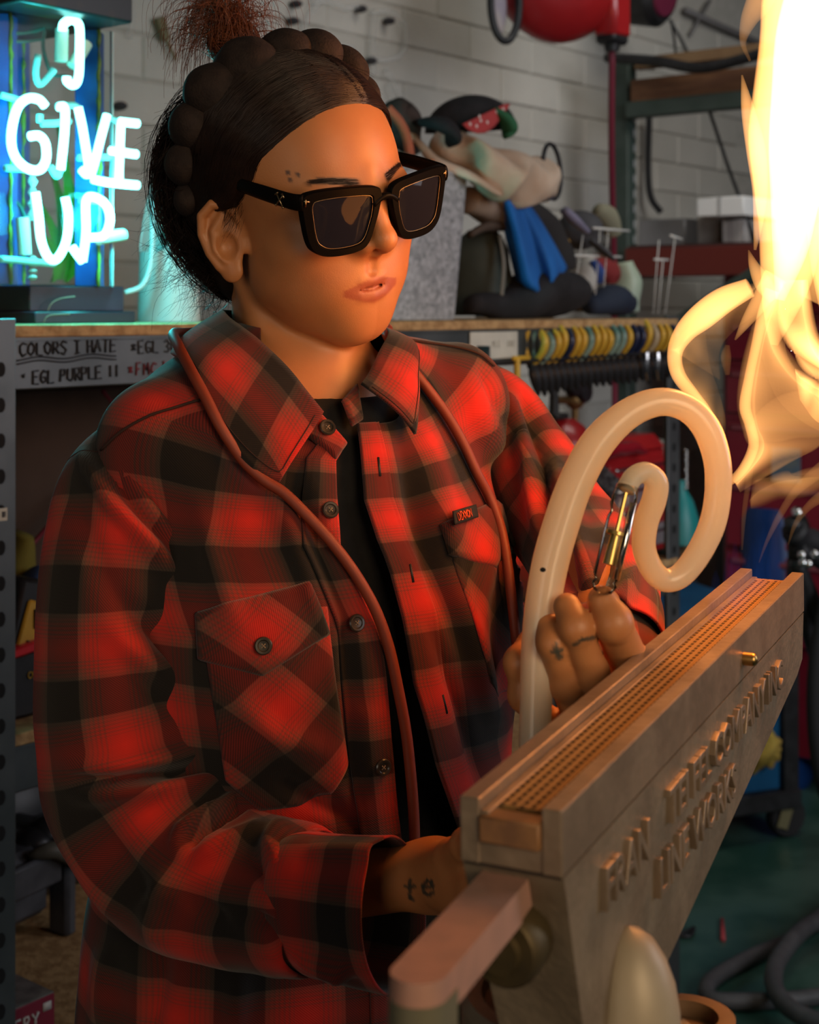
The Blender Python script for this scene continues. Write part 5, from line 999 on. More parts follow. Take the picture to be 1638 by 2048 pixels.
def sd_hand(p, FG, wrist, rw=.026):
    kn = []; out = None
    for k, l in FG.items():
        c, r = pxr(l); kn.append((c[0], r[0], k))
    palm = None
    for c, r, k in kn:
        if k == 'thumb': continue
        e = sd_cap(p, wrist, c, rw*.75, r*1.0); palm = e if palm is None else smin(palm, e, .012)
    c, r, _ = kn[-1]; palm = smin(palm, sd_cap(p, wrist, c, rw*.7, r), .014)
    fg = None
    for k, l in FG.items():
        c, r = pxr(l); d = None
        for i in range(3):
            e = sd_cap(p, c[i], c[i+1], r[i]*.99, r[i+1]*.99); d = e if d is None else smin(d, e, .004)
        for i in (1, 2): d = smin(d, sd_ell(p, c[i], (r[i]*1.0,)*3), .004)          # knuckles
        mid = lerp(c[1], c[2], .5)
        fg = d if fg is None else np.minimum(fg, d)
    return smin(palm, fg, .007)
def sd_body(p):
    d = sd_head(hloc(p)); d = smin(d, sd_neck(p), .007); d = smin(d, sd_torso(p)+.006, .03); return d
skin = bpy.data.materials.new('skin'); skin.use_nodes = True; nt = skin.node_tree; b = nt.nodes['Principled BSDF']
at = nt.nodes.new('ShaderNodeVertexColor'); at.layer_name = 'Col'; tc = nt.nodes.new('ShaderNodeTexCoord'); nz = nt.nodes.new('ShaderNodeTexNoise'); nz.inputs['Scale'].default_value = 55; nz.inputs['Detail'].default_value = 6
mxn = nt.nodes.new('ShaderNodeMix'); mxn.data_type = 'RGBA'; mxn.blend_type = 'MULTIPLY'; mxn.inputs[0].default_value = .35
rp = nt.nodes.new('ShaderNodeValToRGB'); rp.color_ramp.elements[0].position = .3; rp.color_ramp.elements[1].position = .75; rp.color_ramp.elements[0].color = (.80, .68, .60, 1); rp.color_ramp.elements[1].color = (1, 1, 1, 1)
nt.links.new(tc.outputs['Object'], nz.inputs['Vector']); nt.links.new(nz.outputs['Fac'], rp.inputs[0]); nt.links.new(at.outputs['Color'], mxn.inputs[6]); nt.links.new(rp.outputs[0], mxn.inputs[7]); nt.links.new(mxn.outputs[2], b.inputs['Base Color'])
n2 = nt.nodes.new('ShaderNodeTexNoise'); n2.inputs['Scale'].default_value = 900; n2.inputs['Detail'].default_value = 2; bp = nt.nodes.new('ShaderNodeBump'); bp.inputs['Strength'].default_value = .12; bp.inputs['Distance'].default_value = .001
nt.links.new(tc.outputs['Object'], n2.inputs['Vector']); nt.links.new(n2.outputs['Fac'], bp.inputs['Height']); nt.links.new(bp.outputs[0], b.inputs['Normal'])
b.inputs['Roughness'].default_value = .44; b.inputs['Subsurface Weight'].default_value = .12; b.inputs['Subsurface Radius'].default_value = (.009, .0035, .002); b.inputs['Subsurface Scale'].default_value = 1.0
person = thing('person', 'person in red plaid shirt and black tee holding a bent glass tube', 'person', (NB[0], NB[1]+.02, 0))
def face_color(V):
    q = hloc(V); qm = q+V3(.0035, .0145, -.0085); xm = np.abs(qm[:, 0]); x = np.abs(q[:, 0]); c = np.tile(V3(.50, .215, .085), (len(V), 1))
    def blend(mask, col):
        nonlocal c; c = c*(1-mask[:, None])+mask[:, None]*np.asarray(col)
    fr_ = q[:, 1] > .04
    g = lambda cx, cy, cz, r: np.exp(-(((x-cx)/r[0])**2+((q[:, 1]-cy)/r[1])**2+((q[:, 2]-cz)/r[2])**2))
    blend(.35*g(.045, .07, -.045, (.02, .03, .02)), (.50, .165, .075))
    blend(.35*g(0, .11, -.037, (.012, .02, .010)), (.50, .18, .08))
    zl = np.where(qm[:, 2] > -.0702, (qm[:, 2]+.0702)/lerp(.0115, .002, np.clip(xm/.0272, 0, 1)), (-.0702-qm[:, 2])/lerp(.0125, .002, np.clip(xm/.0272, 0, 1)**1.5))
    lip = (1-sstep(.75, 1.05, zl))*(1-sstep(.0245, .028, xm))*fr_*(q[:, 1] > .068); blend(.85*lip, (.33, .080, .045))
    blend(.8*(sd_cap(np.stack([xm, qm[:, 1], qm[:, 2]], 1), (0, .1, -.0700), (.021, .093, -.0698), .0011) < .0006)*fr_, (.08, .02, .018))
    bz = .0215+.0055*np.sin(np.clip((x-.012)/.042, 0, 1)*2.3)-.0035*np.clip((x-.04)/.018, 0, 1); hwd = lerp(.0034, .0012, np.clip((x-.014)/.042, 0, 1))
    brow = (1-sstep(.8, 1.25, np.abs(q[:, 2]-bz)/hwd))*sstep(.010, .015, x)*(1-sstep(.0445, .0495, x))*fr_; blend(.93*brow, (.055, .026, .016))
    for dx, dz in ((-.0545, .0340), (-.0500, .0322), (-.0542, .0286)):
        dd = np.hypot(q[:, 0]-dx, q[:, 2]-dz); blend(.85*(1-sstep(.0009, .0016, dd))*fr_, (.02, .02, .03))
    dk_ = sstep(0, 1, (q[:, 2]-.03)/.03)*sstep(.02, .05, -q[:, 1]+.02); return c
VS, FS, CS = [], [], []; nv = 0
def addp(V, Fq, col):
    global nv; VS.append(V); FS.append(Fq+nv); CS.append(col); nv += len(V)
lo = np.minimum(hw(-.11, -.13, -.15), hw(.11, .14, .14)); c_ = HO
V, Fq = snet(sd_body, HO-V3(.135, .135, .215), HO+V3(.135, .135, .135), .0018); addp(V, Fq, face_color(V))
SKC = V3(.50, .215, .085)
def sd_lower(p):
    d = sd_torso(p)+.008
    d = smin(d, sd_poly(p, ARM_R, [.040, .040, .036, .034]), .03); d = smin(d, sd_poly(p, ARM_L, [.020, .022, .028]), .03)
    d = smin(d, sd_poly(p, [ELR, P(500, 1780, 1.045), WRR], [.032, .029, .0195]), .02); d = smin(d, sd_poly(p, [ELL, P(1222, 1260, 1.055), WRL], [.034, .032, .026]), .02)
    for sg in (-1, 1):
        hp = tw(.085*sg, 0, -.58); kn = tw(.10*sg, .02, -.93); an = tw(.11*sg, -.01, -1.29); d = smin(d, sd_cap(p, hp, kn, .080, .055), .03); d = smin(d, sd_cap(p, kn, an, .052, .036), .02)
    return d
V, Fq = snet(sd_lower, NB-V3(.34, .36, 1.34), NB+V3(.40, .22, -.02), .009); addp(V, Fq, np.tile(SKC, (len(V), 1)))
def handcol(V, marks):
    c = np.tile(SKC*V3(1.05, 1.0, .95), (len(V), 1)); q = toPx(V)
    for pts in marks:
        for a_, b_ in zip(pts[:-1], pts[1:]):
            a_ = np.array(a_, float); b_ = np.array(b_, float); dd = b_-a_; t = np.clip(((q-a_)@dd)/(dd@dd), 0, 1); dist = np.linalg.norm(q-a_-t[:, None]*dd, axis=1)
            mk = (1-sstep(2.6, 5.0, dist))*.85; c = c*(1-mk[:, None])+mk[:, None]*V3(.05, .06, .05)
    return c
V, Fq = snet(lambda p: smin(sd_hand(p, FING_L, WRL), sd_poly(p, [ELL, P(1222, 1260, 1.055), WRL], [.034, .032, .026]), .015), P(1150, 1420, .93)-V3(.075, .085, .085), P(1150, 1420, .93)+V3(.085, .085, .10), .0016)
addp(V, Fq, handcol(V, [[(1113, 1290), (1116, 1318)], [(1104, 1305), (1124, 1300)], [(1106, 1296), (1124, 1314)], [(1148, 1290), (1165, 1280), (1190, 1275)]]))
V, Fq = snet(lambda p: smin(sd_hand(p, FING_R, WRR, .021), sd_poly(p, [ELR, P(500, 1780, 1.045), WRR], [.032, .029, .0195]), .015), P(930, 1770, .90)-V3(.075, .13, .08), P(930, 1770, .90)+V3(.075, .13, .08), .002)
tat = []
for i, ch in enumerate('te'):
    for st in STK[ch]: tat.append([(806+i*36+x*46, 1800-y*44-i*10) for x, y in st])
addp(V, Fq, handcol(V, tat))
body = np_mesh('body', np.concatenate(VS), np.concatenate(FS), skin, person, col=np.concatenate(CS))
for sg in (-1, 1):                                  # eyes behind the lenses
    mb = MB(); mb.ell(hw(.0315*sg, .0705, -.014), .0118, HR, 20, 12); ey = part('eye', mb, M('eye_white', (.7, .66, .62), rough=.2), person, sharp=0)
    mb = MB(); mb.ell(hw(.0315*sg, .0812, -.016), (.0055, .0014, .0055), HR, 16, 6); part('iris', mb, M('iris_brown', (.06, .03, .015), rough=.1), ey, sharp=0)
mb = MB()
for k in range(6):
    xx = (k-2.5)*.0062; mb.box(hw(xx-.0035, .0805-18*xx*xx, -.0598), (.0058, .003, .0060), HR, .001)
part('teeth', mb, M('teeth', (.62, .56, .46), rough=.25), person)
# ================================================================== hair
def ray_sdf(px, py, fn, d0=.7, d1=1.6):
    px = np.atleast_1d(np.asarray(px, float)); py = np.atleast_1d(np.asarray(py, float)); d = np.full(px.shape, d0)
    dv = np.stack([(px-819)/FPX, np.ones_like(px), -(py-620)/FPX], -1); L = np.linalg.norm(dv, axis=-1); c0 = V3(0, 0, H)
    for _ in range(90):
        f = fn((c0+dv*d[..., None]).reshape(-1, 3)).reshape(d.shape); d = np.minimum(d+f*.75/L, d1)
    return c0+dv*d[..., None]
HZ = [-.12, -.09, -.05, -.02, -.007, .0052, .0257, .0425, .0546, .068, .0766, .09, .14]
HY = [-.045, -.040, -.034, -.022, -.006, .011, .0315, .0384, .0504, .0627, .0701, .085, .11]
def sd_hair(q):
    d = sd_ell(q, (0, -.013, .031), (.0790, .0985, .0880)); d = smin(d, sd_ell(q, (0, -.052, -.030), (.066, .060, .070)), .03)
    d = smax(d, (q[:, 1]-np.interp(q[:, 2], HZ, HY))*.75, .008)
    ear = sd_ell(np.stack([np.abs(q[:, 0])-.076, q[:, 1]+.006, q[:, 2]+.024], 1), (0, 0, 0), (.016, .022, .034)); return smax(d, -ear, .006)
def hair_mat(name, c1, c2, rough=.42):
    m = M(name, c1, c2, 60, rough, spec=.45, lo=.3, hi=.75); return m
hairm = hair_mat('dark_brown_hair', (.012, .006, .005), (.030, .015, .010)); auburn = hair_mat('auburn_hair', (.13, .032, .012), (.24, .075, .028)); hair_in = hair_mat('hair_base', (.009, .005, .004), (.018, .009, .007), .6)
V, Fq = snet(lambda p: sd_hair(hloc(p)), HO-V3(.15, .15, .16), HO+V3(.15, .15, .16), .003)
hair = np_mesh('hair', V, Fq, hair_in, person); hair['label'] = 'dark brown hair drawn back under the braided headband'
def strands(name, paths, r0, mat, parent, nside=3, taper=(1, .35)):    # paths (N,K,3) -> one stuff mesh of fine tubes
    Pq = np.asarray(paths); N, K = Pq.shape[:2]; T = np.gradient(Pq, axis=1); T /= np.linalg.norm(T, axis=-1, keepdims=True)+1e-12
    ref = np.where(np.abs(T[..., 2:3]) < .9, V3(0, 0, 1), V3(1, 0, 0)); X = np.cross(ref, T); X /= np.linalg.norm(X, axis=-1, keepdims=True)+1e-12; Y = np.cross(T, X)
    rr = (np.asarray(r0).reshape(-1, 1)*np.ones((N, 1)))*np.linspace(taper[0], taper[1], K)[None]
    a = np.arange(nside)*2*math.pi/nside
    Vv = Pq[:, :, None]+rr[:, :, None, None]*(np.cos(a)[:, None]*X[:, :, None]+np.sin(a)[:, None]*Y[:, :, None])
    base = (np.arange(N)[:, None, None]*K+np.arange(K-1)[None, :, None])*nside; k = np.arange(nside)[None, None]; k2 = (k+1) % nside
    Fq = np.stack([base+k, base+k2, base+nside+k2, base+nside+k], -1).reshape(-1, 4)
    o = np_mesh(name, Vv.reshape(-1, 3), Fq, mat, parent); o['kind'] = 'stuff'; return o
def push_out(q, fn, off):                          # move head-local points onto the hair shell along the ray from the head centre
    c = V3(0, -.012, .025); d = q-c; L = np.linalg.norm(d, axis=-1, keepdims=True); u = d/L; lo = np.full(L.shape, .03); hi = np.full(L.shape, .16)
    for _ in range(22):
        m = (lo+hi)/2; s = fn((c+u*m).reshape(-1, 3)).reshape(L.shape); lo = np.where(s < 0, m, lo); hi = np.where(s < 0, hi, m)
    return c+u*(lo+off)
sd_shell = lambda q: smin(sd_ell(q, (0, -.013, .031), (.0790, .0985, .0880)), sd_ell(q, (0, -.052, -.030), (.066, .060, .070)), .03)
sd_shell2 = lambda q: np.where((q[:, 1] > np.interp(q[:, 2], HZ, HY)-.010), np.minimum(sd_shell(q)+.0065*sstep(-.010, .004, q[:, 1]-np.interp(q[:, 2], HZ, HY)), 9), sd_shell(q))
G0 = [(.020, .0725, .0775), (-.012, .0700, .0760), (-.040, .0615, .0665), (-.056, .0500, .0540), (-.0655, .0375, .0420), (-.0690, .0300, .0250), (-.0710, .0090, .0080), (-.0735, -.016, .004), (-.072, -.040, -.012)]
G1 = [(.020, .030, .115), (-.002, .000, .116), (-.030, -.012, .104), (-.055, -.024, .080), (-.070, -.034, .052), (-.076, -.040, .032), (-.077, -.044, .018), (-.076, -.050, .002), (-.070, -.060, -.014)]
K = 16; g0 = cr(G0, K); g1 = cr(G1, K); NS = 2600
aa = rng.random(NS)**1.15; paths = g0[None]+(g1-g0)[None]*aa[:, None, None]
wob = rng.normal(0, .0016, (NS, 1, 3))+rng.normal(0, .0006, (NS, K, 3)).cumsum(1)*.35; wob[aa < .03] *= .5
sh = rng.random(NS)*.10; paths = paths+wob
q = push_out(paths, sd_shell2, (rng.random((NS, 1, 1))*.0022+.0004)); strands('front_strands', np.einsum('ij,nkj->nki', HR, q)+HO, rng.uniform(.00022, .00048, NS), hairm, hair)
mg0, mg1 = g0*V3(-1, 1, 1)+V3(.034, 0, 0), g1*V3(-1, 1, 1)+V3(.034, 0, 0); mg0[4:, 0] -= .034*np.linspace(0, 1, K-4); mg1[4:, 0] -= .034*np.linspace(0, 1, K-4)
aa = rng.random(900); paths = mg0[None]+(mg1-mg0)[None]*aa[:, None, None]+rng.normal(0, .0014, (900, 1, 3)); q = push_out(paths, sd_shell2, rng.random((900, 1, 1))*.0022+.0004)
strands('side_strands', np.einsum('ij,nkj->nki', HR, q)+HO, rng.uniform(.00022, .00048, 900), hairm, hair)
BUN = V3(-.004, -.078, .118)
# back of the head: from the band and the nape up to the bun
band_c = cr([(-.076, -.062, .0), (-.076, -.060, .03), (-.066, -.052, .060), (-.050, -.040, .088), (-.024, -.030, .104), (.006, -.024, .110), (.032, -.018, .108), (.052, -.014, .096), (.070, -.02, .05), (.074, -.04, 0)], 60)
nape = cr([(-.070, -.045, -.020), (-.062, -.050, -.050), (-.048, -.062, -.078), (-.02, -.076, -.088), (.02, -.076, -.088), (.05, -.062, -.075), (.07, -.045, -.03)], 60)
st = []
for src, n_ in ((band_c, 900), (nape, 1500)):
    for _ in range(n_):
        a_ = src[rng.integers(0, 60)]+rng.normal(0, .003, 3); t_ = np.linspace(0, 1, K)[:, None]; mid = (a_+BUN)/2+V3(0, -.05, -.01); st.append((1-t_)**2*a_+2*t_*(1-t_)*mid+t_**2*(BUN+rng.normal(0, .008, 3)))
q = push_out(np.array(st), sd_shell, rng.random((len(st), 1, 1))*.004+.0004); strands('back_strands', np.einsum('ij,nkj->nki', HR, q)+HO, rng.uniform(.00022, .00045, len(st)), hairm, hair)
# messy bun
mb = MB(); bw = hw(*(BUN+V3(.004, .002, .004))); mb.ell(bw, (.018, .018, .015), HR, 20, 14); bun = part('bun', mb, hair_in, person, sharp=0)
st = []
for i in range(520):
    u = rng.normal(0, 1, 3); u /= np.linalg.norm(u); v = rng.normal(0, 1, 3); v -= u*(u@v); v /= np.linalg.norm(v); ph = rng.random()*6.28; n_ = rng.uniform(1.2, 3.6); rr_ = rng.uniform(.0145, .0225)
    t_ = ph+np.linspace(0, n_, K); st.append(bw+(HR@(np.stack([np.cos(t_)*u[i_]+np.sin(t_)*v[i_] for i_ in range(3)], 0)*rr_*V3(1., 1., .92)[:, None])).T)
strands('bun_strands', st, rng.uniform(.0003, .0006, 520), auburn, bun)
st = []
for i in range(560):                                # loose ends spraying out of the bun, drooping back towards the left of the picture
    a_ = bw+V3(*rng.normal(0, .010, 3))+V3(-.004, 0, .010); side = -1 if rng.random() < .72 else 1
    dx = side*rng.uniform(.010, .046)*(1 if side < 0 else .9); up_ = rng.uniform(.002, .024); dp = V3(dx, rng.normal(0, .018), 0); t_ = np.linspace(0, 1, K)[:, None]
    c1 = a_+V3(dx*rng.uniform(-.3, .5), rng.normal(0, .006), up_*2.0); c2 = a_+dp*rng.uniform(.8, 1.25)+V3(0, 0, up_*1.7); e_ = a_+dp+V3(0, 0, -rng.uniform(.0, .060)*rng.random()*(1 if side < 0 else .5)); st.append((1-t_)**3*a_+3*t_*(1-t_)**2*c1+3*t_**2*(1-t_)*c2+t_**3*e_)
strands('bun_wisps', st, rng.uniform(.0002, .00042, 560), auburn, bun)
# loose puffs of hair standing off the back of the head
st = []
for i in range(900):
    z0, z1_ = rng.uniform(-.01, .095), rng.uniform(-.085, .02); x0, x1_ = rng.uniform(-.085, .0), rng.uniform(-.075, .0); y0, y1_ = rng.uniform(-.115, -.055), rng.uniform(-.11, -.05)
    e = push_out(np.array([[[x0, y0, z0], [x1_, y1_, min(z1_, z0-.03)]]]), sd_shell, .001)[0]; t_ = np.linspace(0, 1, K)[:, None]; c = e[0]+(e[1]-e[0])*t_; c0_ = c-V3(0, -.012, .025); L_ = np.linalg.norm(c0_, axis=1, keepdims=True)
    rr_ = np.linalg.norm(e[0]-V3(0, -.012, .025))*(1-t_)+np.linalg.norm(e[1]-V3(0, -.012, .025))*t_; c = V3(0, -.012, .025)+c0_/L_*(rr_+rng.uniform(.003, .020)*np.sin(t_*math.pi)**.8+.001); st.append(HO+(HR@c.T).T)
strands('loose_strands', st, rng.uniform(.0002, .00038, 900), hairm, hair, taper=(1, .5))
# flyaway wisps behind the head and at the nape
st = []
for i in range(760):
    z_ = rng.uniform(-.085, .085); y_ = rng.uniform(-.115, -.045); a_ = push_out(np.array([[[rng.uniform(-.08, .02), y_, z_]]]), sd_shell, .001)[0, 0]; a_ = HO+HR@a_
    L_ = rng.uniform(.015, .048); d_ = V3(-rng.uniform(.1, .75), rng.normal(0, .4), rng.uniform(-.9, -.05)); d_ /= np.linalg.norm(d_); curl = V3(rng.normal(-.1, .4), rng.normal(0, .3), rng.normal(-.2, .4)); t_ = np.linspace(0, 1, K)[:, None]
    st.append(a_+d_*L_*t_+curl*L_*.55*t_**2+V3(rng.normal(0, .1), 0, rng.normal(0, .1))*L_*np.sin(t_*6))
strands('flyaways', st, rng.uniform(.00014, .0003, 760), hairm, hair)
st = []
for i in range(60):
    a_ = HO+HR@push_out(np.array([[[rng.uniform(-.02, .06), rng.uniform(.0, .06), .1]]]), sd_shell, .0)[0, 0]; d_ = V3(rng.uniform(.1, .9), rng.normal(0, .3), rng.uniform(.1, .8)); L_ = rng.uniform(.008, .022); t_ = np.linspace(0, 1, K)[:, None]; st.append(a_+d_*L_*t_+V3(.3, 0, -.7)*L_*t_**2)
for i in range(70):                                  # fine hairs in front of the ear and over it
    a_ = HO+HR@(V3(-.0725, rng.uniform(-.01, .025), rng.uniform(-.005, .015))); t_ = np.linspace(0, 1, K)[:, None]; L_ = rng.uniform(.012, .03); st.append(a_+(HR@V3(-.12, -.35+rng.normal(0, .2), -.9))*L_*t_+(HR@V3(-.2, rng.normal(0, .3), .2))*L_*.6*t_**2)
strands('fine_hairs', st, rng.uniform(.00012, .0002, len(st)), hairm, hair)
# brow hairs
st = []
for sg in (-1, 1):
    for i in range(170):
        f = rng.random(); x = lerp(.013, .043, f); bz = .0215+.0055*math.sin(min(1, max(0, (x-.012)/.042))*2.3)-.0035*min(1, max(0, (x-.04)/.018)); hwd = lerp(.0032, .0011, f); z_ = bz+rng.uniform(-1, 1)*hwd; pth = []
        for t_ in np.linspace(0, 1, 5): pth.append((sg*(x+.006*t_), .05, z_+.0012*t_*(1-1.4*f)))
        st.append(pth)
st = np.array(st); dd = np.full(st.shape[:2], .14)
yy = np.full(st.shape[:2], .13)
for _ in range(60): q = st.copy(); q[..., 1] = yy; yy -= sd_head(q.reshape(-1, 3)).reshape(yy.shape)*.6
st[..., 1] = yy+.0005; strands('brow_hairs', np.einsum('ij,nkj->nki', HR, st)+HO, .00013, hairm, hair, taper=(1, .3))
# ================================================================== braided headband
hbm = M('dark_padded_fabric', (.018, .011, .010), (.030, .019, .016), 90, .85, 0, .25, 500)
band = thing('headband', 'dark brown padded braided headband worn over the crown', 'headband', hw(.0, -.02, .10))
LB_ = [((-.0700, -.054, .006), .017), ((-.0735, -.052, .034), .0200), ((-.0675, -.045, .064), .0225), ((-.0530, -.034, .0900), .0260), ((-.0270, -.022, .1060), .0285), ((.0040, -.013, .1150), .0225), ((.0290, -.004, .1130), .0225), ((.0510, .003, .0985), .0205), ((.0680, .001, .0750), .0175), ((.0780, -.008, .045), .017), ((.0800, -.018, .012), .016)]
bc = np.array([c for c, _ in LB_])
for i, (c, r) in enumerate(LB_):
    tdir = unit(bc[min(i+1, len(bc)-1)]-bc[max(i-1, 0)]); out_ = unit(np.array(c)-V3(0, -.015, .025)); s_ = np.cross(tdir, out_); sk = .42*(1 if i % 2 else .7)
    T2 = unit(tdir*math.cos(sk)+s_*math.sin(sk)); S2 = unit(np.cross(out_, T2)); RR = HR@np.stack([S2, T2, out_], 1)
    mb = MB(); mb.ell((0, 0, 0), (r*1.16, r*.88, r*.84), None, 28, 18); vv = mb.v[0]; vv *= 1+.03*vnoise(vv*90+i*7, 3)[:, None]; mb.v[0] = vv@RR.T+hw(*c); part('braid_lobe', mb, hbm, band, sharp=0)
# ================================================================== sunglasses
sun = thing('sunglasses', 'square black sunglasses with dark lenses worn on the face', 'sunglasses', hw(0, .10, 0))
frm = M('glossy_black_frame', (.005, .0045, .0045), rough=.3, spec=.04); lens_m = M('dark_lens', (.012, .013, .022), rough=.05, spec=.10); gold = M('pale_gold', (.34, .26, .15), rough=.35, metal=1.)
def fr_y(x, z): return .1065-2.1*x*x-.10*(z+.006)*0
TILT = rotx(math.radians(-8))
def gl(x, y, z): return hw(*(TILT@V3(x*.96, y-.1, z*.96-.002)+V3(0, .1, .0065)))
GO = cr([(.0045, .0125), (.012, .0185), (.040, .0212), (.066, .0205), (.0745, .0155), (.0735, .0010), (.0690, -.0200), (.0625, -.0290), (.0500, -.0335), (.0280, -.0330), (.0165, -.0275), (.0095, -.0105), (.0060, .0020)], 96, True)
GI = cr([(.0135, .0070), (.0170, .0120), (.040, .0142), (.0610, .0135), (.0660, .0100), (.0655, .0000), (.0625, -.0170), (.0580, -.0235), (.0490, -.0270), (.0300, -.0268), (.0210, -.0225), (.0155, -.0090), (.0135, .0000)], 96, True)
ctr = GO.mean(0)
for sg in (-1, 1):
    rings = []
    for (cv, sc, dy) in ((GO, 1, -.0045), (GO, 1., -.0008), (GO, .975, .0006), (GI, 1.035, .0006), (GI, 1., -.0004), (GI, 1., -.0045)):
        q = ctr+(cv-ctr)*sc; rings.append([gl(sg*x, fr_y(x, z)+dy, z) for x, z in q])
    mb = MB(); mb.grid(np.array(rings), cu=True, cv=True); part('rim', mb, frm, sun, sharp=38)
    mb = MB(); mb.tube([gl(sg*x, fr_y(x, z)-.0002, z) for x, z in ctr+(GI-ctr)*.985], .00024, 5, closed=True); part('lens_edge', mb, gold, sun, sharp=0)
    mb = MB(); G = np.array([[gl(sg*x, fr_y(x, z)-.0016+.0012*(1-f*f), z) for x, z in ctr+(GI-ctr)*f] for f in np.linspace(.02, 1.01, 8)]); mb.grid(G, cv=True); mb.add(G[0], [tuple(range(96))]); part('lens', mb, lens_m, sun, sharp=0)
    mb = MB(); pts = [(.0735, .0955, .0130), (.0770, .0850, .0122), (.0785, .0500, .0110), (.0765, .0150, .0085), (.0745, -.0050, .0040), (.0725, -.0180, -.0060), (.0715, -.0260, -.0200)]; pth = cr([gl(sg*a_, b_, c_) for a_, b_, c_ in pts], 26)
    mb.tube(pth, .0022, 12, flat=np.interp(np.linspace(0, 1, 26), [0, .3, .6, .8, 1], [2.9, 2.8, 2.2, 1.8, 1.6])*1.0, up=hu); tp_ = part('temple', mb, frm, sun, sharp=0)
    for (xa, za, xb, zb_) in ((.0690, .0135, .0735, .0145), (.0722, .0158, .0722, .0098)):
        mb = MB(); mb.tube([gl(sg*xa, fr_y(xa, za)+.0010, za), gl(sg*xb, fr_y(xb, zb_)+.0010, zb_)], .0008, 6); part('rivet', mb, gold, sun, sharp=0)
    mb = MB(); mb.box(gl(sg*.0757, .0905, .0128), (.003, .005, .011), HR, .0008); part('hinge', mb, frm, sun)
    e = lambda y_, z_: gl(sg*(.0805+.0), y_, z_)
    if sg < 0:                                       # crossed hammers in silver on the near temple
        mb = MB(); mb.tube([e(.0800, .0160), e(.0715, .0065)], .0006, 6); mb.tube([e(.0722, .0160), e(.0800, .0065)], .0006, 6); mb.tube([e(.0815, .0145), e(.0785, .0172)], .0008, 6); mb.tube([e(.0738, .0170), e(.0708, .0148)], .0008, 6)
        mb.ell(e(.0715, .0065), .0010, None, 8, 6); mb.ell(e(.0800, .0065), .0010, None, 8, 6); part('emblem', mb, gold, tp_, sharp=0)
mb = MB(); mb.tube(cr([gl(x, fr_y(x, 0)-.002, .0085-40*x*x) for x in np.linspace(-.012, .012, 9)], 14), .0036, 10, flat=.8); part('bridge', mb, frm, sun, sharp=0)
for sg in (-1, 1):
    mb = MB(); mb.ell(gl(sg*.0118, .099, -.008), (.0022, .005, .008), HR, 12, 8); part('nose_pad', mb, frm, sun, sharp=0)
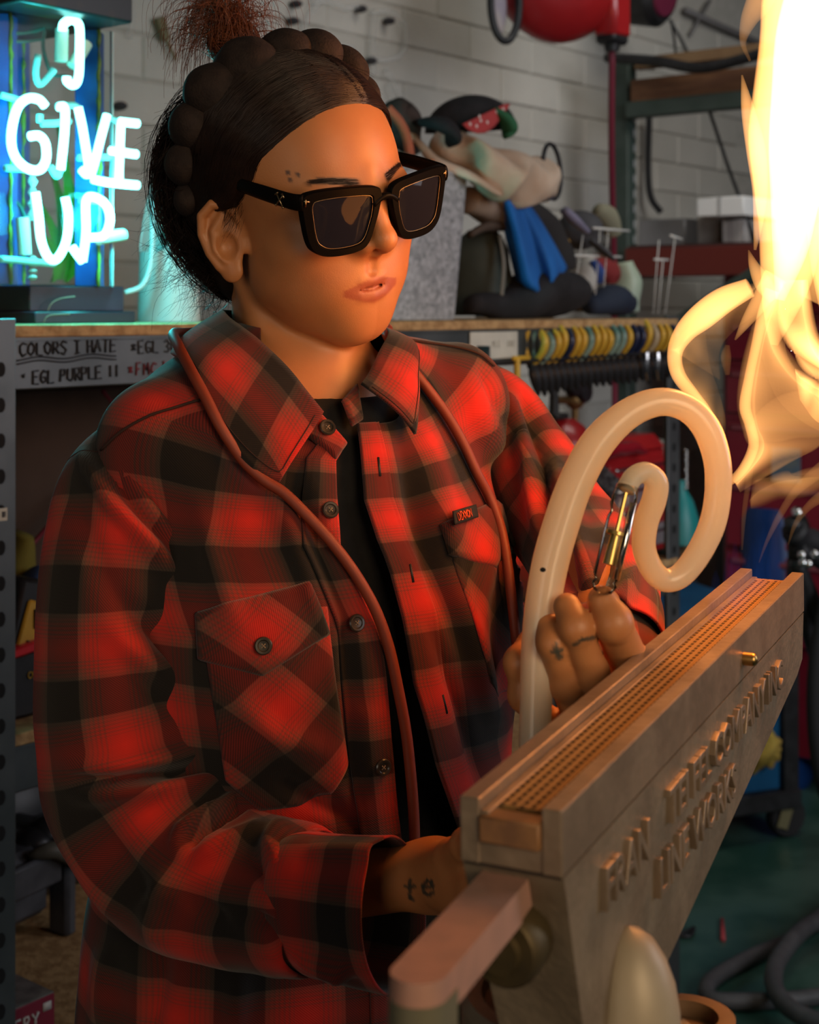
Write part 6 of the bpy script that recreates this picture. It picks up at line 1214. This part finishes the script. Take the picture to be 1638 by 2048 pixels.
# ================================================================== plaid cloth
def plaid_mat(name, pu=.079, pv=.071):
    m = bpy.data.materials.new(name); m.use_nodes = True; nt = m.node_tree; b = nt.nodes['Principled BSDF']; L = nt.links.new
    def math_(op, a, b_=None, c=None):
        n = nt.nodes.new('ShaderNodeMath'); n.operation = op
        for i, x in enumerate((a, b_, c)):
            if x is None: continue
            if isinstance(x, (int, float)): n.inputs[i].default_value = x
            else: L(x, n.inputs[i])
        return n.outputs[0]
    uv = nt.nodes.new('ShaderNodeUVMap'); uv.uv_map = 'UVMap'; sp = nt.nodes.new('ShaderNodeSeparateXYZ'); L(uv.outputs[0], sp.inputs[0])
    blk = (.0085, .0075, .0075, 1); gry = (.092, .058, .042, 1); rd = (.56, .022, .015, 1); mid = (.34, .024, .017, 1)
    cols = []
    for ax, per in ((sp.outputs[0], pu), (sp.outputs[1], pv)):
        f = math_('FRACT', math_('DIVIDE', ax, per)); r = nt.nodes.new('ShaderNodeValToRGB'); cr_ = r.color_ramp
        while len(cr_.elements) < 8: cr_.elements.new(.5)
        for e, (ps, cl) in zip(cr_.elements, ((0, blk), (.36, blk), (.372, gry), (.50, mid), (.685, rd), (.87, mid), (.988, gry), (1., blk))): e.position = ps; e.color = cl
        L(f, r.inputs[0])
        w = math_('SINE', math_('MULTIPLY', ax, 2*math.pi/(per/26))); w = math_('GREATER_THAN', w, .25)
        edge = math_('SUBTRACT', 1., math_('MULTIPLY', math_('ABSOLUTE', math_('SUBTRACT', f, .685)), -0.)); e2 = math_('ABSOLUTE', math_('SUBTRACT', f, .685)); msk = math_('MULTIPLY', math_('GREATER_THAN', e2, .10), math_('LESS_THAN', e2, .30))
        fac = math_('MULTIPLY', math_('MULTIPLY', w, msk), .62)
        mx = nt.nodes.new('ShaderNodeMix'); mx.data_type = 'RGBA'; L(fac, mx.inputs[0]); L(r.outputs[0], mx.inputs[6]); mx.inputs[7].default_value = (.075, .045, .032, 1); cols.append(mx.outputs[2])
    tw_ = math_('SINE', math_('MULTIPLY', math_('ADD', sp.outputs[0], sp.outputs[1]), 2*math.pi/.0018)); tw_ = math_('MULTIPLY_ADD', tw_, .45, .5)
    mx = nt.nodes.new('ShaderNodeMix'); mx.data_type = 'RGBA'; L(tw_, mx.inputs[0]); L(cols[0], mx.inputs[6]); L(cols[1], mx.inputs[7])
    mu = nt.nodes.new('ShaderNodeMix'); mu.data_type = 'RGBA'; mu.blend_type = 'MULTIPLY'; mu.inputs[0].default_value = 1; L(cols[0], mu.inputs[6]); L(cols[1], mu.inputs[7]); gm_ = nt.nodes.new('ShaderNodeGamma'); gm_.inputs[1].default_value = .5; L(mu.outputs[2], gm_.inputs[0])
    fin = nt.nodes.new('ShaderNodeMix'); fin.data_type = 'RGBA'; fin.inputs[0].default_value = .22; L(gm_.outputs[0], fin.inputs[6]); L(mx.outputs[2], fin.inputs[7]); L(fin.outputs[2], b.inputs['Base Color'])
    b.inputs['Roughness'].default_value = .88; b.inputs['Sheen Weight'].default_value = .15; b.inputs['Sheen Roughness'].default_value = .5; b.inputs['Specular IOR Level'].default_value = .2
    bp = nt.nodes.new('ShaderNodeBump'); bp.inputs['Strength'].default_value = .25; bp.inputs['Distance'].default_value = .0006; L(tw_, bp.inputs['Height']); L(bp.outputs[0], b.inputs['Normal']); return m
plaid = plaid_mat('red_plaid')
shirt = thing('shirt_group', '', '', NB); del shirt['label'], shirt['category']; shirt.name = 'shirt'; shirt.parent = person; ORG['shirt'] = V3(*NB); shirt.location = tuple(NB-ORG[person.name]); shirt['label'] = 'red, black and grey plaid flannel shirt worn open'
sd_shirt = lambda p: sd_torso(p, 1.)-.012
def grad(fn, p, e=.002):
    s = p.shape; p = p.reshape(-1, 3); g = np.stack([fn(p+np.eye(3)[i]*e)-fn(p-np.eye(3)[i]*e) for i in range(3)], 1); return (g/(np.linalg.norm(g, axis=1, keepdims=True)+1e-9)).reshape(s)
# folds: px polylines with a width (px) and height (mm); they displace the cloth that faces the viewer there
FOLDS_T = [([(395, 1010), (430, 1130), (470, 1240)], 26, 3), ([(560, 1010), (600, 1120), (640, 1230)], 24, 4), ([(590, 960), (630, 1080), (690, 1230), (720, 1400)], 20, -5), ([(440, 880), (520, 960), (600, 1000)], 22, -3), ([(840, 860), (870, 980), (905, 1120)], 26, 5), ([(800, 880), (830, 1000), (870, 1150), (930, 1300)], 20, -5), ([(930, 760), (985, 880), (1030, 1010)], 26, 4), ([(960, 740), (1010, 850)], 14, -4),
           ([(1020, 1060), (1000, 1200), (1010, 1400)], 22, -6), ([(900, 1150), (950, 1300), (1000, 1450)], 24, 6), ([(860, 1250), (920, 1420), (960, 1560)], 18, -4), ([(690, 1260), (700, 1400), (715, 1600)], 16, -4), ([(470, 1400), (560, 1480), (640, 1500)], 26, 4), ([(560, 1560), (640, 1600), (700, 1640)], 20, -4), ([(210, 1900), (205, 2048)], 20, 4), ([(330, 1900), (300, 2060)], 24, -5), ([(480, 1940), (470, 2060)], 24, 5)]
FOLDS_S = [([(166, 915), (226, 1011), (300, 1095), (335, 1150)], 15, 8), ([(200, 872), (258, 969), (322, 1059), (358, 1110)], 15, 7), ([(215, 925), (270, 1010), (338, 1090)], 13, -6), ([(120, 960), (180, 1080), (230, 1200)], 26, -3), ([(248, 1205), (331, 1283), (398, 1312)], 22, -7), ([(225, 1260), (300, 1330), (390, 1385)], 24, 5), ([(265, 1337), (323, 1399), (400, 1440)], 20, -4),
           ([(150, 1562), (232, 1562), (352, 1545), (425, 1530)], 13, -9), ([(140, 1535), (232, 1530), (352, 1512), (420, 1500)], 16, 5), ([(160, 1592), (300, 1580), (400, 1565), (470, 1580)], 22, 7), ([(352, 1700), (362, 1664), (414, 1632), (480, 1600)], 14, 8), ([(376, 1690), (400, 1660), (450, 1625), (500, 1600)], 10, -10), ([(400, 1710), (450, 1680), (520, 1650)], 16, 5), ([(585, 1760), (540, 1695), (580, 1640)], 18, 7), ([(520, 1760), (500, 1700)], 16, -5),
           ([(320, 1880), (300, 1810), (330, 1760)], 24, 6), ([(602, 1925), (545, 1857), (500, 1830)], 16, -7), ([(440, 1860), (380, 1790)], 22, -4), ([(110, 1640), (180, 1760), (230, 1840)], 26, 4), ([(200, 1640), (270, 1760), (330, 1860)], 24, -4)]
FOLDS_L = [([(1020, 800), (1060, 930), (1075, 1060)], 14, 6), ([(1045, 800), (1090, 930), (1100, 1060)], 12, -6), ([(1110, 940), (1150, 1050), (1180, 1150)], 18, 6), ([(1100, 1000), (1130, 1080), (1150, 1180)], 14, -6), ([(1230, 1090), (1200, 1160), (1150, 1200)], 14, -6), ([(1280, 1130), (1240, 1200), (1180, 1240)], 16, 6)]
def fold_disp(p, n, folds, seed, namp=.0035):
    s = p.shape[:-1]; P_ = p.reshape(-1, 3); n_ = n.reshape(-1, 3); q = toPx(P_); vd = P_-V3(0, 0, H); vd /= np.linalg.norm(vd, axis=1, keepdims=True); face = sstep(-.05, .35, -(vd*n_).sum(1)); d = np.zeros(len(P_))
    for pts, w, amp in folds:
        pp = np.array(pts, float); best = np.full(len(P_), 1e9); tt = np.zeros(len(P_)); ln = np.concatenate([[0], np.cumsum(np.linalg.norm(np.diff(pp, axis=0), axis=1))]); 
        for i in range(len(pp)-1):
            dd = pp[i+1]-pp[i]; t = np.clip(((q-pp[i])@dd)/(dd@dd), 0, 1); ds = np.linalg.norm(q-pp[i]-t[:, None]*dd, axis=1); k = ds < best; best[k] = ds[k]; tt[k] = (ln[i]+t[k]*(ln[i+1]-ln[i]))/ln[-1]
        d += amp*.0017*np.exp(-(best/w)**2)*face*(.35+.65*np.sin(np.clip(tt, 0, 1)*math.pi)**.6)
    nn = vnoise(P_*V3(16, 16, 9), seed)+.5*vnoise(P_*V3(34, 34, 20), seed+1); return (d+namp*nn).reshape(s)
ZC = -.13
def th_v(p):                                       # torso coordinates of a world point
    q = tloc(p); r = np.hypot(q[..., 0], q[..., 1]); tau = np.arctan2(q[..., 2]-ZC, r); th = np.arctan2(q[..., 0], q[..., 1]); return th, np.where(q[..., 2] < ZC, q[..., 2], ZC+np.maximum(tau, 0)*.17)
def torso_pt(th, v, fn):
    z = np.minimum(v, ZC); tau = np.maximum(v-ZC, 0)/.17; D = np.stack([np.cos(tau)*np.sin(th), np.cos(tau)*np.cos(th), np.sin(tau)], -1); Oq = np.stack([0*z, 0*z, z], -1); lo = np.full(th.shape, .02); hi = np.full(th.shape, .42)
    for _ in range(26):
        m = (lo+hi)/2; p = NB+(Oq+D*m[..., None])@TR.T; s = fn(p.reshape(-1, 3)).reshape(m.shape); lo = np.where(s < 0, m, lo); hi = np.where(s < 0, hi, m)
    return NB+(Oq+D*lo[..., None])@TR.T
def edge_curve(px):
    p = ray_sdf(*np.array(px, float).T, sd_shirt); th, v = th_v(p); o = np.argsort(v); return v[o], th[o]
vR, tR_ = edge_curve([(690, 888), (669, 925), (671, 991), (678, 1096), (728, 1200), (757, 1260), (776, 1470), (796, 1655), (812, 1800)])
vL, tL_ = edge_curve([(712, 850), (722, 915), (730, 1000), (757, 1077), (785, 1144), (809, 1239), (827, 1369), (871, 1531), (916, 1660), (950, 1760)])
vtR, vtL = vR.max(), vL.max(); VB = -.60
def cloth(base, folds, seed, off=0., namp=.0035, fn=None):
    n = grad(fn or sd_shirt, base); return base+n*(fold_disp(base, n, folds, seed, namp)+off)[..., None], n
def vtop(th, ve):                                  # neckline: low in front, high round the back
    a = np.abs(th); return lerp(ve, ZC+1.30*.17, sstep(.2, 1.5, a))
def panel(side, vE, tE, vt, nu, nvv, name):
    f = np.linspace(0, 1, nu)[:, None]; g = np.linspace(0, 1, nvv)[None]
    th = None; v = VB+(vt-VB)*g*np.ones((nu, 1))
    for _ in range(3):
        te = np.interp(v, vE, tE); th = te+(side*math.pi-te)*f**1.1; vtp = vtop(th, vt); v = VB+(vtp-VB)*g
    base = torso_pt(th, v, sd_shirt); pos, n = cloth(base, FOLDS_T, 5)
    te = np.interp(v, vE, tE); arc = (th-te)*.145; uv = np.stack([arc+.0335*side, v+.02*0], -1)
    return pos, uv, base
def cloth_grid(name, pos, uv, mat=plaid, parent=shirt, th=.0016, flip=False):
    nu, nv_ = pos.shape[:2]; dx = np.gradient(pos, axis=0); dy = np.gradient(pos, axis=1); nr = np.cross(dx, dy); nr /= np.linalg.norm(nr, axis=-1, keepdims=True)+1e-12
    mb = MB(); mb.sheet(pos, th); V = mb.v[0]; return np_mesh(name, V, quad(mb.f), mat, parent, uv=np.concatenate([uv.reshape(-1, 2)]*2))
def quad(f): return np.array(f)
for side, vE, tE, vt in ((-1, vR, tR_, vtR), (1, vL, tL_, vtL)):
    pos, uv, base = panel(side, vE, tE, vt, 170, 240, '')
    cloth_grid('front_panel', pos, uv)
    # placket strip laid over the front edge
    g = np.linspace(0, 1, 240); v = VB+(vt-VB)*g; te = np.interp(v, vE, tE); off = np.linspace(0, .030, 12)
    th = te[None]+side*off[:, None]/.145; base = torso_pt(th, np.repeat(v[None], 12, 0), sd_shirt); prof = .0026*np.sin(np.linspace(.25, 1, 12)*math.pi*.5)[:, None]-.0008*np.isin(np.arange(12), (10,))[:, None]
    n = grad(sd_shirt, base); pos = base+n*(fold_disp(base, n, FOLDS_T, 5)+prof+.0006)[..., None]
    cloth_grid('placket', pos, np.stack([np.repeat(off[:, None], 240, 1)*side*1.0+.0335*side*1.0, np.repeat(v[None], 12, 0)], -1))
# black tee underneath
V, Fq = snet(lambda p: smax(sd_torso(p)-.004, tloc(p)[:, 2]+.014+.55*np.abs(tloc(p)[:, 1]-.02)*0, .006), NB-V3(.27, .25, .62), NB+V3(.24, .24, .02), .007)
np_mesh('tee_shirt', V, Fq, M('black_tee', (.006, .006, .007), (.010, .010, .011), 60, .92, 0, .1, 400), person)['label'] = 'plain black t-shirt under the open plaid shirt'
# ------------------------------------------------------------------ sleeves
def sleeve(name, pts, folds, seed, nlen=150, nring=96, uoff=0., voff=0., squash=.92, namp=.004):
    a = np.array(pts, float); c = np.array([P(x, y, d) for x, y, d, r in a]); r = a[:, 3]/FPX*a[:, 2]; q = cr(np.concatenate([c, r[:, None]], 1), nlen); path, rad = q[:, :3], q[:, 3]
    T = np.gradient(path, axis=0); T /= np.linalg.norm(T, axis=1, keepdims=True); x = unit(np.cross(T[0], V3(0, 1, 0))); X = []
    for i in range(nlen): x = unit(x-T[i]*(x@T[i])); X.append(x)
    X = np.array(X); Y = np.cross(T, X); ang = np.linspace(0, 2*math.pi, nring); L = np.concatenate([[0], np.cumsum(np.linalg.norm(np.diff(path, axis=0), axis=1))])
    n = np.cos(ang)[None, :, None]*X[:, None]+squash*np.sin(ang)[None, :, None]*Y[:, None]; pos = path[:, None]+rad[:, None, None]*n; nn = n/np.linalg.norm(n, axis=-1, keepdims=True)
    pos = pos+nn*fold_disp(pos, nn, folds, seed, namp)[..., None]; uv = np.stack(np.broadcast_arrays(ang[None]*.058+uoff, L[:, None]+voff), -1)
    return pos, uv, path, rad, T
SLR = [(312, 905, 1.160, 110), (262, 980, 1.130, 140), (238, 1090, 1.112, 150), (228, 1180, 1.103, 155), (233, 1320, 1.098, 168), (250, 1450, 1.093, 182), (285, 1595, 1.085, 186), (375, 1712, 1.066, 178), (490, 1780, 1.040, 160), (595, 1800, 1.015, 140), (625, 1803, 1.008, 130)]
pos, uv, *_ = sleeve('sleeve', SLR, FOLDS_S, 21, uoff=.038, voff=.036, squash=.80, namp=.0055); cloth_grid('sleeve', pos, uv); mb = MB(); mb.tube(pos[14, :-1]+unit(tf)*0, .0012, 6, closed=True); part('seam', mb, M('dark_seam', (.03, .012, .010), rough=.9), shirt, sharp=0)
CUF = [(592, 1803, 1.012, 128), (625, 1806, 1.004, 140), (660, 1811, .997, 143), (720, 1820, .985, 150), (790, 1829, .970, 158)]
pos, uv, path, rad, T = sleeve('cuff', CUF, [([(600, 1905), (680, 1930), (700, 1990)], 16, 7), ([(620, 1940), (720, 1965)], 12, -6), ([(620, 1700), (700, 1705), (800, 1700)], 20, 3)], 23, 60, 96, uoff=.010, voff=.028, squash=.72, namp=.0025); cloth_grid('cuff', pos, uv)
SLL = [(912, 772, 1.335, 72), (982, 832, 1.318, 92), (1040, 915, 1.305, 92), (1092, 1000, 1.262, 100), (1146, 1085, 1.200, 108), (1192, 1165, 1.13, 114), (1222, 1240, 1.065, 112), (1229, 1300, 1.02, 108)]
pos, uv, *_ = sleeve('sleeve', SLL, FOLDS_L, 31, 120, 80, uoff=.03, voff=.0, squash=.85); cloth_grid('sleeve', pos, uv)
CUL = [(1229, 1292, 1.03, 94), (1235, 1330, 1.005, 102), (1239, 1375, .98, 100)]
pos, uv, *_ = sleeve('cuff', CUL, [], 33, 30, 72, uoff=.03, voff=.02, squash=.8, namp=.002); cloth_grid('cuff', pos, uv)
# armhole seams
seam = M('dark_seam', (.03, .012, .010), rough=.9)
# ------------------------------------------------------------------ patches picked out on the cloth: pockets, flaps, collar stand
def patch(corners, nu, nv_, off, bulge=0., seedfold=FOLDS_T, fn=None):
    A, B, Cc, D = [np.array(c, float) for c in corners]; u = np.linspace(0, 1, nu)[:, None, None]; v = np.linspace(0, 1, nv_)[None, :, None]
    px = (1-u)*(1-v)*A+u*(1-v)*B+u*v*Cc+(1-u)*v*D; return patch_px(px, off, bulge, seedfold, fn)
def patch_px(px, off, bulge=0., seedfold=FOLDS_T, fn=None):
    base = ray_sdf(px[..., 0], px[..., 1], fn or sd_shirt); n = grad(fn or sd_shirt, base); nu, nv_ = px.shape[:2]
    e = np.minimum.outer(np.minimum(np.arange(nu), nu-1-np.arange(nu))/3., np.minimum(np.arange(nv_), nv_-1-np.arange(nv_))/3.) if False else np.minimum(np.minimum(np.arange(nu), nu-1-np.arange(nu))[:, None], np.minimum(np.arange(nv_), nv_-1-np.arange(nv_))[None])
    rise = np.clip(e/2., 0, 1); pos = base+n*(fold_disp(base, n, seedfold, 5)+off*(.35+.65*rise)+bulge*rise)[..., None]; return pos, base
def patch_uv(pos, ang, o=(0, 0)):
    c = pos.reshape(-1, 3).mean(0); q = (pos-c)@TR; x, y = q[..., 0], q[..., 2]; return np.stack([x*math.cos(ang)-y*math.sin(ang)+o[0], x*math.sin(ang)+y*math.cos(ang)+o[1]], -1)
def strip_px(top, bot, nu, nv_):                   # grid between two px polylines
    a = cr(np.array(top, float), nu) if len(top) > 2 else lerp(np.array(top[0], float), np.array(top[1], float), np.linspace(0, 1, nu)[:, None]); pb = np.array(bot, float); s = np.concatenate([[0], np.cumsum(np.linalg.norm(np.diff(pb, axis=0), axis=1))]); b_ = np.stack([np.interp(np.linspace(0, s[-1], nu), s, pb[:, i]) for i in (0, 1)], 1); return a[:, None]+(b_-a)[:, None]*np.linspace(0, 1, nv_)[None, :, None]
for (ptop, pbot, ftop, fbot, uvo, ua) in (([(402, 1240), (648, 1215)], [(452, 1560), (520, 1620), (600, 1612), (664, 1590), (702, 1530)], [(392, 1226), (612, 1168)], [(398, 1318), (525, 1352), (656, 1268)], (.0541, .0486), .75),
                                          ([(884, 1062), (1052, 1000)], [(968, 1360), (1000, 1395), (1030, 1380), (1064, 1300)], [(872, 1052), (1046, 978)], [(892, 1112), (990, 1138), (1066, 1058)], (.0541, .0486), .80)):
    pos, _ = patch_px(strip_px(ptop, pbot, 40, 44), .0022); cloth_grid('pocket', pos, patch_uv(pos, ua, uvo), th=.0012)
    pos, _ = patch_px(strip_px(ftop, fbot, 40, 20), .0052); cloth_grid('pocket_flap', pos, patch_uv(pos, ua, uvo), th=.0016)
    mb = MB(); e_ = patch_px(strip_px(ftop, [lerp(np.array(ftop[i], float), np.array(b, float), .92) for i, b in ((0, fbot[0]), (0, fbot[1]), (1, fbot[2]))][:1]+[np.array(fbot[1])-np.array((0, 9.))]+[np.array(fbot[2])-np.array((4, 8.))], 40, 8), .0052)[0]
    mb.tube(e_[1:-1, -1]+grad(sd_shirt, e_[1:-1, -1])*.0012, .0005, 5); part('stitching', mb, seam, shirt, sharp=0)
pos, _ = patch([(598, 868), (637, 834), (690, 890), (668, 922)], 16, 16, .0062); cloth_grid('collar_band', pos, patch_uv(pos, .5, (.05, .03)))
pos, _ = patch([(680, 806), (712, 770), (722, 842), (698, 858)], 12, 12, .0045); cloth_grid('collar_band', pos, patch_uv(pos, -.5, (.0, .03)))
# collar leaves, lofted from the fold round the neck to the outer edge
CF = [([(0, -.068, .050), (-.040, -.056, .054), (-.062, -.026, .052), (-.069, .012, .042), (-.067, .038, .031), (-.060, .062, .014), (-.051, .079, -.006), (-.043, .0915, -.0225)],
       [(0, -.092, .012), (-.070, -.078, .018), (-.108, -.030, .020), (-.124, .034, .010), (-.126, .066, -.022), (-.114, .084, -.050), (-.098, .094, -.0665), (-.086, .098, -.0715)], (.02, .01), -.35),
      ([(0, -.068, .050), (.044, -.056, .054), (.064, -.018, .048), (.056, .030, .040), (.038, .060, .033), (.018, .0745, .017), (.004, .082, .004), (-.0055, .087, -.002)],
       [(0, -.092, .012), (.072, -.078, .018), (.098, -.020, .024), (.080, .040, .024), (.064, .068, .016), (.050, .088, -.008), (.041, .0985, -.030), (.0345, .1035, -.0420)], (.05, .02), .3)]
for fo, ou, uvo, ua in CF:
    a_, b_ = cr(fo, 60), cr(ou, 60); G = a_[:, None]+(b_-a_)[:, None]*np.linspace(0, 1, 18)[None, :, None]; out_ = unit(V3(0, 0, 1)); rad_ = G.copy(); rad_[..., 2] = 0; rad_ /= np.linalg.norm(rad_, axis=-1, keepdims=True)+1e-9
    G = G+rad_*(.010*np.sin(np.linspace(0, 1, 18)*math.pi)[None, :, None])*.8+rad_*.0015*vnoise(G*40, 9)[..., None]; L = np.concatenate([[0], np.cumsum(np.linalg.norm(np.diff((a_+b_)/2, axis=0), axis=1))]); wd = np.linalg.norm(b_-a_, axis=1)
    uv = np.stack([L[:, None]+0*G[..., 0]+uvo[0], wd[:, None]*np.linspace(0, 1, 18)[None]+uvo[1]], -1); Wd = NB+G@TR.T; lf = cloth_grid('collar', Wd, uv, th=.0024)
    mb = MB(); k = 15; nrm = np.cross(np.gradient(Wd, axis=0), np.gradient(Wd, axis=1)); nrm /= np.linalg.norm(nrm, axis=-1, keepdims=True); sg = np.sign((nrm[45, 9]*(Wd[45, 9]-NB)).sum()); pth = np.concatenate([Wd[24:57, k]+sg*nrm[24:57, k]*.0014, Wd[57, 2:k][::-1]+sg*nrm[57, 2:k][::-1]*.0014]); mb.tube(pth, .00045, 5); part('stitching', mb, seam, shirt, sharp=0)
# buttons
btn = M('horn_button', (.040, .032, .024), (.022, .018, .014), 120, .3, coat=.3); thr = M('button_thread', (.25, .19, .13), rough=.9)
def button(x, y, off=.0052, r=.0064):
    p = ray_sdf([x], [y], sd_shirt)[0]; n = grad(sd_shirt, p[None])[0]; p = p+n*(fold_disp(p[None], n[None], FOLDS_T, 5)[0]+off); R = frame_to(n)
    mb = MB(); mb.lathe([(r*.9, -.0012), (r, 0), (r, .0010), (r*.88, .0019), (r*.66, .0018), (r*.55, .0009), (.0, .0007)], p, R, 28); b_ = part('button', mb, btn, shirt)
    mb = MB()
    for dx, dy in ((1, 1), (1, -1), (-1, 1), (-1, -1)): mb.ell(p+R@V3(dx*.0011, dy*.0011, .0010), (.0006, .0006, .0003), R, 8, 4)
    mb.tube([p+R@V3(-.0011, -.0011, .0012), p+R@V3(.0011, .0011, .0012)], .0003, 5); mb.tube([p+R@V3(-.0011, .0011, .0012), p+R@V3(.0011, -.0011, .0012)], .0003, 5); part('thread', mb, thr, b_, sharp=0)
for x, y, o in ((645, 868, .0095), (655, 1025, .0055), (711, 1246, .0055), (757, 1530, .0055), (527, 1292, .0078), (1007, 1084, .0078)): button(x, y, o)
for pts in ([(752, 918), (757, 955)], [(820, 1128), (826, 1165)], [(880, 1388), (888, 1425)]):      # buttonholes on the left placket
    p = ray_sdf(*np.array(pts, float).T, sd_shirt); n = grad(sd_shirt, p); p = p+n*(fold_disp(p, n, FOLDS_T, 5)+.0036)[:, None]; mb = MB(); mb.tube([p[0], p[1]], .0011, 6); part('buttonhole', mb, black, shirt, sharp=0)
# woven label on the left pocket
cp_ = np.array([(876, 1034), (926, 1019), (932, 1044), (882, 1060)], float); cw_ = ray_sdf(cp_[:, 0], cp_[:, 1], sd_shirt); cn_ = grad(sd_shirt, cw_); cw_ = cw_+cn_*(fold_disp(cw_, cn_, FOLDS_T, 5)+.0105)[:, None]
uu, vv_ = np.linspace(0, 1, 10)[:, None, None], np.linspace(0, 1, 6)[None, :, None]; pos = (1-uu)*(1-vv_)*cw_[0]+uu*(1-vv_)*cw_[1]+uu*vv_*cw_[2]+(1-uu)*vv_*cw_[3]; cloth_grid('woven_label', pos, patch_uv(pos, 0), M('label_black', (.012, .012, .013), rough=.8), th=.0012)
a_, b_, d_ = pos[1, 4], pos[-2, 4], pos[1, 1]; X = unit(b_-a_); up_ = unit((d_-a_)-X*((d_-a_)@X)); nn = np.cross(X, up_); nn = nn if nn[1] < 0 else -nn
mb = MB(); write(mb, 'DIXXON', a_+nn*.0013+X*.0006+up_*.0002, X, up_, .0062, .00045, adv=.56); part('lettering', mb, M('orange_thread', (.75, .10, .03), rough=.7), shirt, sharp=0)
# seams: right armhole, right yoke, left armhole
def seam_px(pts, fn=sd_shirt, off=.003, folds=FOLDS_T, r=.0011):
    q = cr(np.array(pts, float), 30); p = ray_sdf(q[:, 0], q[:, 1], fn); k = p[:, 1] < 1.55; p = p[k]; n = grad(fn, p); p = p+n*(fold_disp(p, n, folds, 5)+off)[:, None]; mb = MB(); mb.tube(p, r, 6); part('seam', mb, seam, shirt, sharp=0)
seam_px([(405, 800), (360, 812), (300, 830), (245, 862), (205, 900)]); seam_px([(800, 690), (880, 695), (950, 712), (985, 735)])
# ------------------------------------------------------------------ jeans and shoes, out of frame but standing there
def sd_jeans(p):
    d = sd_ell(tloc(p), (0, 0, -.56), (.172, .126, .12))
    for sg in (-1, 1):
        hp = tw(.085*sg, 0, -.60); kn = tw(.10*sg, .02, -.93); an = tw(.11*sg, -.01, -1.28); d = smin(d, sd_cap(p, hp, kn, .088, .066), .03); d = smin(d, sd_cap(p, kn, an, .064, .050), .02)
    return d
V, Fq = snet(sd_jeans, NB-V3(.30, .28, 1.345), NB+V3(.30, .28, -.42), .009); np_mesh('jeans', V, Fq, M('black_denim', (.012, .013, .018), (.02, .022, .028), 90, .85), person)
for sg in (-1, 1):
    c = tw(.11*sg, .05, 0); mb = MB(); mb.tube(cr([V3(c[0], c[1], .05)-tf*.10, V3(c[0], c[1], .055)-tf*.03, V3(c[0], c[1], .045)+tf*.06, V3(c[0], c[1], .036)+tf*.13], 12), [.036, .045, .046, .046, .046, .045, .044, .043, .042, .038, .032, .02], 14, flat=.9); V = mb.v[0]; V[:, 2] = np.maximum(V[:, 2], .004); part('shoe', mb, M('black_boot', (.015, .014, .013), rough=.5), person, sharp=0)
# ================================================================== rubber blow hose round the neck
sd_h = lambda p: np.minimum(np.minimum(sd_shirt(p)-.0025, sd_neck(p)-.014), 9)
def hose_pts(px, off=.0055):
    q = np.array(px, float); p = ray_sdf(q[:, 0], q[:, 1], sd_h); return p+grad(sd_h, p)*off
hA = hose_pts([(406, 800), (436, 858), (480, 920), (524, 962), (566, 990), (612, 1036), (660, 1090), (704, 1150), (742, 1218), (768, 1290), (786, 1370), (803, 1460), (814, 1560), (820, 1650), (822, 1760), (836, 1880), (868, 1990), (895, 2070)])
hB = hose_pts([(768, 682), (800, 728), (842, 778), (884, 835), (915, 890), (942, 950), (968, 1000), (988, 1056), (1001, 1120), (1010, 1190), (1018, 1260), (1026, 1330)])
back = np.array([tw(.098, -.030, .040), tw(.060, -.080, .045), tw(.0, -.100, .040), tw(-.060, -.088, .036), tw(-.098, -.045, .036), tw(-.118, .0, .028), tw(-.128, .040, .010)])
allp = np.concatenate([hB[::-1], back, hA]); mb = MB(); mb.tube(cr(allp, 260), .0042, 12); solo('rubber_blow_hose', 'thin reddish brown rubber hose draped around the neck and down the shirt', 'hose', mb, M('red_brown_rubber', (.21, .036, .015), (.18, .030, .013), 14, .55), sharp=0)
